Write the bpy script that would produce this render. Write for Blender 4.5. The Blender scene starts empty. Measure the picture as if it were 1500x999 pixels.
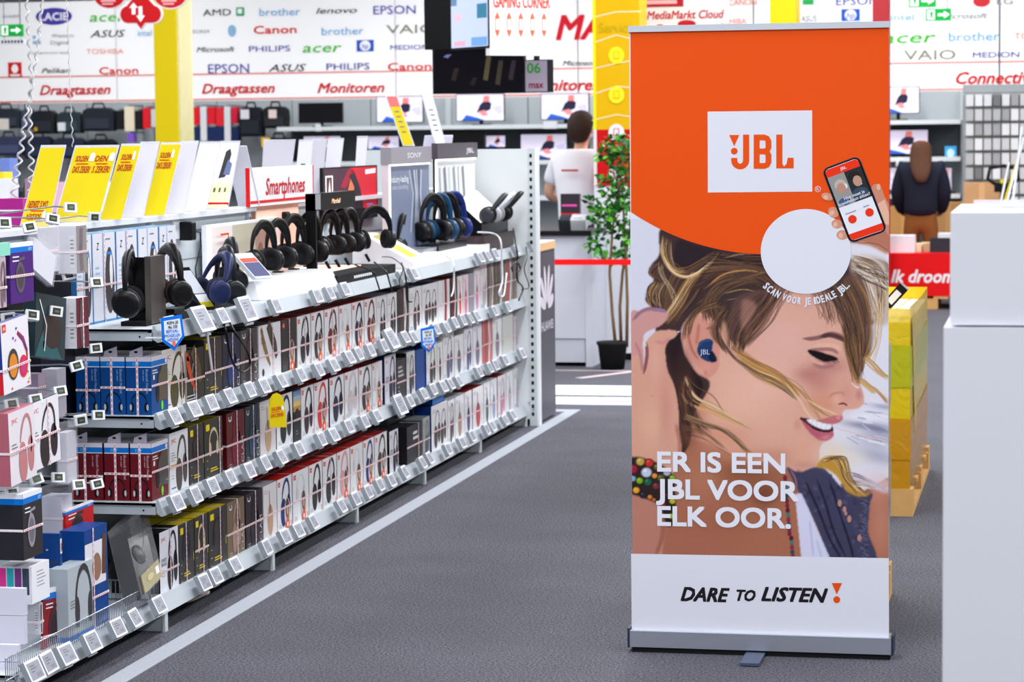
import bpy, math, random
import numpy as np
from mathutils import Vector, Matrix, Quaternion
random.seed(7)
PI = math.pi
SC = bpy.context.scene
COL = SC.collection

# ------------------------------------------------------------------ camera
CAM_F, CAM_YAW, CAM_PITCH, CAM_ROLL, CAM_H = 3749.7, 0.207735, 0.0808095, -0.0103698, 1.70
def _axes():
    y, p, r = CAM_YAW, CAM_PITCH, CAM_ROLL
    F = Vector((-math.sin(y)*math.cos(p), math.cos(y)*math.cos(p), -math.sin(p)))
    R = Vector((math.cos(y), math.sin(y), 0)); U = R.cross(F); c, s = math.cos(r), math.sin(r)
    return c*R+s*U, -s*R+c*U, F
CR, CU, CF = _axes()
cam_data = bpy.data.cameras.new('camera'); cam = bpy.data.objects.new('camera', cam_data); COL.objects.link(cam)
cam_data.sensor_width = 36; cam_data.lens = CAM_F/1500*36; cam_data.clip_start = .1; cam_data.clip_end = 100
M_ = Matrix((CR, CU, -CF)).transposed().to_4x4(); M_.translation = (0, 0, CAM_H); cam.matrix_world = M_
cam_data.dof.use_dof = True; cam_data.dof.focus_distance = 8.45; cam_data.dof.aperture_fstop = 7.0
SC.camera = cam
# ------------------------------------------------------------------ world, lights, exposure
SC.view_settings.view_transform = 'Standard'; SC.view_settings.look = 'None'; SC.view_settings.gamma = 1
SC.view_settings.use_curve_mapping = False
SC.view_settings.exposure = -0.26
wd = bpy.data.worlds.new('world'); SC.world = wd; wd.use_nodes = True
wd.node_tree.nodes['Background'].inputs[0].default_value = (.9, .95, 1, 1); wd.node_tree.nodes['Background'].inputs[1].default_value = .35
def lamp(x, y, z, sx, sy, w, col=(.97, .985, 1)):
    l = bpy.data.lights.new('ceiling_light', 'AREA'); l.shape = 'RECTANGLE'; l.size = sx; l.size_y = sy; l.energy = w; l.color = col
    o = bpy.data.objects.new('ceiling_light', l); o.location = (x, y, z); COL.objects.link(o)
for ly in (0.5, 4.5, 8.5, 12.5, 16.5, 20.5, 24.8):
    for lx in (-10.5, -6.2, -1.9, 2.6):
        lamp(lx, ly, 4.35, .5, 3.2, (146 if ly < 14 else 190)*{-10.5: .8, -6.2: .8, -1.9: 1.12, 2.6: 1.5}[lx])

def bp(px, py):
    """direction of the sight line through a point of the photograph"""
    return CF+CR*((px-750)/CAM_F)-CU*((py-499.5)/CAM_F)
def onx(px, py, X): d = bp(px, py); t = X/d.x; return Vector((X, d.y*t, CAM_H+d.z*t))
def ony(px, py, Y): d = bp(px, py); t = Y/d.y; return Vector((d.x*t, Y, CAM_H+d.z*t))
def onz(px, py, Z=0.): d = bp(px, py); t = (Z-CAM_H)/d.z; return Vector((d.x*t, d.y*t, Z))
def proj(P):
    q = Vector(P)-Vector((0, 0, CAM_H)); z = q.dot(CF); return 750+CAM_F*q.dot(CR)/z, 499.5-CAM_F*q.dot(CU)/z

# ------------------------------------------------------------------ materials
def lin(c):
    return tuple((v/255/12.92 if v <= 10 else ((v/255+.055)/1.055)**2.4) for v in c)
_M = {}
def mat(c, rough=.5, metal=0., emit=0., noise=0., nscale=30., bump=0., alpha=1., coat=0.):
    key = (tuple(c), rough, metal, emit, noise, nscale, bump, alpha, coat)
    if key in _M: return _M[key]
    m = bpy.data.materials.new('m_%d_%d_%d' % tuple(int(v) for v in c)); m.use_nodes = True; nt = m.node_tree; b = nt.nodes['Principled BSDF']
    L = lin(c); b.inputs['Base Color'].default_value = (*L, 1); b.inputs['Roughness'].default_value = rough; b.inputs['Metallic'].default_value = metal; b.inputs['Specular IOR Level'].default_value = .22
    if coat: b.inputs['Coat Weight'].default_value = coat; b.inputs['Coat Roughness'].default_value = .08
    if emit: b.inputs['Emission Color'].default_value = (*L, 1); b.inputs['Emission Strength'].default_value = emit
    if alpha < 1: b.inputs['Alpha'].default_value = alpha
    if noise or bump:
        tc = nt.nodes.new('ShaderNodeTexCoord'); n = nt.nodes.new('ShaderNodeTexNoise'); n.inputs['Scale'].default_value = nscale; n.inputs['Detail'].default_value = 4
        nt.links.new(tc.outputs['Object'], n.inputs['Vector'])
        if noise:
            mx = nt.nodes.new('ShaderNodeMix'); mx.data_type = 'RGBA'
            mx.inputs['A'].default_value = (*[v*(1-noise) for v in L], 1); mx.inputs['B'].default_value = (*[min(1, v*(1+noise)) for v in L], 1)
            nt.links.new(n.outputs['Fac'], mx.inputs['Factor']); nt.links.new(mx.outputs['Result'], b.inputs['Base Color'])
        if bump:
            bu = nt.nodes.new('ShaderNodeBump'); bu.inputs['Strength'].default_value = bump; bu.inputs['Distance'].default_value = .005
            nt.links.new(n.outputs['Fac'], bu.inputs['Height']); nt.links.new(bu.outputs['Normal'], b.inputs['Normal'])
    _M[key] = m; return m
def film_mat(c, tint=.2, key='film', wr=18.):
    """thin clear plastic: mostly see-through, glossy, with crinkles"""
    k = (key, tuple(c), tint)
    if k in _M: return _M[k]
    m = bpy.data.materials.new('film'); m.use_nodes = True; nt = m.node_tree; nt.nodes.clear()
    o = nt.nodes.new('ShaderNodeOutputMaterial'); t = nt.nodes.new('ShaderNodeBsdfTransparent'); p = nt.nodes.new('ShaderNodeBsdfPrincipled'); mx = nt.nodes.new('ShaderNodeMixShader')
    p.inputs['Base Color'].default_value = (*lin(c), 1); p.inputs['Roughness'].default_value = .12; mx.inputs[0].default_value = tint
    tc = nt.nodes.new('ShaderNodeTexCoord'); n = nt.nodes.new('ShaderNodeTexNoise'); n.inputs['Scale'].default_value = wr; n.inputs['Detail'].default_value = 3; n.inputs['Distortion'].default_value = 1.5
    bu = nt.nodes.new('ShaderNodeBump'); bu.inputs['Strength'].default_value = .7; bu.inputs['Distance'].default_value = .01
    nt.links.new(tc.outputs['Object'], n.inputs['Vector']); nt.links.new(n.outputs['Fac'], bu.inputs['Height']); nt.links.new(bu.outputs['Normal'], p.inputs['Normal'])
    nt.links.new(t.outputs[0], mx.inputs[1]); nt.links.new(p.outputs[0], mx.inputs[2]); nt.links.new(mx.outputs[0], o.inputs[0])
    _M[k] = m; return m
def carpet_mat(c):
    m = bpy.data.materials.new('carpet'); m.use_nodes = True; nt = m.node_tree; b = nt.nodes['Principled BSDF']; b.inputs['Roughness'].default_value = .95
    tc = nt.nodes.new('ShaderNodeTexCoord'); L = lin(c)
    n = nt.nodes.new('ShaderNodeTexNoise'); n.inputs['Scale'].default_value = 120; n.inputs['Detail'].default_value = 3; n.inputs['Roughness'].default_value = .7
    n2 = nt.nodes.new('ShaderNodeTexNoise'); n2.inputs['Scale'].default_value = 2.2; n2.inputs['Detail'].default_value = 5
    r = nt.nodes.new('ShaderNodeValToRGB'); e = r.color_ramp.elements
    e[0].position = .40; e[0].color = (*[v*.28 for v in L], 1); e[1].position = .62; e[1].color = (*[v*2.0 for v in L], 1)
    hs = nt.nodes.new('ShaderNodeMix'); hs.data_type = 'RGBA'; hs.blend_type = 'MULTIPLY'; hs.inputs['Factor'].default_value = 1
    r2 = nt.nodes.new('ShaderNodeValToRGB'); f = r2.color_ramp.elements; f[0].position = .3; f[0].color = (.86, .86, .86, 1); f[1].position = .7; f[1].color = (1.1, 1.1, 1.1, 1)
    for q in (n, n2): nt.links.new(tc.outputs['Object'], q.inputs['Vector'])
    nt.links.new(n.outputs['Fac'], r.inputs[0]); nt.links.new(n2.outputs['Fac'], r2.inputs[0])
    nt.links.new(r.outputs[0], hs.inputs['A']); nt.links.new(r2.outputs[0], hs.inputs['B']); nt.links.new(hs.outputs['Result'], b.inputs['Base Color'])
    bu = nt.nodes.new('ShaderNodeBump'); bu.inputs['Strength'].default_value = .6; bu.inputs['Distance'].default_value = .004
    nt.links.new(n.outputs['Fac'], bu.inputs['Height']); nt.links.new(bu.outputs['Normal'], b.inputs['Normal'])
    return m
WHITE = mat((236, 238, 244), .45); OFFW = mat((222, 224, 230), .5); STEEL = mat((196, 204, 210), .4, noise=.04, nscale=6); STEELD = mat((120, 126, 132), .4)
BLACK = mat((10, 10, 12), .35); MATT = mat((18, 17, 20), .7); RED = mat((214, 20, 24), .5); YEL = mat((216, 194, 0), .5)
TAPEW = mat((246, 236, 240), .4); TAPER = mat((226, 70, 90), .4); CARD = mat((176, 132, 84), .85, noise=.08, nscale=9)

# ------------------------------------------------------------------ mesh building
_T = {}
def text_geo(s, res=2, shear=0., space=1.):
    k = (s, res, shear, space)
    if k in _T: return _T[k]
    c = bpy.data.curves.new('t', 'FONT'); c.body = s; c.shear = shear; c.space_character = space; c.resolution_u = res; c.align_x = 'CENTER'
    o = bpy.data.objects.new('t', c); COL.objects.link(o); dg = bpy.context.evaluated_depsgraph_get(); me = bpy.data.meshes.new_from_object(o.evaluated_get(dg))
    V = [(v.co.x/.72, v.co.y/.72) for v in me.vertices]; F = [tuple(p.vertices) for p in me.polygons]
    bpy.data.objects.remove(o); bpy.data.meshes.remove(me); bpy.data.curves.remove(c)
    _T[k] = (V, F); return _T[k]
class MB:
    def __init__(s): s.v = []; s.f = []; s.m = []; s.sm = []; s.mats = []
    def mi(s, m):
        if m not in s.mats: s.mats.append(m)
        return s.mats.index(m)
    def add(s, V, F, m, smooth=False):
        b = len(s.v); s.v += [tuple(p) for p in V]; i = s.mi(m)
        for f in F: s.f.append(tuple(b+k for k in f)); s.m.append(i); s.sm.append(smooth)
        return s
    def face(s, pts, m): return s.add(pts, [tuple(range(len(pts)))], m)
    def box(s, x0, x1, y0, y1, z0, z1, m, **k):
        V = [(x0, y0, z0), (x1, y0, z0), (x1, y1, z0), (x0, y1, z0), (x0, y0, z1), (x1, y0, z1), (x1, y1, z1), (x0, y1, z1)]
        for n, f in (('bot', (0, 3, 2, 1)), ('top', (4, 5, 6, 7)), ('front', (0, 1, 5, 4)), ('right', (1, 2, 6, 5)), ('back', (2, 3, 7, 6)), ('left', (3, 0, 4, 7))):
            s.add([V[i] for i in f], [(0, 1, 2, 3)], k.get(n, m))
        return s
    def obox(s, c, a, b, d, m):
        c, a, b, d = Vector(c), Vector(a), Vector(b), Vector(d)
        if a.cross(b).dot(d) < 0: a = -a
        V = [c+i*a+j*b+k*d for k in (-1, 1) for i, j in ((-1, -1), (1, -1), (1, 1), (-1, 1))]
        return s.add(V, [(0, 3, 2, 1), (4, 5, 6, 7), (0, 1, 5, 4), (1, 2, 6, 5), (2, 3, 7, 6), (3, 0, 4, 7)], m)
    def bar(s, p, q, w, m, w2=None):
        p, q = Vector(p), Vector(q); d = (q-p).normalized(); u = d.orthogonal().normalized() if abs(d.z) > .99 else d.cross(Vector((0, 0, 1))).normalized(); v = d.cross(u)
        return s.obox((p+q)/2, (q-p)/2, u*w/2, v*(w2 or w)/2, m)
    def tube(s, pts, r, m, n=6, closed=False, sq=1.):
        P = [Vector(p) for p in pts]; N = len(P); R = r if isinstance(r, (list, tuple)) else [r]*N; V = []; up = None
        for i in range(N):
            d = (P[(i+1) % N]-P[i-1] if closed else P[min(i+1, N-1)]-P[max(i-1, 0)]).normalized()
            u = d.orthogonal().normalized() if up is None else (up-d*up.dot(d)).normalized(); up = u; w = d.cross(u)
            V += [P[i]+u*math.cos(2*PI*k/n)*R[i]+w*math.sin(2*PI*k/n)*R[i]*sq for k in range(n)]
        F = [(i*n+k, i*n+(k+1) % n, ((i+1) % N)*n+(k+1) % n, ((i+1) % N)*n+k) for i in range(N if closed else N-1) for k in range(n)]
        if not closed: F += [tuple(range(n-1, -1, -1)), tuple((N-1)*n+k for k in range(n))]
        return s.add(V, F, m, True)
    def lathe(s, o, axis, prof, m, n=16, sx=1.):
        """prof: (radius, height along axis)"""
        o = Vector(o); d = Vector(axis).normalized(); u = d.orthogonal().normalized(); w = d.cross(u); V = []
        for r, h in prof: V += [o+d*h+u*math.cos(2*PI*k/n)*r+w*math.sin(2*PI*k/n)*r*sx for k in range(n)]
        N = len(prof); F = [(i*n+k, i*n+(k+1) % n, (i+1)*n+(k+1) % n, (i+1)*n+k) for i in range(N-1) for k in range(n)]
        F += [tuple(range(n-1, -1, -1)), tuple((N-1)*n+k for k in range(n))]
        return s.add(V, F, m, True)
    def prism(s, poly, o, u, v, th, m, side=None):
        """flat polygon (a,b) -> o+a*u+b*v, thickened backwards by th"""
        o, u, v = Vector(o), Vector(u), Vector(v); nn = u.cross(v).normalized(); A = [o+u*a+v*b for a, b in poly]; B = [p-nn*th for p in A]; k = len(A)
        s.add(A, [tuple(range(k))], m); s.add(A+B, [tuple(k+i for i in range(k-1, -1, -1))]+[(i, k+i, k+(i+1) % k, (i+1) % k) for i in range(k)], side or m); return s
    def text(s, t, o, u, v, h, m, wid=None, bold=.01, shear=0., lift=.001, align=0., space=1.):
        """lettering of cap height h centred (align 0) at o; squeezed to wid metres if given"""
        V, F = text_geo(t, 5 if h > .05 and h < .075 else 2, shear, space); o, u, v = Vector(o), Vector(u).normalized(), Vector(v).normalized(); nn = u.cross(v)*lift
        if not V: return s
        xs = [p[0] for p in V]; w = max(xs)-min(xs); mid = (max(xs)+min(xs))/2; kx = (wid/w if wid else h); off = align*w*kx/2
        d = bold*h*.75; N_ = u.cross(v)*.00004
        for k, (da, db) in enumerate(((0, 0), (d, d), (-d, -d), (d, -d), (-d, d)) if bold > .015 else ((0, 0),)): s.add([o+u*((a-mid)*kx+off+da)+v*((b-.5)*h+db)+nn+N_*k for a, b in V], F, m)
        return s
    def ell(s, o, u, v, ru, rv, m, lift=.001, n=18, a0=0, a1=2*PI):
        o, u, v = Vector(o), Vector(u).normalized(), Vector(v).normalized(); nn = u.cross(v)*lift
        return s.face([o+u*ru*math.cos(a0+(a1-a0)*k/n)+v*rv*math.sin(a0+(a1-a0)*k/n)+nn for k in range(n)], m)
    def strip(s, pts, w, o, u, v, m, lift=.001):
        """flat ribbon drawn through 2-D points"""
        o, u, v = Vector(o), Vector(u), Vector(v); nn = u.cross(v).normalized()*lift; P = [Vector((a, b)) for a, b in pts]; V = []; n = len(P)
        for i in range(n):
            d = (P[min(i+1, n-1)]-P[max(i-1, 0)]).normalized(); q = Vector((-d.y, d.x)); ww = (w[i] if isinstance(w, (list, tuple)) else w)/2
            V += [o+u*(P[i].x+q.x*ww)+v*(P[i].y+q.y*ww)+nn, o+u*(P[i].x-q.x*ww)+v*(P[i].y-q.y*ww)+nn]
        return s.add(V, [(2*i, 2*i+1, 2*i+3, 2*i+2) for i in range(n-1)], m)
    def build(s, name, parent=None, local=False, bevel=0., smooth=None, kind=None):
        me = bpy.data.meshes.new(name); V = s.v
        if parent is not None and not local:
            off = Vector((0, 0, 0)); p = parent
            while p is not None: off += p.location; p = p.parent
            V = [(a-off.x, b-off.y, c-off.z) for a, b, c in V]
        me.from_pydata(V, [], s.f)
        for m in s.mats: me.materials.append(m)
        me.polygons.foreach_set('material_index', s.m); me.polygons.foreach_set('use_smooth', s.sm if smooth is None else [smooth]*len(s.f)); me.update()
        o = bpy.data.objects.new(name, me); COL.objects.link(o)
        if parent is not None: o.parent = parent
        if bevel:
            b = o.modifiers.new('b', 'BEVEL'); b.width = bevel; b.segments = 2; b.limit_method = 'ANGLE'
        if kind: o['kind'] = kind
        return o
def thing(name, label, cat, loc=(0, 0, 0), group=None, rz=0.):
    o = bpy.data.objects.new(name, None); COL.objects.link(o); o.location = loc; o.rotation_euler = (0, 0, rz); o.empty_display_size = .05
    return tag(o, label, cat, group)
def tag(o, label, cat, group=None):
    o['label'] = label; o['category'] = cat
    if group: o['group'] = group
    return o
def dup(root, loc=None, rz=None, label=None, group=None):
    r = root.copy(); COL.objects.link(r)
    if loc is not None: r.location = loc
    if rz is not None: r.rotation_euler = (r.rotation_euler.x, r.rotation_euler.y, rz)
    if label: r['label'] = label
    if group: r['group'] = group
    for ch in list(root.children):
        c = ch.copy(); COL.objects.link(c); c.parent = r
        for g in list(ch.children):
            d = g.copy(); COL.objects.link(d); d.parent = c
    return r
def struct(name, mb, **k):
    o = mb.build(name, **k); o['kind'] = 'structure'; return o
ORD = 'first second third fourth fifth sixth seventh eighth ninth tenth eleventh twelfth thirteenth fourteenth fifteenth sixteenth seventeenth eighteenth nineteenth twentieth twenty-first twenty-second twenty-third twenty-fourth twenty-fifth twenty-sixth twenty-seventh twenty-eighth twenty-ninth thirtieth'.split()
XA, YA, ZA = Vector((1, 0, 0)), Vector((0, 1, 0)), Vector((0, 0, 1))
def arc(n, f): return [f(i/(n-1)) for i in range(n)]

# ---- the printed photograph on the roll-up banner, painted stroke by stroke into an array of colours ----
def paint_print():
    X0, Y0, W_, H_, S = 920.0, 300.0, 388, 524, 1.0
    rng = np.random.default_rng(5)
    yy, xx = np.mgrid[0:H_, 0:W_]
    xx = xx + X0; yy = yy + Y0
    img = np.zeros((H_, W_, 3)); img[:] = (216, 216, 233)
    def cat(pts, n=10, closed=False):
        p = np.array(pts, float)
        if len(p) < 3: return p
        if closed: q = np.vstack([p[-1], p, p[0], p[1]])
        else: q = np.vstack([2*p[0]-p[1], p, 2*p[-1]-p[-2]])
        out = []
        for i in range(1, len(q)-2):
            for t in np.linspace(0, 1, n, endpoint=False):
                a, b, c, d = q[i-1:i+3]
                out.append(.5*((2*b)+(c-a)*t+(2*a-5*b+4*c-d)*t*t+(3*b-a-3*c+d)*t**3))
        if not closed: out.append(p[-1])
        return np.array(out)
    def blur(m, s):
        if s < .3: return m
        r = int(3*s)+1; k = np.exp(-np.arange(-r, r+1)**2/(2*s*s)); k /= k.sum()
        m = np.pad(m, r, mode='edge')
        m = sum(k[j]*m[:, j:m.shape[1]-2*r+j] for j in range(2*r+1))
        return sum(k[j]*m[j:m.shape[0]-2*r+j, :] for j in range(2*r+1))
    def poly(pts, col, b=.7, a=1.0, smooth=True, grad=None):
        p = cat(pts, 6, True) if smooth else np.array(pts, float)
        m = np.zeros((H_, W_), bool); x1, y1 = p[-1]
        for x2, y2 in p:
            if y1 != y2:
                c = ((y1 > yy) != (y2 > yy)) & (xx < (x2-x1)*(yy-y1)/(y2-y1)+x1); m ^= c
            x1, y1 = x2, y2
        m = blur(m.astype(float), b)[..., None]*a
        c = np.array(col, float)
        img[:] = img*(1-m)+c*m
    def blob(cx, cy, rx, ry, col, a=1.0, b=0, rot=0, hard=False):
        c, s = math.cos(rot), math.sin(rot)
        u = ((xx-cx)*c+(yy-cy)*s)/rx; v = (-(xx-cx)*s+(yy-cy)*c)/ry
        d = np.sqrt(u*u+v*v)
        m = np.clip((1-d)*min(rx, ry)+.5, 0, 1) if hard else np.exp(-d*d*1.6)
        m = (m*a)[..., None]; img[:] = img*(1-m)+np.array(col, float)*m
    def stroke(pts, w, col, a=1.0, soft=.6):
        p = cat(pts, 7); n = len(p)
        lo = p.min(0)-w-3; hi = p.max(0)+w+3
        i0, i1 = max(0, int(lo[1]-Y0)), min(H_, int(hi[1]-Y0)+1); j0, j1 = max(0, int(lo[0]-X0)), min(W_, int(hi[0]-X0)+1)
        if i0 >= i1 or j0 >= j1: return
        X = xx[i0:i1, j0:j1]; Y = yy[i0:i1, j0:j1]; best = np.zeros(X.shape)
        for k in range(n-1):
            a0, b0 = p[k], p[k+1]; d = b0-a0; L = d@d+1e-9
            t = np.clip(((X-a0[0])*d[0]+(Y-a0[1])*d[1])/L, 0, 1)
            D = np.hypot(X-a0[0]-t*d[0], Y-a0[1]-t*d[1])
            f = (k+t)/(n-1); ww = w*np.clip(np.minimum(f, 1-f)*5+.25, 0, 1)/2
            best = np.maximum(best, np.clip((ww-D)/soft+.5, 0, 1)*np.clip(ww/(soft*.6), .25, 1))
        m = (best*a)[..., None]; s = img[i0:i1, j0:j1]; s[:] = s*(1-m)+np.array(col, float)*m
    def hair(g1, g2, n, cols, w=(.8, 2.2), a=.75, jit=2.0):
        p, q = np.array(g1, float), np.array(g2, float)
        for _ in range(n):
            t = rng.random(); r = p*(1-t)+q*t+rng.normal(0, jit, p.shape)*np.linspace(.4, 1, len(p))[:, None]
            c = np.array(cols[rng.integers(len(cols))], float)*rng.uniform(.85, 1.12)
            stroke(r, rng.uniform(*w), np.clip(c, 0, 255), a*rng.uniform(.5, 1))
    DK, MB, LB, GO, BL = (40, 28, 31), (84, 60, 54), (128, 94, 66), (190, 140, 78), (224, 196, 156)
    # backdrop, paler on the right with dark blurred marks
    poly([(1240, 360), (1310, 360), (1310, 820), (1150, 820), (1180, 600)], (226, 224, 238), 5)
    blob(1290, 640, 40, 22, (172, 170, 192), .9); blob(1285, 668, 46, 14, (168, 168, 190), .8, rot=.2)
    blob(1262, 622, 34, 7, (130, 130, 158), .8, rot=.12); blob(1285, 628, 30, 6, (120, 120, 150), .8, rot=.2)
    blob(1268, 612, 30, 9, (236, 236, 246), .9); blob(1295, 596, 24, 5, (150, 152, 176), .7, rot=.15)
    for k in range(26):
        x = rng.uniform(1235, 1290); y = rng.uniform(585, 650)
        stroke([(x, y), (x+rng.uniform(12, 30), y+rng.uniform(2, 12))], rng.uniform(.8, 2.5), [(245, 245, 252), (140, 140, 168), (200, 200, 220)][k % 3], .6)
    stroke([(1222, 626), (1250, 634), (1303, 648)], 1.6, (232, 190, 200), .9); stroke([(1255, 640), (1303, 652)], 1.2, (245, 245, 250), .9)
    # chest, neck, shoulder
    poly([(930, 830), (955, 720), (990, 600), (1000, 520), (1060, 500), (1150, 560), (1180, 660), (1205, 700), (1260, 720), (1310, 705), (1310, 830)], (170, 108, 84), 1)
    blob(1020, 790, 90, 40, (172, 104, 84), .7); blob(1090, 690, 60, 36, (140, 84, 58), .85); blob(1060, 760, 60, 30, (158, 96, 74), .6)
    blob(1030, 700, 34, 40, (190, 128, 100), .6); blob(1290, 770, 22, 60, (196, 132, 112), .8); blob(1285, 720, 24, 24, (204, 142, 126), .6)
    blob(1120, 725, 24, 22, (112, 62, 44), .75)
    # face
    poly([(1010, 470), (1040, 440), (1120, 420), (1200, 400), (1255, 440), (1266, 500), (1262, 535), (1255, 548), (1260, 562), (1264, 575), (1266, 585), (1263, 594), (1252, 599.5), (1238, 600), (1234, 606), (1235, 611), (1232, 617), (1221, 621), (1216, 630), (1220, 637), (1213, 645), (1205, 649), (1201, 658), (1200.5, 669), (1196, 682), (1186, 689), (1169, 692), (1152, 686), (1120, 676), (1080, 668), (1040, 650), (1010, 640), (990, 600)], (222, 168, 150), .8)
    blob(1085, 590, 70, 60, (232, 180, 158), .9); blob(1150, 500, 55, 45, (226, 178, 168), .8); blob(1120, 560, 60, 45, (234, 186, 170), .8)
    blob(1055, 640, 60, 24, (214, 150, 124), .8); blob(1100, 668, 50, 16, (206, 142, 116), .8); blob(1015, 600, 26, 60, (188, 124, 98), .8)
    blob(1170, 660, 34, 24, (224, 166, 144), .8); blob(1178, 682, 26, 9, (206, 146, 132), .8); blob(1140, 670, 26, 16, (196, 134, 112), .6)
    blob(1200, 560, 28, 22, (196, 132, 122), .75); blob(1185, 548, 26, 14, (182, 118, 112), .7); blob(1215, 535, 32, 16, (176, 112, 112), .6)
    blob(1240, 575, 14, 26, (214, 152, 140), .8); blob(1210, 590, 22, 22, (214, 144, 116), .7); blob(1190, 590, 18, 12, (208, 140, 112), .5)
    blob(1226, 586, 9, 8, (232, 176, 160), .8); blob(1258, 578, 6, 10, (190, 122, 122), .7); blob(1245, 592, 14, 6, (220, 160, 144), .7)
    stroke([(1214, 584), (1220, 577), (1232, 575), (1238, 580)], 3, (190, 122, 108), .6, 2); stroke([(1228, 592), (1236, 591), (1241, 594)], 2.6, (120, 62, 56), .9)
    stroke([(1247, 560), (1254, 567), (1259, 567)], 1.6, (250, 240, 240), .9)
    blob(1168, 622, 6, 10, (200, 136, 108), .5)
    blob(1197, 636, 12, 24, (206, 140, 122), .35, rot=-.9)
    # eye and brow
    stroke([(1192, 508), (1206, 506), (1220, 507), (1232, 512)], 7, (232, 184, 160), .8, 3)
    stroke([(1184, 515), (1196, 512), (1218, 512), (1228, 518)], 5, (150, 100, 104), .8, 2)
    poly([(1184, 513), (1196, 514), (1212, 519), (1224, 523), (1227, 527), (1216, 529), (1206, 529), (1195, 524), (1186, 518)], (26, 18, 22), .7)
    stroke([(1186, 524), (1196, 531), (1208, 534)], 3, (226, 178, 156), .9, 1.5); stroke([(1190, 533), (1205, 538), (1225, 534)], 5, (150, 98, 100), .5, 3)
    for k in range(7): stroke([(1206+k*3, 527), (1208+k*3.6, 531+k % 3)], .9, (30, 20, 24), .8)
    stroke([(1176, 496), (1190, 496), (1204, 493), (1216, 489), (1228, 491), (1238, 497)], 6, (120, 78, 84), .8, 2)
    stroke([(1202, 493), (1216, 491), (1230, 495), (1240, 500)], 6.5, (74, 48, 54), .85, 1.5)
    # mouth
    poly([(1172, 613), (1182, 613), (1200, 617), (1216, 622), (1221, 630), (1214, 634), (1200, 632), (1186, 626)], (60, 24, 34), .7)
    poly([(1181, 615), (1192, 614), (1206, 619), (1218, 622), (1216, 629), (1205, 629), (1194, 625), (1186, 620)], (238, 236, 246), .8)
    for k in range(4): stroke([(1190+7*k, 614+2*k), (1189+7*k, 625+k)], .8, (190, 190, 206), .6)
    poly([(1174, 615), (1184, 622), (1196, 631), (1212, 634), (1219, 631), (1221, 638), (1213, 645), (1202, 645), (1190, 637), (1180, 626)], (186, 92, 112), .8)
    blob(1210, 640, 9, 4, (214, 130, 146), .8, rot=-.2)
    poly([(1196, 616), (1212, 612), (1226, 608), (1234, 610), (1232, 617), (1221, 621), (1208, 619)], (196, 108, 116), .9); blob(1228, 612, 4, 2.5, (220, 170, 188), .8)
    # ear
    poly([(1000, 478), (1010, 466), (1030, 462), (1050, 468), (1056, 490), (1054, 520), (1052, 540), (1040, 553), (1030, 552), (1016, 538), (1004, 518), (998, 496)], (214, 148, 132), .8)
    stroke([(1006, 470), (1000, 490), (1006, 514), (1018, 536), (1032, 549)], 7, (222, 160, 146), .9, 2)
    stroke([(1014, 476), (1009, 492), (1014, 512), (1024, 528)], 3.5, (176, 104, 92), .8, 2); stroke([(1024, 474), (1022, 490), (1020, 505)], 5, (184, 112, 98), .7, 2)
    stroke([(1032, 468), (1044, 472), (1046, 486)], 5, (228, 172, 150), .8, 2); stroke([(1034, 482), (1044, 480), (1050, 492)], 4, (170, 98, 84), .8, 2)
    blob(1034, 540, 10, 10, (226, 158, 146), .7); blob(1034, 546, 3, 5, (190, 110, 100), .5)
    poly([(1022, 510), (1025, 501), (1034, 497), (1043, 498), (1044, 505), (1043, 514), (1047, 521), (1050, 527), (1045, 530), (1036, 529), (1027, 524), (1022, 516)], (34, 58, 104), .7)
    stroke([(1024, 508), (1030, 500), (1041, 499)], 2, (60, 88, 140), .8); poly([(1043, 514), (1050, 527), (1044, 530), (1038, 524)], (20, 28, 54), .8)
    # hair behind, dark mass
    poly([(968, 335), (1000, 340), (1060, 360), (1120, 365), (1200, 380), (1285, 380), (1302, 400), (1282, 470), (1262, 470), (1240, 440), (1170, 410), (1130, 420), (1100, 440), (1075, 470), (1064, 500), (1052, 476), (1030, 456), (1006, 468), (996, 490), (1000, 520), (1018, 545), (1040, 562), (1020, 600), (996, 640), (970, 640), (965, 520), (955, 455), (946, 440), (950, 420), (958, 410), (950, 398), (956, 386), (966, 372)], (64, 47, 48), 1)
    poly([(995, 487), (974, 513), (978, 544), (989, 572), (995, 600), (996, 660), (1010, 650), (1016, 600), (1030, 566), (1016, 541), (1003, 519), (998, 497)], (40, 27, 32), 1)
    poly([(994, 352), (1015, 358), (1050, 367), (1045, 380), (1026, 392), (1004, 396), (990, 392), (988, 370)], (46, 34, 42), 1.5)
    blob(975, 430, 16, 26, (120, 92, 70), .6); blob(964, 445, 8, 12, (52, 38, 40), .8); blob(985, 455, 14, 14, (150, 112, 66), .6)
    blob(1075, 440, 30, 24, (66, 50, 54), .7); blob(1160, 395, 60, 16, (60, 44, 50), .6)
    hair([(1046, 368), (1010, 392), (985, 400), (965, 470)], [(1070, 372), (1040, 400), (1020, 440), (985, 476)], 70, [DK, MB, LB, GO, MB], (.7, 1.8))
    hair([(1030, 400), (1014, 420), (1000, 446), (978, 474)], [(1015, 398), (1000, 420), (985, 445), (968, 470)], 46, [GO, LB, BL, GO, MB], (.8, 2.0), .8)
    hair([(972, 345), (970, 372), (980, 392), (1000, 402)], [(984, 350), (984, 376), (992, 392), (1010, 398)], 20, [BL, LB, GO], (.6, 1.3), .7)
    stroke([(971, 346), (970, 370), (980, 392), (996, 404), (1014, 404), (1036, 390), (1052, 372)], 5, (206, 170, 116), .9, 2)
    stroke([(973, 376), (984, 396), (1002, 405), (1020, 400), (1040, 384)], 2.4, (238, 212, 168), .9)
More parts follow.
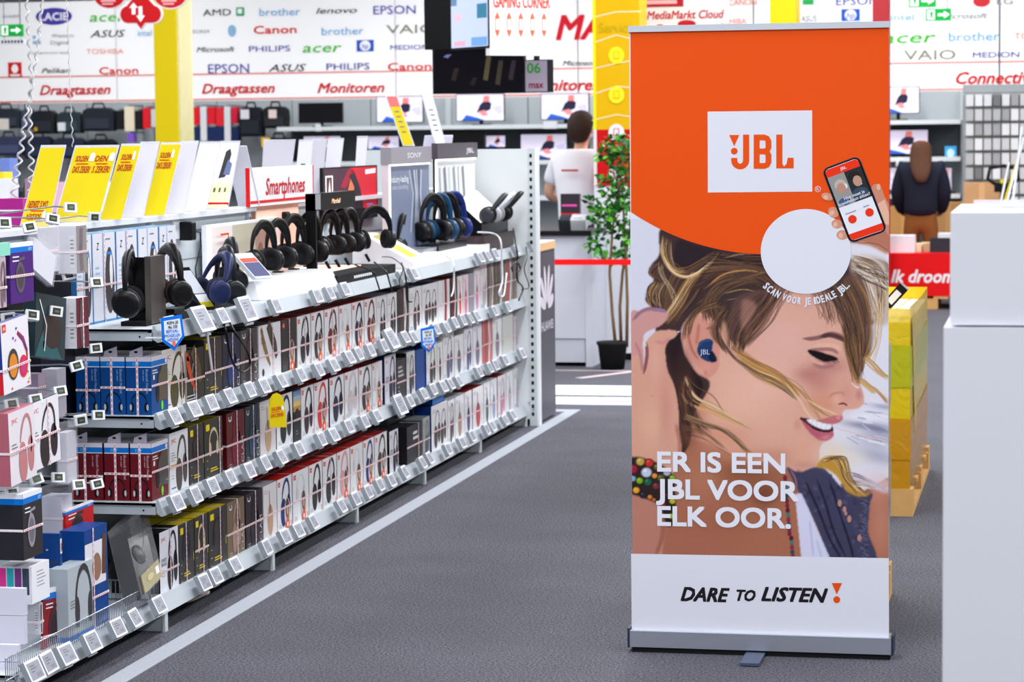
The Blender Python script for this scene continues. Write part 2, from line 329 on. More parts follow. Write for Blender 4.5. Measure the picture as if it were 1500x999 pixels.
    hair([(966, 384), (955, 392), (952, 400), (962, 408)], [(975, 390), (965, 398), (962, 404), (972, 412)], 22, [MB, LB, GO, DK], (.7, 1.5))
    hair([(958, 412), (949, 424), (948, 438), (953, 450)], [(975, 412), (966, 428), (966, 440), (972, 452)], 26, [MB, LB, GO, BL, DK], (.6, 1.5))
    hair([(964, 384), (966, 400), (980, 424), (984, 444)], [(972, 384), (974, 404), (990, 430), (990, 450)], 8, [BL], (.6, 1), .8)
    # hair swept from the crown across the top to the right
    hair([(1040, 372), (1080, 378), (1130, 390), (1170, 420)], [(1010, 430), (1050, 412), (1090, 412), (1120, 430)], 90, [DK, MB, DK, LB, MB], (.8, 2.4))
    for pts, w_, c in [([(1036, 420), (1060, 402), (1092, 396), (1120, 400)], 2.6, GO), ([(1030, 424), (1056, 408), (1080, 400)], 2, LB), ([(1060, 378), (1090, 372), (1120, 378), (1150, 396)], 2.2, (150, 122, 88)),
                       ([(1060, 430), (1088, 424), (1110, 428)], 1.6, (170, 150, 90)), ([(1062, 440), (1090, 436), (1112, 440)], 1.2, (150, 130, 90)), ([(1020, 446), (1050, 424), (1070, 414)], 1.8, LB)]:
        stroke(pts, w_, c, .9)
    # fringe over temple and brow, then down over the nose and out to the right
    poly([(1075, 440), (1110, 425), (1145, 428), (1140, 440), (1120, 470), (1095, 505), (1080, 500), (1066, 495)], (92, 66, 64), 2)
    hair([(1110, 425), (1080, 450), (1060, 480), (1066, 510)], [(1140, 436), (1120, 460), (1100, 490), (1085, 520)], 60, [DK, MB, MB, LB], (.8, 2.2))
    poly([(1088, 440), (1108, 446), (1100, 470), (1086, 480)], (196, 140, 124), 2.5, .55); poly([(1058, 468), (1066, 486), (1064, 510), (1056, 500)], (220, 166, 140), 2, .8)
    stroke([(1063, 450), (1051, 480), (1058, 500), (1076, 524), (1100, 540), (1140, 560), (1170, 580)], 4, (88, 62, 52), .9, 1.5)
    hair([(1060, 490), (1080, 520), (1120, 540), (1160, 560), (1200, 594), (1236, 612)], [(1085, 510), (1110, 530), (1145, 550), (1180, 580), (1190, 600), (1200, 620)], 16, [GO, LB, BL], (.7, 1.8), .55)
    poly([(1086, 520), (1110, 532), (1140, 548), (1158, 562), (1168, 576), (1150, 572), (1120, 560), (1098, 545)], (196, 142, 74), 1.6, .85)
    hair([(1070, 508), (1100, 524), (1140, 546), (1172, 580)], [(1080, 530), (1110, 552), (1140, 566), (1166, 586)], 34, [GO, LB, MB, BL, (170, 110, 50)], (.7, 1.8), .8, 1.6)
    stroke([(1150, 560), (1170, 584), (1182, 604), (1194, 618)], 3, (232, 206, 170), .7, 1.4); stroke([(1180, 584), (1200, 596), (1232, 610)], 2, (240, 214, 180), .7, 1)
    hair([(1056, 470), (1050, 440), (1070, 420), (1110, 412)], [(1030, 470), (1030, 440), (1060, 410), (1120, 398)], 70, [DK, MB, MB, LB, (120, 92, 60)], (.8, 2.0), .7, 3)
    hair([(1000, 500), (1004, 474), (1024, 452), (1050, 440)], [(1012, 490), (1020, 464), (1040, 450), (1062, 452)], 26, [MB, LB, DK, GO], (.6, 1.6), .75, 2)
    hair([(1046, 500), (1040, 480), (1046, 460), (1062, 444)], [(1066, 520), (1056, 500), (1056, 478), (1070, 456)], 26, [DK, MB, LB], (.7, 1.8), .8, 2)
    hair([(1130, 412), (1120, 440), (1100, 470), (1080, 500)], [(1175, 414), (1150, 440), (1130, 470), (1096, 508)], 60, [MB, LB, (170, 116, 90), DK], (.6, 1.6), .55, 4)
    hair([(1180, 408), (1190, 430), (1200, 450), (1204, 470)], [(1225, 404), (1236, 430), (1246, 450), (1250, 480)], 60, [MB, LB, DK, (160, 120, 96)], (.6, 1.6), .55, 4)
    hair([(1090, 385), (1120, 385), (1150, 392), (1180, 405)], [(1090, 372), (1130, 374), (1180, 382), (1240, 392)], 60, [DK, MB, LB, DK], (.8, 2.0), .7, 3)
    # right-hand hair, blown forward
    poly([(1245, 380), (1290, 378), (1303, 400), (1303, 470), (1275, 470), (1262, 440)], (196, 176, 164), 3, .9)
    poly([(1236, 410), (1262, 400), (1275, 440), (1278, 500), (1272, 520), (1260, 500), (1246, 460)], (104, 78, 70), 2.5, .9)
    poly([(1236, 470), (1250, 470), (1272, 510), (1274, 522), (1262, 524), (1258, 545), (1258, 562), (1250, 552), (1243, 530), (1236, 505)], (122, 88, 50), 1.6, .9)
    hair([(1214, 430), (1236, 470), (1243, 510), (1258, 562)], [(1250, 400), (1270, 440), (1275, 490), (1262, 540)], 90, [MB, LB, DK, GO, MB], (.8, 2.0), .75, 3)
    hair([(1190, 410), (1215, 436), (1230, 466), (1240, 500)], [(1230, 400), (1250, 430), (1262, 470), (1268, 510)], 50, [MB, DK, LB], (.8, 1.8), .6, 3)
    hair([(1250, 372), (1280, 380), (1298, 400), (1300, 440)], [(1248, 390), (1264, 410), (1276, 440), (1280, 480)], 60, [BL, (240, 228, 216), LB, MB, (212, 190, 170)], (.7, 1.8), .8, 3)
    hair([(1248, 375), (1270, 385), (1290, 392), (1303, 402)], [(1248, 400), (1270, 412), (1288, 420), (1303, 430)], 40, [BL, (244, 236, 230), MB, DK], (.6, 1.4), .8, 3)
    hair([(1284, 440), (1282, 480), (1278, 510), (1262, 530)], [(1300, 420), (1296, 470), (1290, 500), (1280, 540)], 16, [GO, BL, (230, 214, 200)], (.6, 1.4), .6, 2)
    hair([(1262, 522), (1272, 535), (1286, 548), (1303, 556)], [(1270, 522), (1280, 530), (1292, 545), (1303, 552)], 14, [GO, LB, (190, 140, 70)], (.7, 1.6), .8, 1.5)
    hair([(1256, 552), (1270, 562), (1284, 572), (1300, 590)], [(1264, 554), (1276, 566), (1290, 578), (1303, 590)], 18, [GO, LB, BL], (.7, 1.8), .75, 1.5)
    stroke([(1258, 556), (1270, 566), (1282, 576)], 6, (206, 158, 90), .8, 2)
    blob(1002, 580, 16, 60, (120, 74, 58), .75); blob(1010, 640, 22, 26, (134, 82, 60), .6); blob(1000, 545, 12, 30, (50, 34, 36), .6)
    # loose strands over the neck
    hair([(1000, 560), (1012, 584), (1040, 600), (1090, 622)], [(1004, 550), (1020, 580), (1050, 596), (1100, 628)], 12, [LB, GO, BL], (.7, 2), .8)
    stroke([(998, 576), (1006, 588), (1024, 598), (1056, 610), (1092, 626)], 4, (212, 166, 112), .9, 1.4); stroke([(1004, 548), (1020, 566), (1044, 580), (1060, 604)], 1.4, (120, 80, 60), .8)
    hair([(990, 560), (992, 590), (1000, 615), (1012, 640)], [(1012, 556), (1016, 586), (1024, 610), (1040, 634)], 40, [DK, MB, (70, 48, 44), DK, LB], (.7, 1.8), .6, 3)
    hair([(1000, 614), (1030, 622), (1060, 634), (1095, 662)], [(1004, 604), (1034, 618), (1070, 632), (1098, 664)], 26, [GO, BL, LB, MB], (.8, 2.2), .8)
    hair([(996, 620), (1010, 624), (1030, 630), (1060, 656)], [(1000, 640), (1020, 640), (1040, 646), (1070, 662)], 14, [MB, LB], (.7, 1.6), .4)
    # clothing: dark lace waistcoat, white top, necklace
    poly([(1153, 684), (1170, 692), (1196, 684), (1212, 690), (1240, 720), (1276, 722), (1274, 740), (1272, 780), (1282, 822), (1220, 822), (1196, 770), (1172, 724), (1160, 700)], (66, 64, 92), 1)
    for k in range(130):
        x = rng.uniform(1165, 1276); y = rng.uniform(692, 818)
        if x > 1158+(y-690)*.5 and x < 1276: blob(x, y, rng.uniform(1.5, 5), rng.uniform(1.5, 5), [(84, 84, 116), (40, 38, 60), (100, 100, 130), (56, 54, 82)][k % 4], .55)
    for p0 in [[(1196, 700), (1210, 740), (1222, 780), (1240, 818)], [(1178, 700), (1200, 750), (1216, 790), (1232, 818)], [(1214, 700), (1230, 750), (1246, 800), (1250, 818)]]: stroke(p0, 3.4, (30, 28, 48), .8, 1.6)
    for x, y, r in [(1230, 737, 4), (1237, 746, 3.5), (1244, 760, 4), (1239, 752, 2.5), (1259, 788, 4)]: blob(x, y, r*.8, r*1.3, (196, 140, 124), .95, hard=True)
    for k in range(40): stroke([(1262+rng.uniform(-6, 8), 730+k*2.2), (1268+rng.uniform(-5, 8), 733+k*2.2)], 1.2, (110, 110, 140), .7)
    poly([(1164, 724), (1174, 722), (1186, 748), (1204, 790), (1218, 822), (1174, 822), (1170, 780), (1166, 740)], (214, 214, 240), .9, smooth=False); stroke([(1186, 760), (1192, 818)], 3, (180, 184, 222), .7, 2); stroke([(1196, 790), (1204, 818)], 3, (150, 190, 214), .5, 2)
    stroke([(1158, 688), (1166, 704), (1166, 722)], 3, (150, 100, 110), .9)
    for k in range(18): blob(1150+.55*k+(2 if k > 12 else 0), 700+k*6.8, 3, 3.8, [(120, 34, 56), (90, 26, 44), (60, 120, 120), (150, 40, 60), (30, 80, 96), (120, 34, 56)][k % 6], .95, hard=True)
    # blond curl below the chin
    blob(1222, 664, 26, 20, (232, 214, 190), .9); blob(1250, 672, 26, 16, (230, 220, 214), .8)
    poly([(1196, 684), (1204, 672), (1220, 668), (1236, 672), (1246, 690), (1244, 706), (1254, 720), (1276, 722), (1262, 728), (1244, 722), (1232, 706), (1222, 694), (1208, 686)], (190, 140, 50), 1.2, .95)
    hair([(1204, 680), (1222, 674), (1238, 700), (1252, 722)], [(1206, 670), (1240, 672), (1246, 700), (1270, 724)], 50, [GO, (230, 196, 110), (120, 84, 30), BL, (90, 60, 24)], (.8, 2), .85, 2)
    hair([(1244, 690), (1262, 696), (1280, 706), (1303, 720)], [(1250, 712), (1270, 716), (1286, 718), (1303, 716)], 30, [(240, 226, 220), BL, (226, 200, 206), (90, 80, 110)], (.7, 1.6), .8, 2)
    poly([(1262, 690), (1303, 704), (1303, 722), (1280, 716)], (230, 214, 226), 2, .6)
    # hand with bent fingers, bracelet of beads, forearm
    poly([(922, 468), (938, 456), (950, 450), (966, 452), (976, 456), (978, 464), (972, 474), (962, 480), (948, 486), (942, 500), (942, 560), (922, 600)], (208, 152, 148), .8)
    stroke([(926, 470), (940, 456), (958, 452), (974, 457)], 5, (130, 90, 120), .7, 2.5); stroke([(956, 455), (968, 454), (976, 457)], 4.5, (150, 120, 160), .9, 1)
    poly([(946, 505), (950, 496), (962, 485), (978, 483), (990, 484), (993, 488), (988, 495), (980, 499), (975, 510), (976, 530), (979, 545), (986, 560), (991, 578), (994, 600), (995, 630), (998, 672), (975, 720), (965, 830), (920, 830), (920, 560), (936, 520), (941, 548)], (216, 160, 140), .8)
    blob(955, 620, 26, 40, (226, 176, 150), .8); blob(960, 530, 12, 30, (226, 170, 158), .7); blob(975, 600, 12, 60, (206, 142, 130), .7)
    stroke([(946, 500), (948, 520), (943, 548)], 4.5, (120, 66, 76), .8, 1.5); stroke([(960, 500), (972, 502), (980, 496)], 5, (206, 130, 136), .6, 2); stroke([(930, 500), (938, 520), (941, 545)], 4, (170, 110, 112), .5, 2)
    stroke([(944, 494), (946, 508)], 3, (226, 216, 190), .9); blob(994, 486, 1.6, 1.6, (170, 190, 250), 1, hard=True)
    stroke([(990, 620), (996, 650), (992, 690)], 6, (150, 90, 76), .5, 3); blob(955, 580, 1.5, 1.2, (190, 110, 100), .8)
    poly([(922, 720), (960, 730), (974, 770), (960, 830), (920, 830)], (184, 122, 108), 2.5, .9); stroke([(972, 745), (970, 785), (960, 815)], 6, (150, 92, 74), .7, 3)
    poly([(922, 672), (958, 676), (980, 690), (988, 705), (988, 760), (978, 770), (965, 740), (940, 728), (922, 718)], (40, 28, 30), 1.2, .95)
    beads = [(938, 676, 7, (190, 160, 80)), (951, 678, 7, (190, 50, 44)), (927, 687, 8, (150, 36, 60)), (947, 692, 8.5, (196, 200, 224)), (959, 697, 4.5, (220, 140, 50)), (927, 701, 5, (130, 160, 200)), (937, 704, 5.5, (124, 170, 30)), (949, 706, 6.5, (34, 92, 70)), (968, 700, 6, (90, 94, 50)), (932, 718, 5.5, (232, 160, 40)), (942, 725, 5.5, (40, 44, 54)), (961, 712, 6, (110, 50, 56)), (977, 692, 6, (180, 178, 200)), (985, 700, 5, (130, 170, 40)), (952, 728, 4, (200, 120, 40)), (985, 734, 5, (190, 180, 40)), (970, 738, 6, (140, 40, 50)), (983, 756, 4.5, (160, 190, 50)), (958, 732, 3, (190, 100, 40)), (976, 726, 5, (60, 30, 40)), (962, 684, 5, (110, 100, 40)), (990, 728, 3.5, (30, 50, 90))]
    for x, y, r, c in beads:
        blob(x, y, r, r*.92, [v*.6 for v in c], 1, hard=True); blob(x, y, r*.8, r*.75, c, 1, hard=True); blob(x-r*.25, y-r*.3, r*.35, r*.3, [min(255, v+60) for v in c], .8)
    # phone held in a hand
    poly([(1244, 354), (1275, 345), (1303, 330), (1310, 362), (1300, 372), (1275, 360)], (196, 132, 106), 1.5)
    poly([(1272, 282), (1280, 272), (1288, 270), (1298, 285), (1305, 305), (1305, 345), (1296, 338), (1285, 316)], (206, 150, 132), .9)
    img[:] = img+rng.normal(0, 1.6, img.shape[:2])[..., None]
    return np.clip(img, 0, 255), X0, Y0

# ================================================================== the room
b = MB().box(-15, 7, -4, 29, -.05, 0, carpet_mat((71, 71, 81))); struct('floor', b)
struct('ceiling', MB().box(-15, 7, -4, 29, 4.5, 4.6, mat((120, 122, 128), .8)))
wallm = mat((150, 152, 158), .7, noise=.03, nscale=2)
struct('wall_left', MB().box(-15.1, -15, -4, 29, 0, 4.5, wallm)); struct('wall_right', MB().box(7, 7.1, -4, 29, 0, 4.5, wallm))
struct('wall_front', MB().box(-15, 7, -4.1, -4, 0, 4.5, wallm)); struct('wall_back', MB().box(-15, 7, 29, 29.1, 0, 4.5, mat((120, 124, 130), .7)))
linem = mat((158, 162, 172), .8, noise=.16, nscale=90)
b = MB(); b.box(-2.902, -2.823, 5, 15.31, 0, .002, linem); b.box(-2.99, -2.823, 15.3, 15.43, 0, .0025, linem); struct('trim_1', b)
b = MB(); pk = mat((196, 176, 180), .7)
b.box(-3.6, -1.9, 17.98, 18.02, 0, .002, pk); b.obox((-3.02, 17.75, .0015), (.18, .32, 0), (-.03, .017, 0), (0, 0, .001), pk); struct('trim_2', b)
o = MB().box(-3.5, -1.9, 16.3, 16.92, 0, .003, mat((250, 250, 252), .3)).build('floor_sticker'); tag(o, 'plain bright white floor sticker bar in the far aisle', 'sticker')
b = MB().box(-3.5, -1.9, 15.72, 16.18, 0, .003, mat((222, 222, 250), .3)); b.ell((-2.75, 15.98, .003), XA, YA, .42, .1, mat((246, 236, 232), .4)); b.ell((-2.6, 15.92, .003), XA, YA, .3, .05, mat((206, 180, 170), .4), lift=.002)
o = b.build('floor_sticker'); tag(o, 'pale lilac floor sticker with faded picture, nearer the stripe end', 'sticker')

# ================================================================== roll-up banner
BY = 8.21
def bn(px, py): q = ony(px, py, BY); return (q.x, q.z)
def bpoly(mb, pts, m, lay): mb.face([(x, BY-lay*.0004, z) for x, z in (bn(*p) for p in pts)], m)
def bstrip(mb, pts, w, m, lay): mb.strip([bn(*p) for p in pts], w/437, (0, BY-lay*.0004, 0), XA, ZA, m, lift=0)
def bell(mb, cx, cy, rx, ry, m, lay, rot=0., n=28):
    mb.face([(x, BY-lay*.0004, z) for x, z in (bn(cx+rx*math.cos(a)*math.cos(rot)-ry*math.sin(a)*math.sin(rot), cy+rx*math.cos(a)*math.sin(rot)+ry*math.sin(a)*math.cos(rot)) for a in (2*PI*k/n for k in range(n)))], m)
def btext(mb, t, x0, x1, yb, h, m, lay, bold=.02, shear=0.):
    a = bn(x0, yb); c = bn(x1, yb+(x1-x0)*.018); mb.text(t, ((a[0]+c[0])/2, BY-lay*.0004, a[1]+h/437/2), XA, ZA, h/437, m, wid=abs(c[0]-a[0])-2*bold*h/437*.75, bold=bold, shear=shear, lift=0)
ORG = mat((236, 80, 0), .6, bump=.02, nscale=9); BWH = mat((226, 228, 240), .5)
banner = thing('rollup_banner', 'tall orange roll-up banner printed with a smiling woman wearing an earbud', 'banner', (-.92, BY, 0))
MB().box(-1.334, -.503, BY, BY+.0015, .06, 2.03, BWH).build('banner_sheet', banner)
img, PX0, PY0 = paint_print()
def photo_grid():
    nx, nz = 400, 524; z0, z1 = .318, 1.42; xs = np.linspace(-1.334, -.503, nx); zs = np.linspace(z0, z1, nz)
    X, Z = np.meshgrid(xs, zs); P = np.stack([X, np.full_like(X, BY), Z-CAM_H], -1); R, U, F = (np.array(a) for a in (CR, CU, CF))
    d = P@F; u = 750+CAM_F*(P@R)/d-PX0; v = 499.5-CAM_F*(P@U)/d-PY0
    u = np.clip(u, 0, img.shape[1]-1.01); v = np.clip(v, 0, img.shape[0]-1.01); i = v.astype(int); j = u.astype(int); a = (v-i)[..., None]; c = (u-j)[..., None]
    col = (img[i, j]*(1-a)*(1-c)+img[i+1, j]*a*(1-c)+img[i, j+1]*(1-a)*c+img[i+1, j+1]*a*c)/255
    col = np.where(col <= .04, col/12.92, ((col+.055)/1.055)**2.4)
    n = nx*nz; me = bpy.data.meshes.new('photo_print'); me.vertices.add(n); Q = np.stack([X+.92, np.full_like(X, -.0004), Z], -1); me.vertices.foreach_set('co', Q.ravel())
    k = (np.arange(nz-1)[:, None]*nx+np.arange(nx-1)[None]).ravel(); f = np.stack([k, k+1, k+nx+1, k+nx], -1)
    me.loops.add(f.size); me.loops.foreach_set('vertex_index', f.ravel()); me.polygons.add(len(f)); me.polygons.foreach_set('loop_start', np.arange(len(f))*4); me.polygons.foreach_set('loop_total', np.full(len(f), 4))
    me.update(calc_edges=True); ca = me.color_attributes.new('print', 'FLOAT_COLOR', 'POINT'); ca.data.foreach_set('color', np.concatenate([col, np.ones((nz, nx, 1))], -1).ravel())
    m = bpy.data.materials.new('photo_print'); m.use_nodes = True; nt = m.node_tree; at = nt.nodes.new('ShaderNodeVertexColor'); at.layer_name = 'print'
    nt.links.new(at.outputs[0], nt.nodes['Principled BSDF'].inputs['Base Color']); nt.nodes['Principled BSDF'].inputs['Roughness'].default_value = .5; nt.nodes['Principled BSDF'].inputs['Specular IOR Level'].default_value = .1
    me.materials.append(m); o = bpy.data.objects.new('photo_print', me); COL.objects.link(o); o.parent = banner; return o
photo_grid()
b = MB(); pts = [(923.6, 44), (1302.2, 39), (1302.2, 325)]+[(x, 16.5+math.sqrt(356**2-(x-1125)**2)) for x in np.linspace(1298, 926, 44)]; pts[-1] = (924.4, 310.5)
bpoly(b, pts, ORG, 2); b.build('orange_panel', banner)
b = MB(); bpoly(b, [(1036.6, 163.5), (1189.7, 161.7), (1189.9, 280.6), (1036.9, 282)], BWH, 3)
K = lambda x, y: (900+x/3.331, 20+y/3.331)
def kp(pts): bpoly(b, [K(*p) for p in pts], ORG, 4)
kp([(560, 592), (610, 592), (585, 647)]); bell(b, *K(585, 671), 4.9, 4.9, ORG, 4)
kp([(628, 590), (658, 590), (658, 716)]+[(614+44*math.cos(a), 716+44*math.sin(a)) for a in np.linspace(.2, PI, 10)]+[(570, 704), (600, 704), (600, 716)]+[(614+14*math.cos(a), 716+16*math.sin(a)) for a in np.linspace(PI, 0, 7)])
kp([(680, 590), (709, 590), (709, 757), (680, 757)])
for ya, yb in ((604, 672), (672, 743)): bstrip(b, [K(*p) for p in [(706, ya), (732, ya), (745, ya+5), (752, ya+18), (752, yb-18), (745, yb-5), (732, yb), (706, yb)]], 8.2, ORG, 4.3+.4*(ya > 650))
kp([(790, 590), (820, 590), (820, 733), (828, 745), (840, 733), (846, 703), (875, 703), (875, 755), (790, 755)])
bell(b, 1198, 277, 4.4, 4.4, BWH, 4); bell(b, 1198, 277, 3.6, 3.6, ORG, 5); btext(b, 'R', 1196.2, 1199.8, 279.2, 4.4, BWH, 6, bold=0)
b.build('logo_panel', banner)
b = MB(); bell(b, 1180.6, 368.3, 66.2, 62.2, BWH, 5, n=60)
S_ = 'SCAN VOOR JE IDEALE JBL.'; wds = {'I': .45, ' ': .5, 'J': .7, 'L': .75, '.': .4, 'E': .8, 'O': 1.12, 'C': 1.05, 'A': 1.0, 'D': 1.0, 'N': 1.05}
tot = sum(wds.get(c, .9) for c in S_); acc = 0
for ch in S_:
    w = wds.get(ch, .9); a = math.radians(139-(139-40)*(acc+w/2)/tot); acc += w
    if ch == ' ': continue
    c = bn(1180.6+79.5*math.cos(a), 368.5+72.5*math.sin(a)); th = PI/2-a; u = Vector((math.cos(th), 0, math.sin(th))); v = Vector((-math.sin(th), 0, math.cos(th)))
    b.text(ch, (c[0], BY-.0024, c[1]), u, v, 10/437, BWH, wid=w*6.6/437*.74, bold=.05, lift=0)
b.build('scan_circle', banner)
b = MB(); bw = mat((232, 234, 246), .5)
for t, x0, x1, yb in (('ER IS EEN', 962.8, 1150.5, 689.5), ('JBL VOOR', 961, 1170.5, 729.5), ('ELK OOR.', 963, 1158.5, 769)): btext(b, t, x0, x1, yb, 28, bw, 5, bold=.055)
btext(b, 'JBL', 1025.5, 1040, 519, 7.5, mat((200, 210, 230), .5), 5, bold=.01)
b.build('slogan', banner)
b = MB(); bk = mat((24, 20, 26), .6); bpoly(b, [(924.5, 811), (1302, 817.5), (1302.3, 940), (925.5, 928)], BWH, 3)
for t, x0, x1 in (('DARE', 997, 1069), ('TO', 1079, 1107), ('LISTEN', 1115, 1213)): btext(b, t, x0, x1, 879.5, 20 if t != 'TO' else 16, bk, 4, bold=.06, shear=.32)
bpoly(b, [(1218.4, 853.9), (1233.6, 853.9), (1225.8, 870.5)], ORG, 5); bell(b, 1225.8, 878.2, 5, 5, ORG, 5)
b.build('slogan_panel', banner)
# the printed phone and the fingers around it
b = MB(); sk = [mat(c, .5) for c in ((214, 150, 124), (232, 182, 158), (184, 118, 94), (206, 140, 116))]
bpoly(b, [(1273, 280), (1280, 270), (1287, 269), (1292, 276), (1296, 288), (1302.4, 300), (1302.4, 368), (1292, 360), (1280, 354), (1262, 356), (1250, 350), (1290, 335)], sk[3], 6)
bpoly(b, [(1283, 300), (1296, 292), (1302.4, 312), (1302.4, 330), (1292, 326)], sk[1], 6.5); bpoly(b, [(1250, 352), (1296, 336), (1302.4, 346), (1302.4, 368), (1288, 358), (1268, 354)], sk[2], 6.6); bell(b, 1287, 274, 3, 4.6, sk[1], 6.7)
for x, y, rx, ry, r in ((1212, 288, 9, 5.5, .25), (1221, 311, 8.5, 7.5, .7), (1226, 328, 8, 6.5, .2), (1234, 344, 8.5, 7, 0)): bell(b, x, y, rx, ry, sk[0], 6.2, r); bell(b, x-2.5, y+1, rx*.4, ry*.6, sk[1], 6.4, r)
TL, TR, BR_, BL_ = (1203.5, 248), (1258, 227.5), (1300.5, 338), (1245, 357)
def ph(a, c): return tuple((TL[i]*(1-a)+TR[i]*a)*(1-c)+(BL_[i]*(1-a)+BR_[i]*a)*c for i in (0, 1))
def rr(a0, a1, c0, c1, r, rc):
    out = []
    for cx, cy, s in ((a1-r, c0+rc, -PI/2), (a1-r, c1-rc, 0), (a0+r, c1-rc, PI/2), (a0+r, c0+rc, PI)): out += [ph(cx+r*math.cos(s+k*PI/8), cy+rc*math.sin(s+k*PI/8)) for k in range(5)]
    return out
bpoly(b, rr(0, 1, 0, 1, .16, .08), mat((60, 66, 84), .3), 7); bpoly(b, rr(.015, .985, .008, .992, .15, .075), BLACK, 8); bpoly(b, rr(.06, .94, .025, .975, .1, .05), mat((234, 236, 246), .4), 9)
red = mat((238, 50, 14), .5); bpoly(b, [ph(.06, .06), ph(.12, .03), ph(.88, .03), ph(.94, .06), ph(.94, .13), ph(.06, .13)], red, 10); bpoly(b, [ph(.06, .885), ph(.94, .885), ph(.94, .94), ph(.88, .97), ph(.12, .97), ph(.06, .94)], red, 10)
bpoly(b, [ph(.06, .13), ph(.5, .13), ph(.5, .53), ph(.06, .53)], mat((150, 152, 150), .5), 10); bpoly(b, [ph(.5, .13), ph(.94, .13), ph(.94, .53), ph(.5, .53)], mat((38, 40, 44), .5), 10)
for (a, c, ra, rc_, col) in ((.3, .27, 8.5, 9, (196, 178, 170)), (.3, .31, 6.5, 8, (186, 142, 124)), (.42, .3, 2.6, 4, (225, 225, 228)), (.26, .48, 9, 6, (60, 90, 140)), (.7, .22, 9, 7, (30, 26, 26)), (.74, .29, 6.5, 8, (190, 150, 128)), (.7, .44, 12, 8, (54, 72, 96)), (.28, .3, 6, 1.8, (80, 64, 66)), (.78, .34, 3, 1.2, (240, 236, 232))):
    q = ph(a, c); bell(b, q[0], q[1], ra, rc_, mat(col, .6), 10+.2*ra/9+(.6 if ra < 8 else 0), -.3)
pu = Vector((TR[0]-TL[0], 0, -(TR[1]-TL[1]))).normalized(); pv = Vector((-pu.z, 0, pu.x))
def ptext(t, a, c, h, w, m):
    q = bn(*ph(a, c)); b.text(t, (q[0], BY-.0048, q[1]), pu, pv, h/437, m, wid=w/437, bold=.02, lift=0)
ptext('Hoe moet je', .54, .44, 4.6, 30, bw); ptext('koptelefoon zitten?', .5, .49, 4.6, 46, bw); ptext('JBL', .52, .08, 4, 9, bw); ptext('Omsluitend', .3, .63, 2, 15, bk); ptext('Extra', .72, .62, 2, 8, bk)
for a in (.28, .74): q = ph(a, .72 if a < .5 else .71); bell(b, q[0], q[1], 6.2, 6.2, red, 10.5)
b.build('phone_picture', banner)
alu = mat((196, 202, 214), .28, metal=.75); dkb = mat((44, 50, 72), .4)
b = MB(); b.box(-1.337, -.501, BY-.008, BY+.010, 2.022, 2.042, mat((214, 220, 230), .3, metal=.3)); b.build('top_rail', banner, bevel=.003)
b = MB(); b.box(-1.342, -.492, BY-.02, BY+.075, .018, .071, alu); cass = b.build('base_cassette', banner, bevel=.004)
for x in (-1.349, -.4915): MB().box(x, x+.007, BY-.022, BY+.078, .016, .080, dkb).build('end_cap', cass)
f0, f1 = onz(1099, 953), onz(1122, 967)
b = MB(); b.box(f0.x-.004, f0.x+.058, 8.02, BY+.02, .003, .012, mat((74, 84, 110), .4)); b.box(-1.335, -.5, BY-.012, BY+.07, 0, .017, mat((20, 20, 24), .7)); b.build('foot', banner)
MB().tube([(-.92, BY+.045, .05), (-.92, BY+.03, 2.02)], .008, alu).build('support_pole', banner)

# ================================================================== white podium in the right foreground with its card holder
pod = thing('display_podium', 'plain white two-tier display podium at the edge of the aisle', 'podium', (.2, 5.3, 0))
pw = mat((232, 234, 244), .35)
MB().box(-.201, .95, 5.0, 5.62, 0, 1.318, pw).build('lower_body', pod, bevel=.008); MB().box(-.189, .94, 5.01, 5.61, 1.322, 1.539, pw).build('upper_body', pod, bevel=.018)
ch = thing('card_holder', 'clear leaning card holders with a yellow card on the white podium', 'card holder', (.0, 5.4, 1.539))
clr = film_mat((235, 236, 246), .45, 'acr'); c0 = ony(1442, 306, 5.35)
b = MB(); b.box(c0.x-.02, c0.x+.16, 5.3, 5.42, 1.5395, 1.5425, clr); b.box(c0.x-.02, c0.x+.16, 5.3, 5.302, 1.542, 1.556, clr); b.build('base', ch)
for xa, ya, xb, yb_, m in ((1483, 300, 1497, 186, OFFW), (1474, 300, 1500, 200, WHITE), (1470, 299, 1490, 236, YEL), (1466, 298, 1478, 238, OFFW)):
    p, q = ony(xa, ya, 5.34), ony(xb, yb_, 5.40); b = MB(); n = Vector((.0009, 0, 0)); a = Vector((.0, .035, 0)); b.obox((p+q)/2, (q-p)/2, a, Vector((.0018, 0, 0)), m); b.build('card', ch)

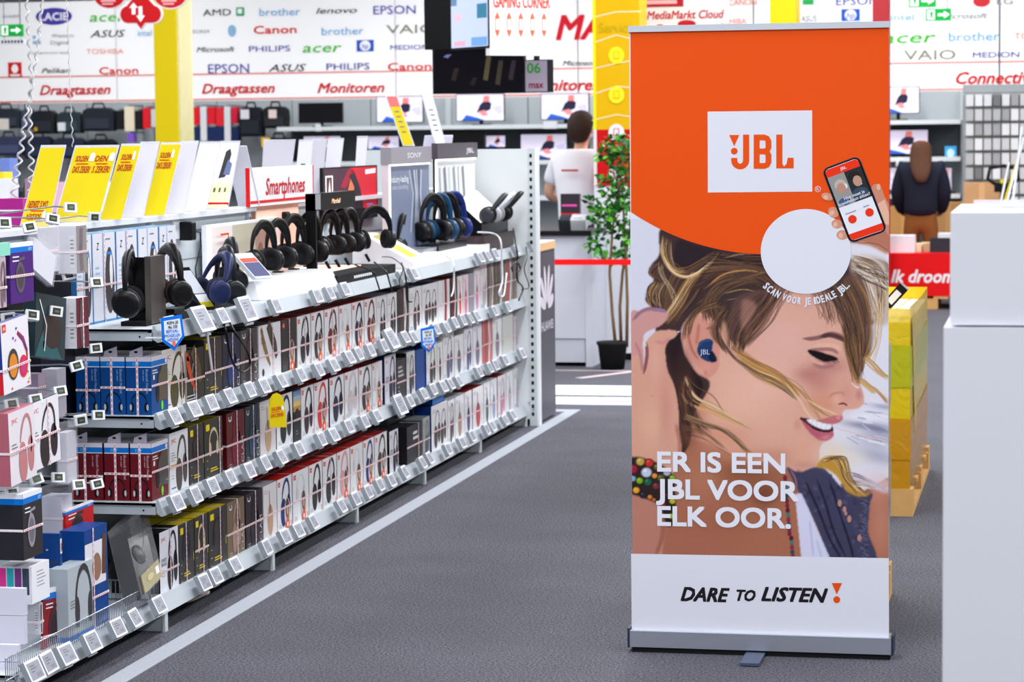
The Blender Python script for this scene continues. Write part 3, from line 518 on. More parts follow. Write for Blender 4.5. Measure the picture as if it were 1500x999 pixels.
# ================================================================== pallets of cartons behind the banner
wood = mat((206, 160, 100), .75, noise=.15, nscale=14)
def pallet_parts(root, x0, x1, y0, y1):
    for k in range(5):
        y = y0+(y1-y0-.1)*k/4; MB().box(x0, x1, y, y+.1, .1, .122, wood).build('plank', root)
    for k in range(3):
        x = x0+(x1-x0-.1)*k/2; b = MB(); b.box(x, x+.1, y0, y1, .0, .022, wood); [b.box(x, x+.1, yy_, yy_+.14, .022, .1, wood) for yy_ in (y0, (y0+y1)/2-.07, y1-.14)]; b.build('bearer', root)
def film_bands(root, x0, x1, y0, y1, z0, z1, cols, seed):
    rnd = random.Random(seed); b = MB(); n = len(cols); H = (z1-z0)/n
    for k, m in enumerate(cols):
        za, zb = z0+H*k-.01, z0+H*(k+1)+.012; o = .006+.004*(k % 2)
        def ring(z): return [(x0-o, y0-o-rnd.uniform(0, .006), z), ((x0+x1)/2, y0-o-rnd.uniform(0, .012), z+rnd.uniform(-.02, .02)), (x1+o*.2, y0-o, z), (x1+o, y0-o*.2, z+rnd.uniform(-.01, .01)), (x1+o+rnd.uniform(0, .01), (y0+y1)/2, z+rnd.uniform(-.03, .03)), (x1+o, y1+o, z), (x0-o, y1+o, z)]
        A, B = ring(za), ring(zb); b.add(A+B, [(i, (i+1) % 7, 7+(i+1) % 7, 7+i) for i in range(7)], m)
    return b.build('stretch_film', root)
t = thing('wrapped_pallet', 'wooden pallet of cartons in yellow stretch film with an open top', 'pallet', (-1.05, 12, 0))
pallet_parts(t, -1.45, -.585, 11.3, 12.9)
yf = film_mat((226, 196, 6), .86, 'yf', 9.); yg = film_mat((186, 186, 14), .88, 'yg', 9.); yo = film_mat((206, 146, 14), .82, 'yo', 9.); cf = film_mat((248, 240, 226), .3, 'cf', 16.)
cmats = [mat((204, 150, 84), .8, noise=.1), mat((222, 180, 120), .8, noise=.1), mat((214, 176, 130), .8, noise=.1), mat((238, 214, 176), .8, noise=.1)]
for k in range(4):
    for q in range(2): MB().box(-1.44, -.605, 11.31+.8*q, 12.09+.8*q, .125+.185*k, .302+.185*k, cmats[k]).build('carton', t)
film_bands(t, -1.44, -.605, 11.31, 12.89, .1, .905, [yo, yo, yf, yg, yf], 3)
b = MB(); b.obox((-.592, 11.55, .62), (0, .12, -.26), (0, .07, .03), (.001, 0, 0), yf); b.build('film_strip', t)
tp = ony(1330, 438, 11.6)
o = MB(); o.obox((-.68, 11.6, .955), (.04, 0, .045), (-.018, 0, .016), (0, .05, 0), BLACK); o.obox((-.683, 11.546, .953), (.022, 0, .024), (-.011, 0, .010), (0, .002, 0), mat((214, 214, 220), .5)); o = o.build('boxed_item'); tag(o, 'black box with a white label sticking out of the yellow pallet top', 'box')
o = MB().obox((-.86, 11.62, .93), (.09, 0, .03), (0, .08, 0), (-.01, 0, .03), WHITE); o.ell((-.85, 11.535, .93), XA, ZA, .04, .025, BLACK, lift=.003); o = o.build('boxed_item'); tag(o, 'white box with a black oval lying on the yellow pallet top', 'box')
o = MB(); o.obox((-.635, 11.45, .93), (.03, .05, .022), (.002, 0, .003), (0, .01, 0), RED); o = o.build('boxed_item'); tag(o, 'thin red strip lying at the corner of the yellow pallet top', 'strip')
t = thing('wrapped_pallet', 'film-wrapped pallet of cartons standing close behind the roll-up banner', 'pallet', (-.93, 8.95, 0))
pallet_parts(t, -1.3, -.562, 8.5, 9.39); zt = ony(1308, 505, 9.39).z
for k in range(4): MB().box(-1.29, -.575, 8.51, 9.38, .125+(zt-.13)/4*k, .122+(zt-.13)/4*(k+1), mat((150, 142, 120), .8)).build('carton', t)
film_bands(t, -1.29, -.575, 8.51, 9.38, .1, zt, [film_mat((190, 190, 180), .5, 'gf')]*4, 5)

# ================================================================== the long headphone gondola
def Yof(px, X, Z, a=4., b=60.):
    """depth at which a point of this X and Z shows at column px"""
    for _ in range(40):
        m = (a+b)/2
        if proj((X, m, Z))[0] < px: a = m
        else: b = m
    return (a+b)/2
gon = thing('shelf_gondola', 'long light grey metal shelf gondola packed with boxed headphones', 'shelving', (-3.2, 11, 0))
SH = {'display': 1.055, 'top': .755, 'middle': .455, 'bottom': .118}
ledm = mat((178, 186, 194), .4, metal=.1)
slot = mat((14, 14, 18), .6)
for k in range(6):
    y0, y1 = 7.04+1.25*k, 7.04+1.25*(k+1)-.004
    b = MB().box(-3.49, -3.462, y0, y1, .03, 1.37, STEEL); b.box(-3.462, -3.460, y0+.01, y1-.01, 1.20, 1.204, STEELD); b.build('back_panel', gon)
    MB().box(-3.53, -3.425, y0, y1, 1.372, 1.392, OFFW).build('top_ledge', gon)
    for n, z in SH.items():
        if k == 0 and n != 'bottom': continue
        b = MB(); b.box(-3.46, -3.004, y0, y1, z-.022, z-.010, STEEL); b.box(-3.46, -3.006, y0, y0+.002, z-.05, z-.010, ledm); b.box(-3.46, -3.02, y0-.002, y0, z-.022, z-.018, STEELD)
        b.ell((-3.05, y0-.0005, z-.035), XA, ZA, .0035, .0035, slot); b.box(-3.46, -3.006, y1-.002, y1, z-.05, z-.010, ledm); s = b.build('shelf_board', gon)
        P = [(-3.003, z+.002), (-2.996, z+.002), (-2.973, z-.052), (-2.985, z-.056), (-3.003, z-.045)]; b = MB()
        b.add([(x, y, q) for y in (y0-.001, y1) for x, q in P], [(0, 1, 2, 3, 4), (9, 8, 7, 6, 5)]+[(i, 5+i, 5+(i+1) % 5, (i+1) % 5) for i in range(5)], ledm)
        b.box(-3.0, -2.9935, y0, y1, z-.008, z-.0055, STEELD); b.build('price_rail', s)
for k in range(7):
    y = 7.04+1.25*k+(-.02 if k == 6 else .0)
    b = MB(); b.add([(-3.45, y-.012, .002), (-2.985, y-.012, .002), (-2.985, y-.012, .062), (-3.45, y-.012, .075)], [(0, 1, 2, 3)], mat((176, 182, 190), .4)); b.box(-2.986, -2.976, y-.014, y+.016, 0, .066, STEEL)
    b.box(-3.45, -2.99, y-.010, y+.002, .002, .06, mat((176, 182, 190), .4)); b.build('base_foot', gon)
    if k < 6: b = MB().box(-3.461, -3.445, y-.016, y+.012, .07, 1.372, STEEL); [b.box(-3.4449, -3.444, y-.006, y+.002, z, z+.018, slot) for z in np.arange(1.08, 1.36, .05)]; b.build('upright', gon)
# end panel with the slotted post
endp = thing('end_panel', 'tall light grey end panel with slotted post closing the gondola', 'panel', (-3.4, 14.55, 0))
MB().box(-3.95, -2.962, 14.545, 14.57, .04, 1.612, mat((214, 220, 224), .35)).build('panel', endp)
b = MB().box(-2.962, -2.918, 14.54, 14.60, 0, 1.615, STEEL)
for z in np.arange(.06, 1.6, .0455): b.box(-2.951, -2.936, 14.5385, 14.5395, z, z+.021, slot)
b.box(-2.918, -2.905, 14.54, 14.605, 0, 1.615, mat((232, 236, 240), .35)); b.build('slotted_post', endp)
# charcoal stand behind the post
hw = thing('brand_stand', 'narrow charcoal display stand with a pale wooden top', 'stand', (-3.1, 14.9, 0))
hm = mat((84, 84, 94), .45); b = MB().box(-3.3, -2.922, 14.62, 15.13, .012, 1.012, hm); b.build('body', hw); MB().box(-3.31, -2.918, 14.612, 15.14, 1.012, 1.056, mat((232, 190, 140), .5, noise=.08)).build('wooden_top', hw)
MB().box(-3.31, -2.918, 14.612, 15.14, 1.056, 1.060, OFFW).build('top_sheet', hw)
b = MB(); wm = mat((216, 208, 220), .5)
for a in (-78, -48, -20, 8, 20, 48, 78)[0:0] or (-72, -44, -16, 16, 44, 72):
    r = math.radians(a); L = .125 if abs(a) < 60 else .095; u = Vector((0, math.sin(r), math.cos(r))); v = Vector((0, math.cos(r), -math.sin(r))); c = Vector((-2.9205, 14.875, .66)); n_ = 12
    b.face([c+u*(.035+L*(1-math.cos(2*PI*k/n_))/2*1.9)+v*.028*math.sin(2*PI*k/n_)*(1.15-.3*math.cos(2*PI*k/n_)) for k in range(n_)][::-1], wm)
b.text('HUAWEI', (-2.9205, 14.875, .565), YA, ZA, .055, wm, wid=.36, bold=.03); b.build('emblem', hw)

# ------------------------------------------------------------------ box art
def hs_front(b, o, cx, cy, sw, sh, m, w=.008, m2=None):
    b.strip([(cx+sw/2*math.cos(a), cy+sh*.58*math.sin(a)) for a in np.linspace(-.15, PI+.15, 15)], [w*.7]+[w*.9]*4+[w*1.3]*5+[w*.9]*4+[w*.7], o, YA, ZA, m)
    for s in (-1, 1): b.ell(o+YA*(cx+s*sw*.42)+ZA*(cy-sh*.16), YA, ZA, sw*.15, sh*.27, m2 or m, lift=.0012)
def hs_side(b, o, cx, cy, sw, sh, m, w=.012, m2=None):
    b.strip([(cx+sw*.36*math.cos(a)+sw*.1*math.sin(a), cy+sh*.5*math.sin(a)) for a in np.linspace(-.35, PI-.1, 14)], [w*.6]+[w]*11+[w*.8, w*.5], o, YA, ZA, m)
    b.ell(o+YA*(cx-sw*.22)+ZA*(cy-sh*.3), YA, ZA, sw*.27, sh*.36, m2 or m, lift=.0012); b.ell(o+YA*(cx+sw*.3)+ZA*(cy-sh*.2), YA, ZA, sw*.2, sh*.32, m2 or m, lift=.001)
def hs_diag(b, o, w, h, m, m2=None):
    b.strip([(w*.42, h*1.0), (w*.55, h*.8), (w*.72, h*.55), (w*.8, h*.34)], [.05, .055, .055, .03], o, YA, ZA, m); b.strip([(w*.12, h*.95), (w*.2, h*.7), (w*.36, h*.42), (w*.5, h*.22)], [.02, .035, .03, .012], o, YA, ZA, m2 or m)
def kid(b, o, w, h):
    c = o+YA*(w*.66)+ZA*(h*.24)
    b.ell(c+ZA*.012, YA, ZA, .040, .062, mat((216, 212, 216), .5), lift=.0014); b.ell(c+ZA*.03, YA, ZA, .026, .042, mat((92, 60, 46), .5), lift=.0017); b.ell(c+ZA*.022, YA, ZA, .014, .018, mat((212, 160, 132), .5), lift=.0020)
    b.ell(c-ZA*.004+YA*.006, YA, ZA, .016, .014, mat((150, 104, 76), .5), lift=.0019); b.ell(c-ZA*.034, YA, ZA, .027, .026, mat((240, 90, 10), .5), lift=.0022); b.ell(c-ZA*.034, YA, ZA, .010, .010, WHITE, lift=.0025)
def lines(b, o, x, y, n, w, dh, m, h=.003):
    for k in range(n): ww = w*(.7+.3*((k*7) % 3)/2); b.strip([(x, y-dh*k), (x+ww, y-dh*k)], h, o, YA, ZA, m)
def tape_on(b, o, u, v, n, w, h, hv, vu, wrap_top=0., side=0.):
    """red-and-white security tape across and down one face of a box"""
    W = .0075; e = .0022
    if hv is not None:
        p = o+v*(h*hv)+n*e; b.obox(p+u*(w/2), u*(w/2+.001), v*(W/2), n*.0004, TAPEW)
        k = 0
        while .006+.017*k+.011 < w: b.add([p+u*(.006+.017*k+i)+v*j+n*.0009 for i, j in ((0, -.0015), (.010, -.0015), (.010, .0015), (0, .0015))], [(0, 1, 2, 3)], TAPER); k += 1
        if side: b.box((o.x-side), o.x+.002, o.y-.0026, o.y-.0014, o.z+h*hv-W/2, o.z+h*hv+W/2, TAPEW)
    if vu is not None:
        p = o+u*(w*vu)+n*(e+.0006); b.obox(p+v*(h/2), u*(W/2), v*(h/2+.001), n*.0004, TAPEW); k = 0
        while .004+.02*k+.012 < h: b.add([p+v*(.004+.02*k+j)+u*i+n*.0009 for i, j in ((-.0014, 0), (.0014, 0), (.0014, .012), (-.0014, .012))], [(0, 1, 2, 3)], TAPER); k += 1
        if wrap_top: b.obox(p+v*(h+.0012)-n*(wrap_top/2), u*(W/2), n*(wrap_top/2), v*.0005, TAPEW)
G = lambda v: mat((v, v, v+2), .4)
BW_ = mat((238, 238, 242), .4, coat=.4); JR = mat((226, 40, 40), .5); ORS = mat((232, 62, 16), .45)
def gloss(c): return mat([255*(v/255)**1.22 for v in c], .4)
XF = -3.035
def place(b, name, loc, **k):
    loc = Vector(loc); b.v = [tuple(Vector(p)-loc) for p in b.v]; o = b.build(name, **k); o.location = loc; return o
SN = {'top': 'top', 'middle': 'middle', 'bottom': 'bottom'}
def hbox(row, idx, px0, px1, style, hc, base=None, top=None, h=.212, depth=.088, dback=True, desc='', back='', hv=.42, vu=.55, xf=XF, sidec=None, z0=None):
    z = SH[row]-.0095 if z0 is None else z0; y0 = Yof(px0, xf, z+.1)+.0015; y1 = Yof(px1, xf, z+.1)-.0015; w = y1-y0
    wb = gloss(base) if base else BW_; tp = gloss(top) if top else wb
    b = MB().box(xf-depth, xf, y0, y1, z, z+h, wb, top=tp, front=gloss(sidec) if sidec else gloss((206, 196, 200)) if style in ('jbl', 'kid') else wb)
    o = place(b, 'headphone_box', (xf-depth/2, (y0+y1)/2, z)); tag(o, desc, 'box', 'boxed headphones in the %s box row' % row)
    b = MB(); p = Vector((xf, y0, z)); m = gloss(hc) if hc and not isinstance(hc, str) else None; tx = G(120); s = w/.17
    if style in ('jbl', 'kid', 'kidk'):
        b.add([p+YA*a+ZA*c+XA*.001 for a, c in ((.06*w, h*.85), (.20*w, h*.85), (.20*w, h*.94), (.06*w, h*.94))], [(0, 1, 2, 3)], ORS); b.text('JBL', p+YA*w*.13+ZA*h*.895, YA, ZA, .008, WHITE, wid=.10*w, lift=.0014)
        if hc == 'x': hs_front(b, p, w*.5, h*.62, w*.5, h*.5, mat((214, 210, 214), .5), .004)
        elif hc == 'd': pass
        else: hs_side(b, p, w*.56, h*.56, w*.7, h*.76, m, .016)
        lines(b, p, w*.08, h*.12, 3, w*.2, .006, tx, .0015); b.strip([(w*.93, h*.02), (w*.93, h*.12)], .006, p, YA, ZA, JR)
        if style != 'jbl': kid(b, p, w, h)
    elif style == 'jvc':
        b.text('JVC', p+YA*w*.22+ZA*h*.86, YA, ZA, .016, JR, wid=w*.26); hs_side(b, p, w*.62, h*.5, w*.62, h*.78, m, .014); lines(b, p, w*.07, h*.66, 4, w*.26, .009, tx, .0025)
        b.add([p+YA*a+ZA*c+XA*.0008 for a, c in ((w*.05, h*.40), (w*.38, h*.40), (w*.38, h*.46), (w*.05, h*.46))], [(0, 1, 2, 3)], mat((206, 160, 50), .4)); lines(b, p, w*.07, h*.28, 2, w*.2, .01, tx, .002); lines(b, p, w*.07, h*.07, 1, w*.35, .01, mat((70, 90, 150), .5), .004)
    elif style == 'jvcdeep':
        b.text('JVC', p+YA*w*.2+ZA*h*.87, YA, ZA, .013, JR, wid=w*.24); hs_side(b, p, w*.66, h*.52, w*.56, h*.82, m, .013); b.text('DEEP', p+YA*w*.22+ZA*h*.53, YA, ZA, .012, BLACK, wid=w*.28); b.text('BASS', p+YA*w*.22+ZA*h*.46, YA, ZA, .012, BLACK, wid=w*.28); lines(b, p, w*.07, h*.36, 3, w*.2, .01, tx, .002)
    elif style == 'clam':
        b.text('CLAM', p+YA*w*.86+ZA*h*.27, ZA, -YA, .030, mat((200, 196, 204), .5), wid=.10, lift=.0012); b.strip([(w*.12, h*.93), (w*.12, h*.87), (w*.2, h*.85), (w*.26, h*.87), (w*.26, h*.93)], .006, p, YA, ZA, mat((226, 220, 228), .5)); hs_side(b, p, w*.52, h*.55, w*.5, h*.75, m, .016); lines(b, p, w*.1, h*.07, 2, w*.2, .01, G(170), .003)
    elif style == 'jab':
        yl = mat((240, 214, 0), .4); b.add([p+YA*a+ZA*c+XA*.0012 for a, c in ((w*.08, h*.82), (w*.28, h*.82), (w*.28, h*.93), (w*.08, h*.93))], [(0, 1, 2, 3)], yl); hs_front(b, p, w*.5, h*.56, w*.48, h*.46, m, .010); lines(b, p, w*.3, h*.14, 2, w*.5, .009, yl, .004); lines(b, p, w*.1, h*.3, 3, w*.1, .03, G(180), .003)
        b.strip([(w*.95, h*.3), (w*.95, h*.44)], .004, p, YA, ZA, yl)
    elif style == 'two':
        hs_side(b, p, w*.35, h*.5, w*.4, h*.7, m, .007); hs_side(b, p, w*.75, h*.5, w*.36, h*.66, m, .006); lines(b, p, w*.06, h*.88, 2, w*.3, .01, tx, .002)
    elif style == 'one':
        hs_side(b, p, w*.58, h*.5, w*.55, h*.8, m, .009); lines(b, p, w*.06, h*.86, 3, w*.3, .01, tx, .002); lines(b, p, w*.06, h*.1, 2, w*.3, .01, mat((90, 130, 190), .5), .003)
    elif style == 'cup':
        b.ell(p+YA*w*.5+ZA*h*.32, YA, ZA, w*.2, h*.3, m); b.strip([(w*.5, h*.45), (w*.46, h*.7), (w*.44, h*.88)], .010, p, YA, ZA, m); lines(b, p, w*.06, h*.9, 2, w*.3, .01, tx, .002)
    elif style == 'diag':
        b.text('JBL', p+YA*w*.14+ZA*h*.9, YA, ZA, .010, ORS, wid=w*.14); hs_diag(b, p, w, h, m, gloss((160, 128, 90))); b.ell(p+YA*w*.18+ZA*h*.12, YA, ZA, w*.05, h*.07, G(50)); lines(b, p, w*.08, h*.76, 3, w*.25, .01, tx, .002)
    elif style == 'blister':
        hs_diag(b, p, w, h, m, gloss((226, 90, 40))); b.strip([(w*.5, h*.04), (w*.35, h*.5), (w*.55, h*.97)], .004, p, YA, ZA, G(220)); lines(b, p, w*.1, h*.12, 3, w*.6, .012, G(200), .004); b.ell(p+YA*w*.2+ZA*h*.84, YA, ZA, w*.09, h*.05, JR)
    elif style == 'label':
        b.text('Label', p+YA*w*.5+ZA*h*.72, YA, ZA, .022, G(210), wid=w*.7) if False else lines(b, p, w*.15, h*.8, 3, w*.6, .02, G(200), .010); lines(b, p, w*.15, h*.3, 3, w*.2, .02, G(190), .005)
    elif style == 'dusk':
        for k, c in enumerate(((110, 150, 190), (170, 180, 190), (230, 196, 110), (190, 150, 70))): b.add([p+YA*a+ZA*q+XA*.0008 for a, q in ((0, h*(.98-.1*k-.1)), (w, h*(.98-.1*k-.1)), (w, h*(.98-.1*k)), (0, h*(.98-.1*k)))], [(0, 1, 2, 3)], mat(c, .4))
        b.ell(p+YA*w*.5+ZA*h*.5, YA, ZA, w*.3, h*.14, G(30)); lines(b, p, w*.3, h*.2, 2, w*.4, .012, G(130), .004)
    elif style == 'strip2':
        b.strip([(w*.35, h), (w*.4, h*.5), (w*.3, 0)], w*.3, p, YA, ZA, m); b.strip([(w*.6, h), (w*.75, h*.5), (w*.6, 0)], w*.12, p, YA, ZA, G(225))
    if hv is not None or vu is not None: tape_on(b, p, YA, ZA, XA, w, h, hv, vu, depth if vu is not None else 0, depth if px0 < 245 or style in ('clam', 'jvcdeep') else 0)
    if b.v:
        pr = b.build('front_print', o)
    if dback:
        c = o.copy(); COL.objects.link(c); c.location.x -= depth+.006; c['label'] = back; c['group'] = 'second rank of the %s box row' % row
    return o
def run_row(row, items):
    n = 0
    for it in items:
        px0, px1, style, hc, base, top, kw, words_ = it; n += 1
        hbox(row, n, px0, px1, style, hc, base, top, desc='%s, %s from near end, %s row' % (words_, ORD[n-1], row), back='box behind the %s, %s row' % (words_, row), **kw)
RT = (208, 34, 14); BKT = (40, 36, 38); DG = (72, 68, 68); YT = (232, 208, 0)
run_row('top', [
 (237.5, 273.5, 'jvc', (96, 88, 54), (236, 230, 224), BKT, dict(vu=.78), 'cream red-lettered headphone box with olive headset picture'),
 (270, 299, 'blister', (112, 92, 60), (58, 54, 46), BKT, dict(h=.19), 'glossy dark window box with orange headset'),
 (299.5, 325.5, 'jab', (92, 70, 60), DG, YT, {}, 'dark grey box with yellow top and brown headset picture'),
 (326, 352, 'clam', (36, 70, 130), (40, 44, 72), BKT, {}, 'navy upright-lettered headphone box'),
 (352.5, 377.5, 'clam', (48, 40, 42), (84, 76, 78), BKT, {}, 'charcoal brown upright-lettered headphone box'),
 (379, 411.5, 'diag', (92, 80, 66), (232, 230, 234), (150, 150, 154), dict(vu=.62), 'white orange-logo box with brown diagonal headband picture'),
 (412.5, 434.5, 'kidk', 'd', (66, 60, 58), RT, dict(vu=.5), 'black orange-logo box with picture of a child'),
 (435.5, 455, 'jbl', (66, 60, 66), None, RT, {}, 'white orange-logo box with black headset picture'),
 (456, 474.5, 'kid', (60, 56, 66), None, RT, dict(vu=None), 'white kids box with dark headset picture'),
 (475.5, 496, 'kid', (126, 44, 34), None, RT, {}, 'white kids box with brick red headset picture'),
 (497, 515, 'kid', 'x', None, RT, dict(vu=None), 'white kids box with very faint headset picture'),
 (515.8, 533, 'kid', (58, 46, 86), None, RT, dict(vu=None), 'white kids box with navy purple headset picture'),
 (533.8, 551, 'kid', (130, 46, 36), None, RT, dict(vu=None), 'white kids box with rust red headset picture'),
 (551.8, 566.5, 'one', (62, 58, 64), None, None, dict(vu=None), 'white box with slim black headset picture'),
 (567.3, 581.5, 'one', (70, 66, 70), None, None, dict(vu=None), 'white box with thin loop headset picture'),
 (582.5, 598.5, 'strip2', (88, 74, 72), (80, 66, 64), BKT, dict(h=.22), 'dark brown box with a blue base'),
 (599.5, 617.5, 'one', (92, 84, 84), None, None, {}, 'white box with large grey headset picture'),
 (618.5, 641, 'two', (86, 80, 82), None, (60, 90, 150), dict(vu=None), 'wide white box with two grey headsets'),
 (641.8, 648.5, '', None, None, None, dict(vu=None), 'narrow plain white box'),
 (649.2, 658.8, 'strip2', (170, 20, 26), None, (210, 20, 20), dict(vu=None), 'white box striped bright red'),
 (659.4, 669.6, 'strip2', (120, 20, 24), (76, 50, 56), BKT, dict(vu=None), 'dark brown and red box'),
 (670.4, 677.5, 'cup', (244, 90, 40), None, (190, 20, 20), dict(vu=None), 'white box with orange earcup picture'),
 (678.2, 686.5, 'cup', (236, 150, 170), (240, 222, 230), None, dict(vu=None), 'white box with pink earcup picture'),
 (687.2, 694, '', None, (176, 174, 186), None, dict(vu=None), 'plain mid grey box'),
 (694.7, 703, 'cup', (226, 150, 196), None, None, dict(vu=None, h=.23), 'white box with mauve earcup picture'),
 (703.8, 713.5, 'one', (200, 190, 200), None, None, dict(vu=None, h=.245), 'tall white box with faint picture'),
 (714.5, 724.5, 'strip2', (160, 150, 140), (128, 112, 104), (120, 108, 100), dict(vu=None, h=.26), 'brown clear pack with silver strip'),
 (725.5, 738, 'strip2', (120, 108, 100), (142, 130, 122), (120, 108, 100), dict(vu=None, h=.262), 'wide greyish brown clear pack'),
 (739, 752, 'strip2', (196, 90, 76), (150, 136, 130), (120, 108, 100), dict(vu=None, h=.264), 'brown clear pack with salmon streak'),
 (753, 773, 'strip2', (130, 116, 112), (158, 140, 136), (120, 108, 100), dict(vu=None, h=.264), 'last brown clear pack beside the slotted post')])
run_row('middle', [
 (248.5, 276, 'jvc', (104, 92, 92), None, BKT, dict(vu=None), 'white red-lettered headphone box with grey headset picture'),
 (277, 298.5, 'jab', (50, 42, 42), DG, YT, {}, 'dark grey box with yellow top and black headset picture'),
 (299.5, 326, 'jab', (222, 206, 176), DG, YT, dict(vu=.82), 'dark grey box with yellow top and cream headset picture'),
 (332, 358.5, 'clam', (130, 20, 60), (112, 26, 40), (120, 30, 44), {}, 'dark red upright-lettered headphone box'),
 (359.3, 380, 'clam', (20, 90, 124), (40, 56, 70), BKT, {}, 'petrol blue upright-lettered headphone box'),
 (381, 404, 'cup', (200, 170, 140), (222, 216, 218), (170, 168, 170), dict(vu=None), 'clear-fronted white box with tan earcup'),
 (405, 428.5, 'jbl', (52, 50, 56), None, RT, dict(vu=None, sidec=(50, 50, 60)), 'white orange-logo box behind the yellow sale tag'),
 (429.5, 440.5, 'dusk', None, (40, 44, 50), (60, 90, 120), dict(vu=None), 'narrow dark box with sunset picture'),
 (441.3, 459.5, 'jbl', (74, 46, 56), None, RT, dict(vu=None), 'white orange-logo box with maroon black headset picture'),
 (460.3, 481, 'kid', (226, 62, 62), None, RT, dict(vu=None), 'white kids box with bright red headset picture'),
 (483, 504, 'jbl', (44, 44, 84), None, RT, dict(vu=None, sidec=(30, 40, 110)), 'white orange-logo box with navy headset picture'),
 (505, 525, 'jbl', (216, 208, 214), None, RT, dict(vu=None), 'white orange-logo box with almost invisible headset picture'),
 (526, 544.5, 'kid', (80, 72, 80), None, RT, dict(vu=None), 'white kids box with dark grey headset picture'),
 (545.3, 560, 'kid', 'x', None, RT, dict(vu=None), 'white kids box with faint outline headset'),
 (563.5, 580, 'jvcdeep', (62, 56, 84), (228, 228, 240), BKT, dict(vu=None, h=.225, sidec=(30, 40, 100)), 'slightly tall white box with dark headset'),
 (581, 594.5, 'label', None, (78, 70, 74), (120, 118, 124), dict(vu=None, h=.185), 'short dark brown box with white lettering'),
 (595.5, 608, 'one', (84, 72, 74), (220, 220, 224), None, dict(vu=None, h=.205, sidec=(60, 60, 64)), 'pale grey box with dark side'),
 (624.5, 640, 'one', (92, 76, 76), None, (30, 80, 160), dict(vu=None, sidec=(14, 74, 150)), 'white box with deep blue side panel'),
 (640.8, 648.3, 'cup', (128, 86, 80), None, None, dict(vu=None, h=.20), 'narrow white box with brown earcup'),
 (649, 665, 'one', (130, 126, 156), None, None, dict(vu=None, h=.235), 'white box with lilac grey headset and green dot'),
 (665.8, 679, 'cup', (140, 136, 160), None, None, dict(vu=None, h=.205), 'low white box with slate earcup'),
 (679.8, 692, 'one', (120, 110, 160), None, None, dict(vu=None, h=.228), 'white box with violet earcup'),
 (692.8, 706, 'cup', (150, 140, 160), None, None, dict(vu=None, h=.23), 'white box with pale slate earcup'),
 (707, 721, 'strip2', (196, 104, 104), (214, 136, 134), (190, 120, 118), dict(h=.24), 'salmon pink box'),
 (722, 735, 'cup', (160, 150, 158), None, None, dict(vu=None, h=.235), 'white box with thin grey earcup'),
 (736, 751.5, '', None, (214, 214, 210), None, dict(vu=None, h=.23), 'wide pale stone box without picture'),
 (752.5, 766, 'cup', (190, 160, 170), (222, 210, 218), None, dict(vu=None, h=.2), 'low pinkish white box')])
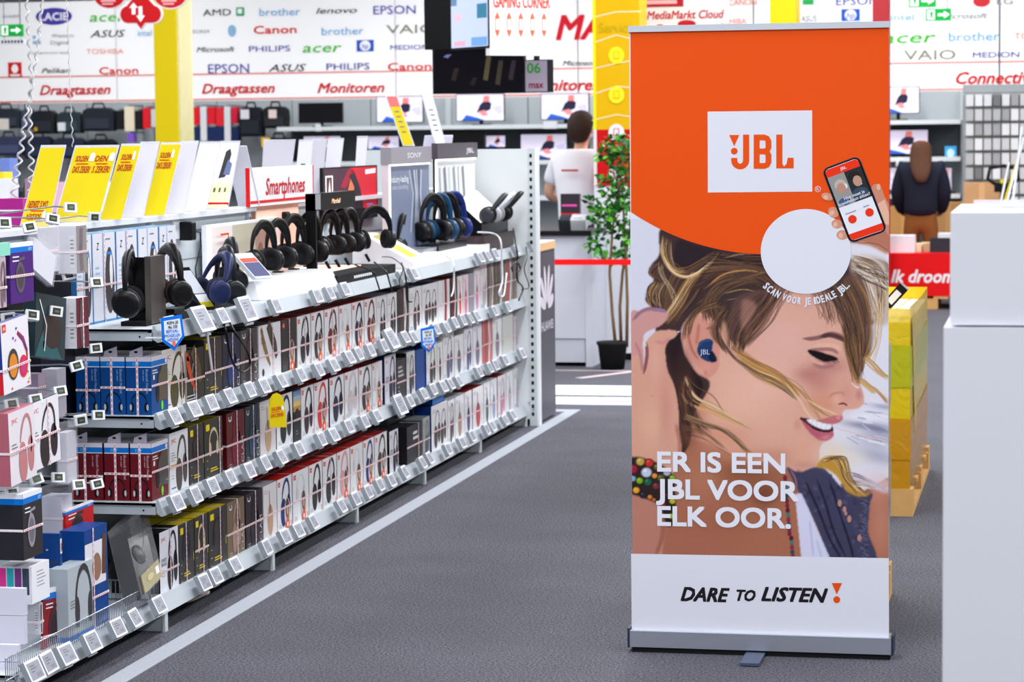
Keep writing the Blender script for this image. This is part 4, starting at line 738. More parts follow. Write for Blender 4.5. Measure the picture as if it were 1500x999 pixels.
run_row('bottom', [
 (234, 261.5, 'jvcdeep', (44, 38, 42), (236, 236, 244), (26, 24, 28), dict(h=.215, hv=.34, sidec=(24, 22, 26)), 'white DEEP BASS box with black sides'),
 (262.3, 284.5, 'jab', (52, 46, 84), DG, YT, dict(hv=None, vu=.45), 'grey box with yellow top and indigo headset picture'),
 (285.3, 305, 'jab', (214, 196, 164), DG, YT, dict(vu=.6), 'grey box with yellow top and beige headset picture'),
 (305.8, 332, 'jab', (48, 42, 46), DG, YT, dict(hv=None, vu=.62), 'grey box with yellow top and black headset picture'),
 (333, 358.5, 'clam', (176, 150, 136), (136, 118, 96), (120, 104, 86), {}, 'taupe upright-lettered headphone box'),
 (360, 385, 'clam', (44, 34, 44), (52, 40, 52), (58, 52, 58), {}, 'near-black upright-lettered headphone box'),
 (386, 405.5, 'cup', (206, 170, 142), (232, 228, 230), (196, 194, 196), dict(vu=None), 'white box with tan earcup'),
 (406.3, 427.5, 'kid', (40, 48, 132), None, RT, dict(vu=None), 'white kids box with royal blue headset picture'),
 (429, 452, 'kid', 'x', None, RT, dict(vu=None), 'white kids box with faint grey headset'),
 (453, 472, 'jbl', (44, 42, 46), None, RT, dict(vu=None), 'white orange-logo box with wide black headset picture'),
 (473, 493, 'jbl', (56, 54, 58), None, RT, dict(vu=.55, hv=.5), 'white orange-logo box with black headset and vertical tape'),
 (494, 512.5, 'kid', (236, 170, 176), None, RT, dict(vu=None), 'white kids box with pink headset picture'),
 (513.5, 531.5, 'kid', 'x', None, RT, dict(vu=None), 'white kids box with pale outline headset'),
 (532.3, 548, 'kid', (46, 50, 140), None, RT, dict(vu=None), 'white kids box with blue headset picture'),
 (549, 567, 'kid', (70, 66, 70), None, RT, dict(vu=None), 'white kids box with charcoal headset picture'),
 (570.5, 583.5, 'jvcdeep', (58, 46, 66), (226, 226, 236), BKT, dict(vu=None, h=.20, sidec=(30, 26, 34)), 'white red-lettered box with black side'),
 (619.5, 629.5, 'one', (100, 100, 104), (176, 180, 180), (150, 154, 156), dict(vu=None, h=.19), 'grey box with dark headset'),
 (632, 655, 'two', (98, 82, 80), None, (30, 80, 160), dict(vu=None, h=.23, sidec=(14, 74, 150)), 'wide white box with blue side and two headsets'),
 (656, 666, 'one', (120, 100, 104), None, None, dict(vu=None, h=.22), 'white box with looped slim headset'),
 (667, 680, 'cup', (190, 160, 140), None, None, dict(vu=None, h=.222), 'white box with beige earcup'),
 (681, 691.5, 'cup', (96, 104, 150), None, (180, 30, 40), dict(vu=None, h=.225), 'white box with slate blue earcup'),
 (692.5, 708, 'cup', (204, 90, 100), None, (180, 30, 40), dict(vu=None, h=.225, sidec=(172, 24, 36)), 'white box with rose earcup and red side'),
 (709, 718, 'cup', (96, 124, 112), None, None, dict(vu=None, h=.228), 'white box with sage green earcup'),
 (719, 728, 'cup', (170, 180, 210), None, None, dict(vu=None, h=.228), 'white box with pale blue earcup'),
 (729, 741, 'one', (220, 150, 180), None, (180, 30, 40), dict(vu=None, h=.23, sidec=(172, 24, 36)), 'white box with faint pink headset and red side'),
 (742, 751.5, 'cup', (200, 190, 206), None, None, dict(vu=None, h=.23), 'white box with faint lilac earcup'),
 (752.3, 766, 'one', (196, 180, 200), None, None, dict(vu=None, h=.232), 'plain-looking white box'),
 (767, 774, 'strip2', (120, 100, 120), (150, 138, 150), None, dict(vu=None, h=.22), 'narrow mauve grey pack')])
# big dark headset box standing across the bottom shelf, blue boxes
y0, y1 = Yof(586, -3.2, .2), Yof(618, -3.035, .2)
b = MB().box(-3.15, -3.035, y1-.30, y1, .109, .29, gloss((56, 52, 58)), front=gloss((40, 38, 44))); o = place(b, 'headphone_box', (-3.1, y1-.15, .109)); tag(o, 'large charcoal headset box standing across the bottom shelf', 'box')
b = MB(); p = Vector((-3.035, y1-.30, .109)); lines(b, p, .12, .14, 2, .12, .025, G(220), .014); tape_on(b, p, YA, ZA, XA, .3, .18, .45, .75, .1); b.build('front_print', o)
y2 = Yof(608.5, -3.035, .55)
o = place(MB().box(-3.2, -3.04, y2+.03, y2+.30, .4455, .645, mat((12, 70, 150), .4, noise=.1)), 'accessory_box', (-3.1, y2+.1, .4455)); tag(o, 'deep blue box in the gap of the middle box row', 'box')
y3 = Yof(643, -3.03, .38)
b = MB().box(-3.25, -3.03, y3-.14, y3+.10, .345, .40, mat((10, 64, 150), .4), right=mat((0, 132, 230), .4)); o = place(b, 'accessory_box', (-3.12, y3, .345)); tag(o, 'flat bright blue box lying on top of the bottom box row', 'box')

# boxes stacked three deep at the near end, narrow side to the aisle mouth
def isy(row, k, px0, px1, col, wcol, words_, z0):
    """narrow box with its picture side towards the near end"""
    yF = 8.335; q0 = ony(px0, 560 if row == 'top' else 690, yF); q1 = ony(px1, 560 if row == 'top' else 690, yF); x0, x1 = q0.x+.001, q1.x-.001; y1 = yF+.168; h = .2; w = x1-x0
    cm = gloss(col); bl = mat((0, 118, 214), .35)
    o = place(MB().box(x0, x1, yF, y1, z0, z0+h, cm, top=mat((224, 216, 226), .5)), 'headphone_box', ((x0+x1)/2, yF+.08, z0)); tag(o, words_, 'box', 'blue-banded headphone boxes at the near end')
    b = MB(); f = Vector((x0, yF, z0)); U = XA
    def q(a0, a1, b0, b1, m, l=.0006): b.add([f+XA*(a*w)+ZA*(c*h)-YA*l for a, c in ((a0, b0), (a1, b0), (a1, b1), (a0, b1))], [(0, 1, 2, 3)], m)
    q(0, 1, .83, .93, bl); q(0, 1, .82, .835, WHITE, .0008); q(0, 1, .925, 1, mat((226, 220, 230), .4), .0008); b.text('ISY', f+XA*w*.42+ZA*h*.88, XA, ZA, .011, mat((120, 210, 250), .4), wid=.026)
    b.text('Bluetooth Headset', f+XA*w*.84+ZA*h*.58, -ZA, XA, .010, mat(wcol, .5), wid=.085); b.text('on-ear', f+XA*w*.70+ZA*h*.68, -ZA, XA, .007, mat(wcol, .5), wid=.04)
    for s in (-1, 1): c = f+XA*w*(.5+s*.28)+ZA*h*.13; b.ell(c, XA, ZA, .007, .017, BLACK, lift=.0012); b.ell(c+XA*s*.005, XA, ZA, .004, .011, mat((190, 190, 196), .4), lift=.0014)
    b.strip([(w*.5+w*.33*math.cos(a), h*.16+h*.22*math.sin(a)) for a in np.linspace(0, PI, 13)], [.0025]*3+[.005]*7+[.0025]*3, f, XA, ZA, BLACK, lift=.001)
    tape_on(b, f, XA, ZA, -YA, w, h, (.42, .47, .44)[k], .45); b.build('front_print', o)
    if k == 2:
        b = MB(); p = Vector((x1, yF, z0)); W = .168
        def r(a0, a1, b0, b1, m, l=.0006): b.add([p+YA*(a*W)+ZA*(c*h)+XA*l for a, c in ((a0, b0), (a1, b0), (a1, b1), (a0, b1))], [(0, 1, 2, 3)], m)
        r(0, 1, .83, .93, bl); r(0, 1, .82, .835, WHITE, .0008); r(0, 1, .925, 1, mat((226, 220, 230), .4), .0008); b.ell(p+YA*W*.9+ZA*h*.88, YA, ZA, .010, .008, WHITE); lines(b, p, W*.06, h*.76, 2, W*.4, .009, G(230), .004)
        b.face([p+YA*W*a+ZA*h*c+XA*.0008 for a, c in ((.55, .8), (.98, .82), (.98, .2), (.3, .22), (.25, .3))], mat((60, 56, 50), .3, coat=1.)); b.ell(p+YA*W*.36+ZA*h*.36, YA, ZA, .016, .036, mat((26, 24, 26), .4), lift=.0014); b.strip([(W*.36, h*.5), (W*.45, h*.68), (W*.62, h*.8)], .010, p, YA, ZA, G(60), lift=.0014)
        b.ell(p+YA*W*.62+ZA*h*.12, YA, ZA, .011, .017, mat((110, 220, 20), .4)); r(.1, .2, .6, .68, WHITE, .001)
        tape_on(b, p, YA, ZA, XA, W, h, .5, None); b.build('side_print', o)
    if row == 'top' and k > 0 or row == 'middle':
        b = MB(); b.prism([(0, 0), (.05, 0), (.05, .036), (.004, .018)], (x0+.004, yF+.02, z0+h), XA, ZA, .001, mat((214, 206, 220), .5)); b.ell((x0+.030, yF+.02, z0+h+.016), XA, ZA, .007, .004, BLACK, lift=.0008); b.build('hang_tab', o)
zt, zm = SH['top']-.0095, SH['middle']-.0095
for k, (a, c) in enumerate(((111, 146.6), (147.2, 183.6), (184.6, 222))): isy('top', k, a, c, (0, 88, 156), (150, 190, 230), 'blue blue-banded headset box, %s of the three on the top box row' % ('innermost', 'middle one', 'outermost')[k], zt)
for k, (a, c) in enumerate(((104, 151), (153, 189.5), (191, 222.5))): isy('middle', k, a, c, (124, 22, 40), (220, 180, 190), 'dark red blue-banded headset box, %s of the three on the middle box row' % ('innermost', 'middle one', 'outermost')[k], zm)

# ------------------------------------------------------------------ electronic price tags on the rails
tb = MB().box(-.009, .009, -.046, .046, -.030, .030, mat((222, 222, 228), .5), front=mat((150, 158, 166), .4)); tb.box(-.016, -.009, -.03, .03, -.036, .024, mat((170, 176, 182), .4))
sb = MB().box(.009, .0098, -.037, .037, -.023, .023, mat((146, 148, 162), .4)); 
for k, (a, c, d) in enumerate(((-.024, .004, .012), (-.024, .012, .005), (-.024, -.006, -.003), (.002, .022, -.011))): sb.add([(.0101, a, d), (.0101, c, d), (.0101, c, d+.0022), (.0101, a, d+.0022)], [(0, 1, 2, 3)], G(90))
sb.add([(.0102, -.002, -.018), (.0102, .026, -.018), (.0102, .026, -.008), (.0102, -.002, -.008)], [(0, 1, 2, 3)], mat((130, 130, 142), .4))
body0 = None
def price_tag(px, py, row, n, s=1., tilt=27, X=-2.952):
    global body0
    q = onx(px, py, X)
    if body0 is None: body0 = tb.build('price_tag', bevel=0); sc_ = sb.build('screen', body0, local=True); o = body0
    else: o = dup(body0)
    o.location = q; o.rotation_euler = (0, -math.radians(tilt+random.uniform(-3, 3)), random.uniform(-.05, .05)); o.scale = (1, s, s*(1.1 if s > 1.2 else 1))
    tag(o, '%s price tag, %s from the near end, clipped to the %s rail' % ('large white' if s > 1.2 else 'white', ORD[n] if n < 30 else 'last', row), 'price tag', 'electronic price tags on the %s rail' % row)
TG = {
 'display shelf': [(249, 476, 1), (295, 468, 1.5), (324, 463.5, 1), (360.5, 453, 1.5), (403, 448.5, 1), (463.5, 434, 1), (482, 429.5, 1), (504, 424, 1), (588, 406, 1), (605, 401.5, 1), (702.6, 377.5, 1), (714, 375.4, 1), (724.6, 372.4, 1), (755, 366, 1), (778.6, 360.4, 1)],
 'top box row': [(254.5, 611, 1), (283, 600, 1), (308, 590.5, 1), (335, 581, 1), (364, 571.6, 1), (385.5, 566, 1), (410.7, 558.4, 1), (439.3, 549.6, 1), (465.7, 542, 1), (487.8, 535.3, 1), (511, 524, 1), (524, 518.8, 1), (541.7, 513.3, 1), (561, 506.7, 1), (572.6, 496.7, 1.5), (592.4, 494.5, 1), (604.4, 494.4, 1), (638, 482.5, 1), (652.7, 480, 1), (665, 473, 1), (677, 469, 1), (688, 466.7, 1), (697.6, 463.6, 1), (723, 456, 1), (743, 450, 1)],
 'middle box row': [(258, 736.5, 1), (285, 725.5, 1), (310, 712.5, 1), (336, 700, 1), (364, 689.6, 1), (387, 679, 1), (410.7, 670, 1), (436.8, 658.4, 1), (469.3, 644, 1), (487.5, 637.6, 1), (509.6, 625, 1), (533, 618, 1), (551, 610, 1), (585, 593, 1.5), (599.4, 588, 1), (619, 577.7, 1), (633, 571, 1), (648.4, 566.7, 1), (659, 563, 1), (671, 559, 1), (701, 545, 1), (716.4, 538.7, 1), (725, 535, 1), (739, 528, 1), (764, 518, 1), (781, 511, 1)],
 'bottom box row': [(48, 983, 1.15), (69, 971, 1.1), (96, 959, 1.1), (133, 941, 1.1), (170.6, 920, 1), (195.5, 906, 1), (231, 886.5, 1), (297.7, 853.5, 1), (314.5, 844, 1), (343, 828.6, 1), (389, 802, 1), (416.6, 786.7, 1), (435.6, 777, 1), (457.5, 765, 1), (499, 741.7, 1), (520, 731, 1), (538, 720.8, 1), (555, 710.4, 1), (572, 704, 1), (591.6, 692, 1), (617.6, 678, 1), (628, 671.4, 1), (655, 658, 1), (676, 648.7, 1), (690.4, 639, 1), (712, 629, 1), (720, 624.7, 1), (738.5, 616, 1), (750, 608.5, 1), (781, 594, 1)]}
for row, L in TG.items():
    for n, (x, y, s) in enumerate(L): price_tag(x, y, row, n, s)

# paper shields and the yellow sale tag hanging from the rails
def shield(px, py, s, lab):
    q = onx(px, py, -2.895); t = thing('paper_shield', lab, 'sign', q); zr = SH['display' if px < 400 else 'top']-.03; MB().box(-2.99, q.x-.002, q.y-.008, q.y+.008, zr-.002, zr+.002, OFFW).build('clip', t); MB().box(q.x-.006, q.x-.002, q.y-.008, q.y+.008, min(q.z, zr)-.002, max(zr, q.z+.02), OFFW).build('clip', t); b = MB(); U = Vector((.42, .9, 0)).normalized(); c = q
    P = [(-.052, .052), (.046, .058), (.058, -.018), (.008, -.062), (-.048, -.028)]
    b.prism([(a*s, d*s) for a, d in P], c, U, ZA, .0015, mat((0, 112, 224), .5)); b.prism([(a*s*.78, d*s*.78) for a, d in P], c+U.cross(ZA)*.0008, U, ZA, .0005, mat((226, 236, 248), .5)); b.build('card', t)
    b = MB(); z = c+U.cross(ZA)*.0016
    for k, (w, m) in enumerate((('KEN JE', BLACK), ('AL DE', BLACK), ('BETAAL-', mat((0, 112, 224), .5)), ('MOGELIJK-', mat((0, 112, 224), .5)), ('HEDEN?', mat((0, 112, 224), .5)))): b.text(w, z+ZA*s*(.034-.0145*k)+U*(-.0*s), U, ZA, .010*s, m, wid=.0088*s*len(w), bold=.03)
    b.ell(z-ZA*.038*s+U*.004*s, U, ZA, .009*s, .009*s, mat((240, 120, 100), .5)); b.build('lettering', t)
shield(252.5, 487, 1.0, 'blue bordered paper shield hanging from the display shelf near end')
shield(627, 497, 1.05, 'blue bordered paper shield hanging from the top box row rail far along')
q = onx(406, 601, -2.93); t = thing('sale_tag', 'bright yellow rounded sale tag hanging below the top box row rail', 'sign', q); U = Vector((.35, .94, 0)).normalized()
b = MB(); b.prism([(-.048, -.062), (.058, -.072), (.054, -.02), (.045, .03), (.026, .058), (0, .068), (-.026, .064), (-.046, .046), (-.052, .01)], q, U, ZA, .0015, YEL); b.build('card', t)
b = MB(); z = q+U.cross(ZA)*.0008; b.text('SOLDEN', z+ZA*.008-U*.008, U, ZA, .014, RED, wid=.058, bold=.03); b.text("DA'S ZEKER!", z-ZA*.018-U*.002, U, ZA, .014, RED, wid=.08, bold=.03); b.strip([(-.04, -.005), (.015, -.005)], .002, z, U, ZA, RED); b.face([z+U*a+ZA*c+U.cross(ZA)*.001 for a, c in ((.024, .012), (.026, .0), (.038, -.006), (.042, .004), (.034, .018))][::-1], WHITE); b.build('lettering', t)

# ------------------------------------------------------------------ hooks, hanging packs and the wire basket at the near end
hk = [(6, 327, 'topmost hook at the picture edge'), (43, 333, 'hook above the purple box'), (77, 321, 'hook crossing the first yellow card'), (103, 304, 'highest hook in front of the yellow cards'), (138, 318, 'hook before the third yellow card'), (100, 403, 'hook below the clear white packs'), (141, 414, 'hook beside the tall white Z boxes'),
      (12, 466, 'hook above the colourful kids box'), (47, 462, 'hook above the dark teal pack'), (82, 456, 'hook between teal and maroon packs'), (140, 510, 'hook under the display shelf edge'), (112, 536, 'hook tipped downwards left of the blue boxes'), (88, 573, 'hook above the black and white red-lettered box'), (52, 585, 'hook tipped up over the white and pink boxes'), (17, 592, 'hook above the pink headset box'),
      (118, 615, 'lower hook left of the top row shelf end'), (144, 608, 'hook just below the first blue box'), (53, 702, 'hook under the white red-lettered box'), (85, 699.5, 'hook over the red boxes left side'), (115, 710, 'hook in front of the first dark red box'), (142, 709, 'hook below the first dark red box'), (18, 722, 'lowest hook above the dark blue-banded box')]
for k, (x, y, lab) in enumerate(hk):
    q = onx(x, y, -3.10 if k not in (3, 4, 5) else -3.2); t = thing('display_hook', 'steel '+lab+' with a white price tag', 'hook', q, 'display hooks at the near end')
    rnd = random.Random(k); MB().tube([(-3.462, q.y+.02, q.z+rnd.uniform(-.03, .01)), (q.x-.06, q.y+.008, q.z+.004), (q.x, q.y, q.z)], .0028, mat((150, 156, 164), .3, metal=.6)).build('rod', t)
    n = Vector((.62, -.72, rnd.uniform(-.1, .45))).normalized(); u = Vector((n.y, -n.x, 0)).normalized()*-1; u = Vector((-n.y, n.x, 0)).normalized(); v = n.cross(u); r = rnd.uniform(-.25, .25); u, v = u*math.cos(r)+v*math.sin(r), v*math.cos(r)-u*math.sin(r)
    b = MB(); b.obox(q, u*.021, v*.016, n*.007, mat((232, 234, 238), .4)); b.obox(q-n*.012-v*.004, u*.008, v*.010, n*.006, mat((214, 218, 222), .4)); h = b.build('tag_holder', t)
    b = MB(); b.obox(q+n*.0072, u*.013, v*.0105, n*.0004, mat((64, 70, 58), .25)); b.add([q+n*.0078+u*a+v*c for a, c in ((-.006, -.004), (.008, -.004), (.008, .003), (-.006, .003))], [(0, 1, 2, 3)], mat((104, 110, 94), .3)); b.build('screen', h)
def hang(pl, pm, pr, yt, yb, X, lab, side, face, art=None, tilt=0., name='headphone_box', film=False, cat='box', tape=(.45, None), **kw):
    zb, ztp = onx(pm, yb, X).z, onx(pm, yt, X).z; y0 = Yof(pm, X, (zb+ztp)/2); y1 = Yof(pr, X, (zb+ztp)/2); xl = ony(pl, (yt+yb)/2, y0).x; h = ztp-zb; w = y1-y0; c = Vector(((xl+X)/2, (y0+y1)/2, (zb+ztp)/2))
    t = MB().box(xl, X, y0, y1, zb, ztp, gloss(face), front=gloss(side), top=gloss(kw.get('top', side))); o = place(t, name, c); tag(o, lab, cat)
    b = MB(); p = Vector((X, y0, zb)); f = Vector((xl, y0, zb)); D = X-xl; bl = mat((0, 118, 214), .35)
    def fq(a0, a1, b0, b1, m, l=.0008): b.add([p+YA*(a*w)+ZA*(q*h)+XA*l for a, q in ((a0, b0), (a1, b0), (a1, b1), (a0, b1))], [(0, 1, 2, 3)], m)
    def sq(a0, a1, b0, b1, m, l=.0008): b.add([f+XA*(a*D)+ZA*(q*h)-YA*l for a, q in ((a0, b0), (a1, b0), (a1, b1), (a0, b1))], [(0, 1, 2, 3)], m)
    if art: art(b, p, f, w, h, D, fq, sq)
    if tape[0] is not None: tape_on(b, p, YA, ZA, XA, w, h, tape[0], tape[1]); b.obox(f+XA*(D/2)+ZA*(h*tape[0])-YA*.002, XA*D/2, ZA*.0037, YA*.0004, TAPEW)
    if b.v: b.build('front_print', o)
    if film: MB().box(xl-.004, X+.004, y0-.004, y1+.004, zb-.004, ztp+.03, film_mat((240, 240, 248), .13, 'pk', 24.)).build('clear_film', o)
    if tilt: o.rotation_euler = (math.radians(tilt), 0, 0)
    return o
def a_isy(img_c):
    def f(b, p, fo, w, h, D, fq, sq):
        bl = mat((0, 118, 214), .35); fq(0, 1, .84, .93, bl); sq(0, 1, .84, .93, bl); fq(0, 1, .93, 1, WHITE); sq(0, 1, .93, 1, WHITE); b.text('ISY', p+YA*w*.86+ZA*h*.885, YA, ZA, h*.05, WHITE, wid=w*.14, lift=.0014)
        b.ell(p+YA*w*.42+ZA*h*.42, YA, ZA, w*.2, h*.26, mat(img_c, .5), lift=.0012); b.ell(p+YA*w*.42+ZA*h*.42, YA, ZA, w*.14, h*.19, mat([v*.75 for v in img_c], .5), lift=.0015); b.strip([(w*.3, h*.55), (w*.4, h*.72), (w*.62, h*.74)], .010, p, YA, ZA, mat(img_c, .5), lift=.0013); lines(b, p, w*.1, h*.77, 2, w*.4, .012, WHITE, .004); lines(b, fo, 0, 0, 0, 0, 0, WHITE)
    return f
def a_head(col, logo=None, style=hs_side, sw=.6, w_=.012, band=None):
    def f(b, p, fo, w, h, D, fq, sq):
        style(b, p, w*.62, h*.5, w*sw, h*.78, mat(col, .4), w_)
        if logo: b.text(logo, p+YA*w*.22+ZA*h*.87, YA, ZA, .014, JR, wid=w*.22)
        lines(b, p, w*.08, h*.55, 3, w*.26, .010, G(110), .003)
        if band: fq(0, 1, 0, .09, mat(band, .4)); sq(0, 1, 0, .09, mat(band, .4))
    return f
def a_label(b, p, fo, w, h, D, fq, sq): sq(.62, .9, .12, .8, G(226)); [sq(.66, .86, .2+.08*k, .235+.08*k, G(150), .0012) for k in range(7)]; b.strip([(w*.5, h*.05), (w*.4, h*.5), (w*.5, h*.95)], w*.3, p, YA, ZA, mat((96, 70, 84), .3))
WP = (222, 220, 230)
hang(8, 15, 49, 357, 446, -3.06, 'purple blue-banded headset box hanging at the near end', (78, 34, 120), (92, 40, 140), a_isy((96, 84, 96)), top=(232, 230, 238))
for a, c, d, y0, y1, X, lab in ((40, 52, 104, 404, 442, -3.30, 'dark navy filler pack added for the shade behind the purple box'), (-4, 12, 62, 446, 474, -3.28, 'black filler pack added for the shade above the colourful kids box'), (44, 60, 110, 520, 548, -3.30, 'black filler pack added for the shade below the dark teal pack'), (86, 92, 114, 536, 628, -3.32, 'black filler pack added for the shade left of the blue boxes'), (60, 68, 100, 700, 730, -3.30, 'black filler pack added for the shade above the clear pack')):  # dark filler packs stand in for shade and dark boxes behind the hooks
    hang(a, c, d, y0, y1, X, lab, (20, 22, 40), (16, 18, 34), None, tape=(None, None))
hang(40, 47, 80, 362, 408, -3.10, 'tilted clear pack with white inner box beside the purple box', WP, (232, 232, 240), None, tilt=-22, film=True, tape=(None, None))
hang(56, 61, 85, 334, 400, -3.16, 'upright clear pack with grey white box below the yellow cards', WP, (204, 204, 214), None, film=True)
hang(85, 112, 127, 331, 401, -3.16, 'white boxed headset in clear film next to the Z boxes', WP, (150, 142, 140), a_label, film=True)
hang(-12, -4, 15, 357, 376, -3.05, 'mint green box top at the picture edge', (150, 220, 200), (160, 226, 208), None, tape=(None, None))
hang(-14, -4, 9, 378, 452, -3.05, 'pinkish pack below the mint green box', (214, 196, 202), (206, 190, 198), a_head((120, 100, 110)), tape=(.4, None))
def a_kids(b, p, fo, w, h, D, fq, sq):
    fq(.04, .18, .86, .97, ORS); b.text('JBL', p+YA*w*.11+ZA*h*.915, YA, ZA, .009, WHITE, wid=w*.1, lift=.0014)
    b.ell(p+YA*w*.38+ZA*h*.38, YA, ZA, w*.2, h*.22, G(60)); b.ell(p+YA*w*.38+ZA*h*.36, YA, ZA, w*.15, h*.17, mat((224, 140, 40), .4), lift=.0014); b.ell(p+YA*w*.75+ZA*h*.3, YA, ZA, w*.16, h*.16, mat((226, 40, 80), .4)); b.ell(p+YA*w*.73+ZA*h*.3, YA, ZA, w*.09, h*.1, mat((200, 60, 130), .4), lift=.0014)
    b.strip([(w*.58, h*.8), (w*.78, h*.68), (w*.9, h*.5), (w*.9, h*.36)], [.012, .018, .014, .008], p, YA, ZA, mat((186, 40, 60), .4)); b.strip([(w*.62, h*.78), (w*.8, h*.64), (w*.92, h*.5)], .006, p, YA, ZA, mat((80, 60, 170), .4), lift=.0016)
    for k, (a, c, m) in enumerate(((.55, .86, (40, 80, 200)), (.42, .74, (40, 80, 200)), (.5, .7, (240, 90, 160)), (.9, .2, (60, 170, 60)), (.95, .1, (240, 200, 40)), (.9, .05, (240, 70, 30)), (.3, .05, (240, 90, 30)))): b.ell(p+YA*w*a+ZA*h*c, YA, ZA, w*.03, h*.018, mat(m, .5))
    sq(0, 1, 0, .3, mat((220, 40, 50), .4)); sq(0, 1, .3, 1, mat((30, 60, 150), .4), .0007)
hang(-6, 3, 43, 470, 577, -3.06, 'white kids box with colourful headset hanging at the picture edge', (30, 60, 150), (240, 238, 244), a_kids, tilt=4, tape=(.34, None))
def a_teal(b, p, fo, w, h, D, fq, sq): b.face([p+YA*w*a+ZA*h*c+XA*.001 for a, c in ((0, 0), (.9, 0), (.6, .3), (.3, .5), (.1, .2))], mat((40, 90, 98), .4)); b.ell(p+YA*w*.3+ZA*h*.2, YA, ZA, .012, .014, G(220)); b.ell(p+YA*w*.55+ZA*h*.45, YA, ZA, w*.3, h*.3, mat((50, 36, 46), .3), lift=.0014); b.strip([(w*.1, h*.9), (w*.35, h*.5), (w*.3, h*.1)], .006, p, YA, ZA, G(230), lift=.0018)
hang(34, 52, 96, 436, 530, -3.12, 'dark teal headset pack hanging in the middle of the hooks', (34, 62, 70), (52, 70, 78), a_teal, tilt=-8, tape=(None, .3))
hang(85, 112, 130, 437, 511, -3.10, 'white boxed headset with maroon front hanging under the hooks', (224, 222, 232), (110, 40, 60), a_label, tape=(.45, .5))
hang(-8, 14, 52, 603, 712, -3.06, 'pink sided headset box', (196, 120, 136), (236, 232, 238), a_head((196, 128, 132), 'JVC'), tilt=3)
hang(40, 43, 87, 590, 691, -3.08, 'white red-lettered box with glossy black headset beside the pink one', (40, 48, 84), (240, 238, 244), a_head((50, 42, 48), 'JVC'), tilt=3, tape=(.45, .62))
hang(62, 84, 97, 541, 613, -3.22, 'grey white pack hanging behind the white and pink boxes', WP, (190, 186, 196), None)
hang(84, 98, 112, 634, 709, -3.12, 'clear pack next to the dark red boxes', WP, (206, 204, 214), None, film=True)
hang(30, 56, 66, 548, 582, -3.25, 'mauve pack half hidden behind the kids box', (170, 150, 170), (186, 168, 184), None, tape=(.4, None))
hang(-4, 34, 62, 724, 822, -3.05, 'black blue-banded headset box below the lowest hook', (58, 58, 66), (66, 62, 66), a_isy((150, 146, 160)), top=(230, 230, 236), tape=(.45, None))
hang(60, 90, 106, 728, 786, -3.15, 'clear pack with white box above the blue boxes', WP, (214, 212, 222), None, film=True)
hang(92, 96, 137, 748, 790, -3.14, 'red blue-banded box lying slanted behind the blue boxes', (200, 30, 34), (206, 40, 40), a_isy((60, 50, 50)), top=(232, 230, 236), tape=(None, None))
def a_sen(b, p, fo, w, h, D, fq, sq): sq(.45, .55, .52, .54, G(220)); sq(.495, .505, .49, .57, G(220)); sq(.05, .95, .16, .2, G(60)); fq(0, .9, .42, .86, mat((226, 224, 232), .4)); b.ell(p+YA*w*.5+ZA*h*.6, YA, ZA, w*.2, h*.14, mat((150, 110, 90), .4), lift=.0014); b.strip([(w*.8, h*.5), (w*.86, h*.9)], w*.18, p, YA, ZA, mat((96, 64, 50), .4), lift=.0014)
hang(50, 88, 91, 782, 833, -3.08, 'small blue headset box, the near one of two', (8, 76, 144), (8, 76, 144), a_sen, tape=(None, None))
hang(89, 125, 158, 778, 926, -3.04, 'tall blue headset box with a white picture panel, in the basket', (8, 76, 144), (10, 80, 150), a_sen, tape=(.3, .35))
hang(73, 100, 136, 834, 945, -3.03, 'grey blue-banded box with large black headset picture in the basket', (176, 184, 192), (188, 196, 202), a_head((58, 54, 58), None, hs_front, .62, .016, (0, 110, 200)), tape=(None, None))
hang(60, 63, 100, 868, 968, -3.07, 'dark red blue-banded box leaning in the basket', (150, 20, 34), (150, 24, 36), a_isy((70, 40, 50)), tilt=-5, top=(232, 230, 236), tape=(.3, None))
def a_mix(b, p, fo, w, h, D, fq, sq): [sq(.05+.23*k, .25+.23*k, .25, .95, mat(m, .4)) for k, m in enumerate(((226, 60, 150), (40, 170, 180), (120, 60, 130), (60, 70, 90)))]; fq(0, 1, 0, 1, WHITE); lines(b, p, w*.3, h*.8, 5, w*.5, .011, G(150), .003)
hang(-3, 46, 72, 830, 886, -3.05, 'box with pink and teal picture window in the basket', (230, 228, 236), (232, 230, 238), a_mix, tape=(None, None))
def a_mail(b, p, fo, w, h, D, fq, sq): sq(.55, .72, .3, .55, G(150)); b.strip([(0, 0)], .001, p, YA, ZA, WHITE)
for k, (x, yt, yb) in enumerate(((40, 862, 902), (40, 903, 944), (30, 945, 970), (30, 971, 1004))): hang(-14, x-4, x, yt, yb, -3.03, 'white carton, %s of the stack at the picture edge' % ('top one', 'second from top', 'third from top', 'lowest visible one')[k], (226, 226, 240), (214, 214, 230), None, name='small_carton', tape=(None, None))
hang(40, 58, 63, 884, 930, -3.07, 'narrow white box behind the stack of cartons', (214, 212, 218), (220, 218, 226), a_label, name='small_carton', tape=(.4, None))
t = thing('headset_pack', 'large clear headset pack with olive card leaning on the basket edge', 'box', onx(195, 830, -3.05)); A = onx(170, 770, -3.12); B_ = onx(205, 868, -3.02)
b = MB(); u = Vector((0, .17, .03)); v = (onx(165, 775, -3.1)-onx(188, 875, -3.0))/2; c = onx(196, 820, -3.06); n = u.cross(v).normalized(); b.obox(c, u*.5, v, n*.035, mat((12, 11, 18), .2)); b.build('pack', t)
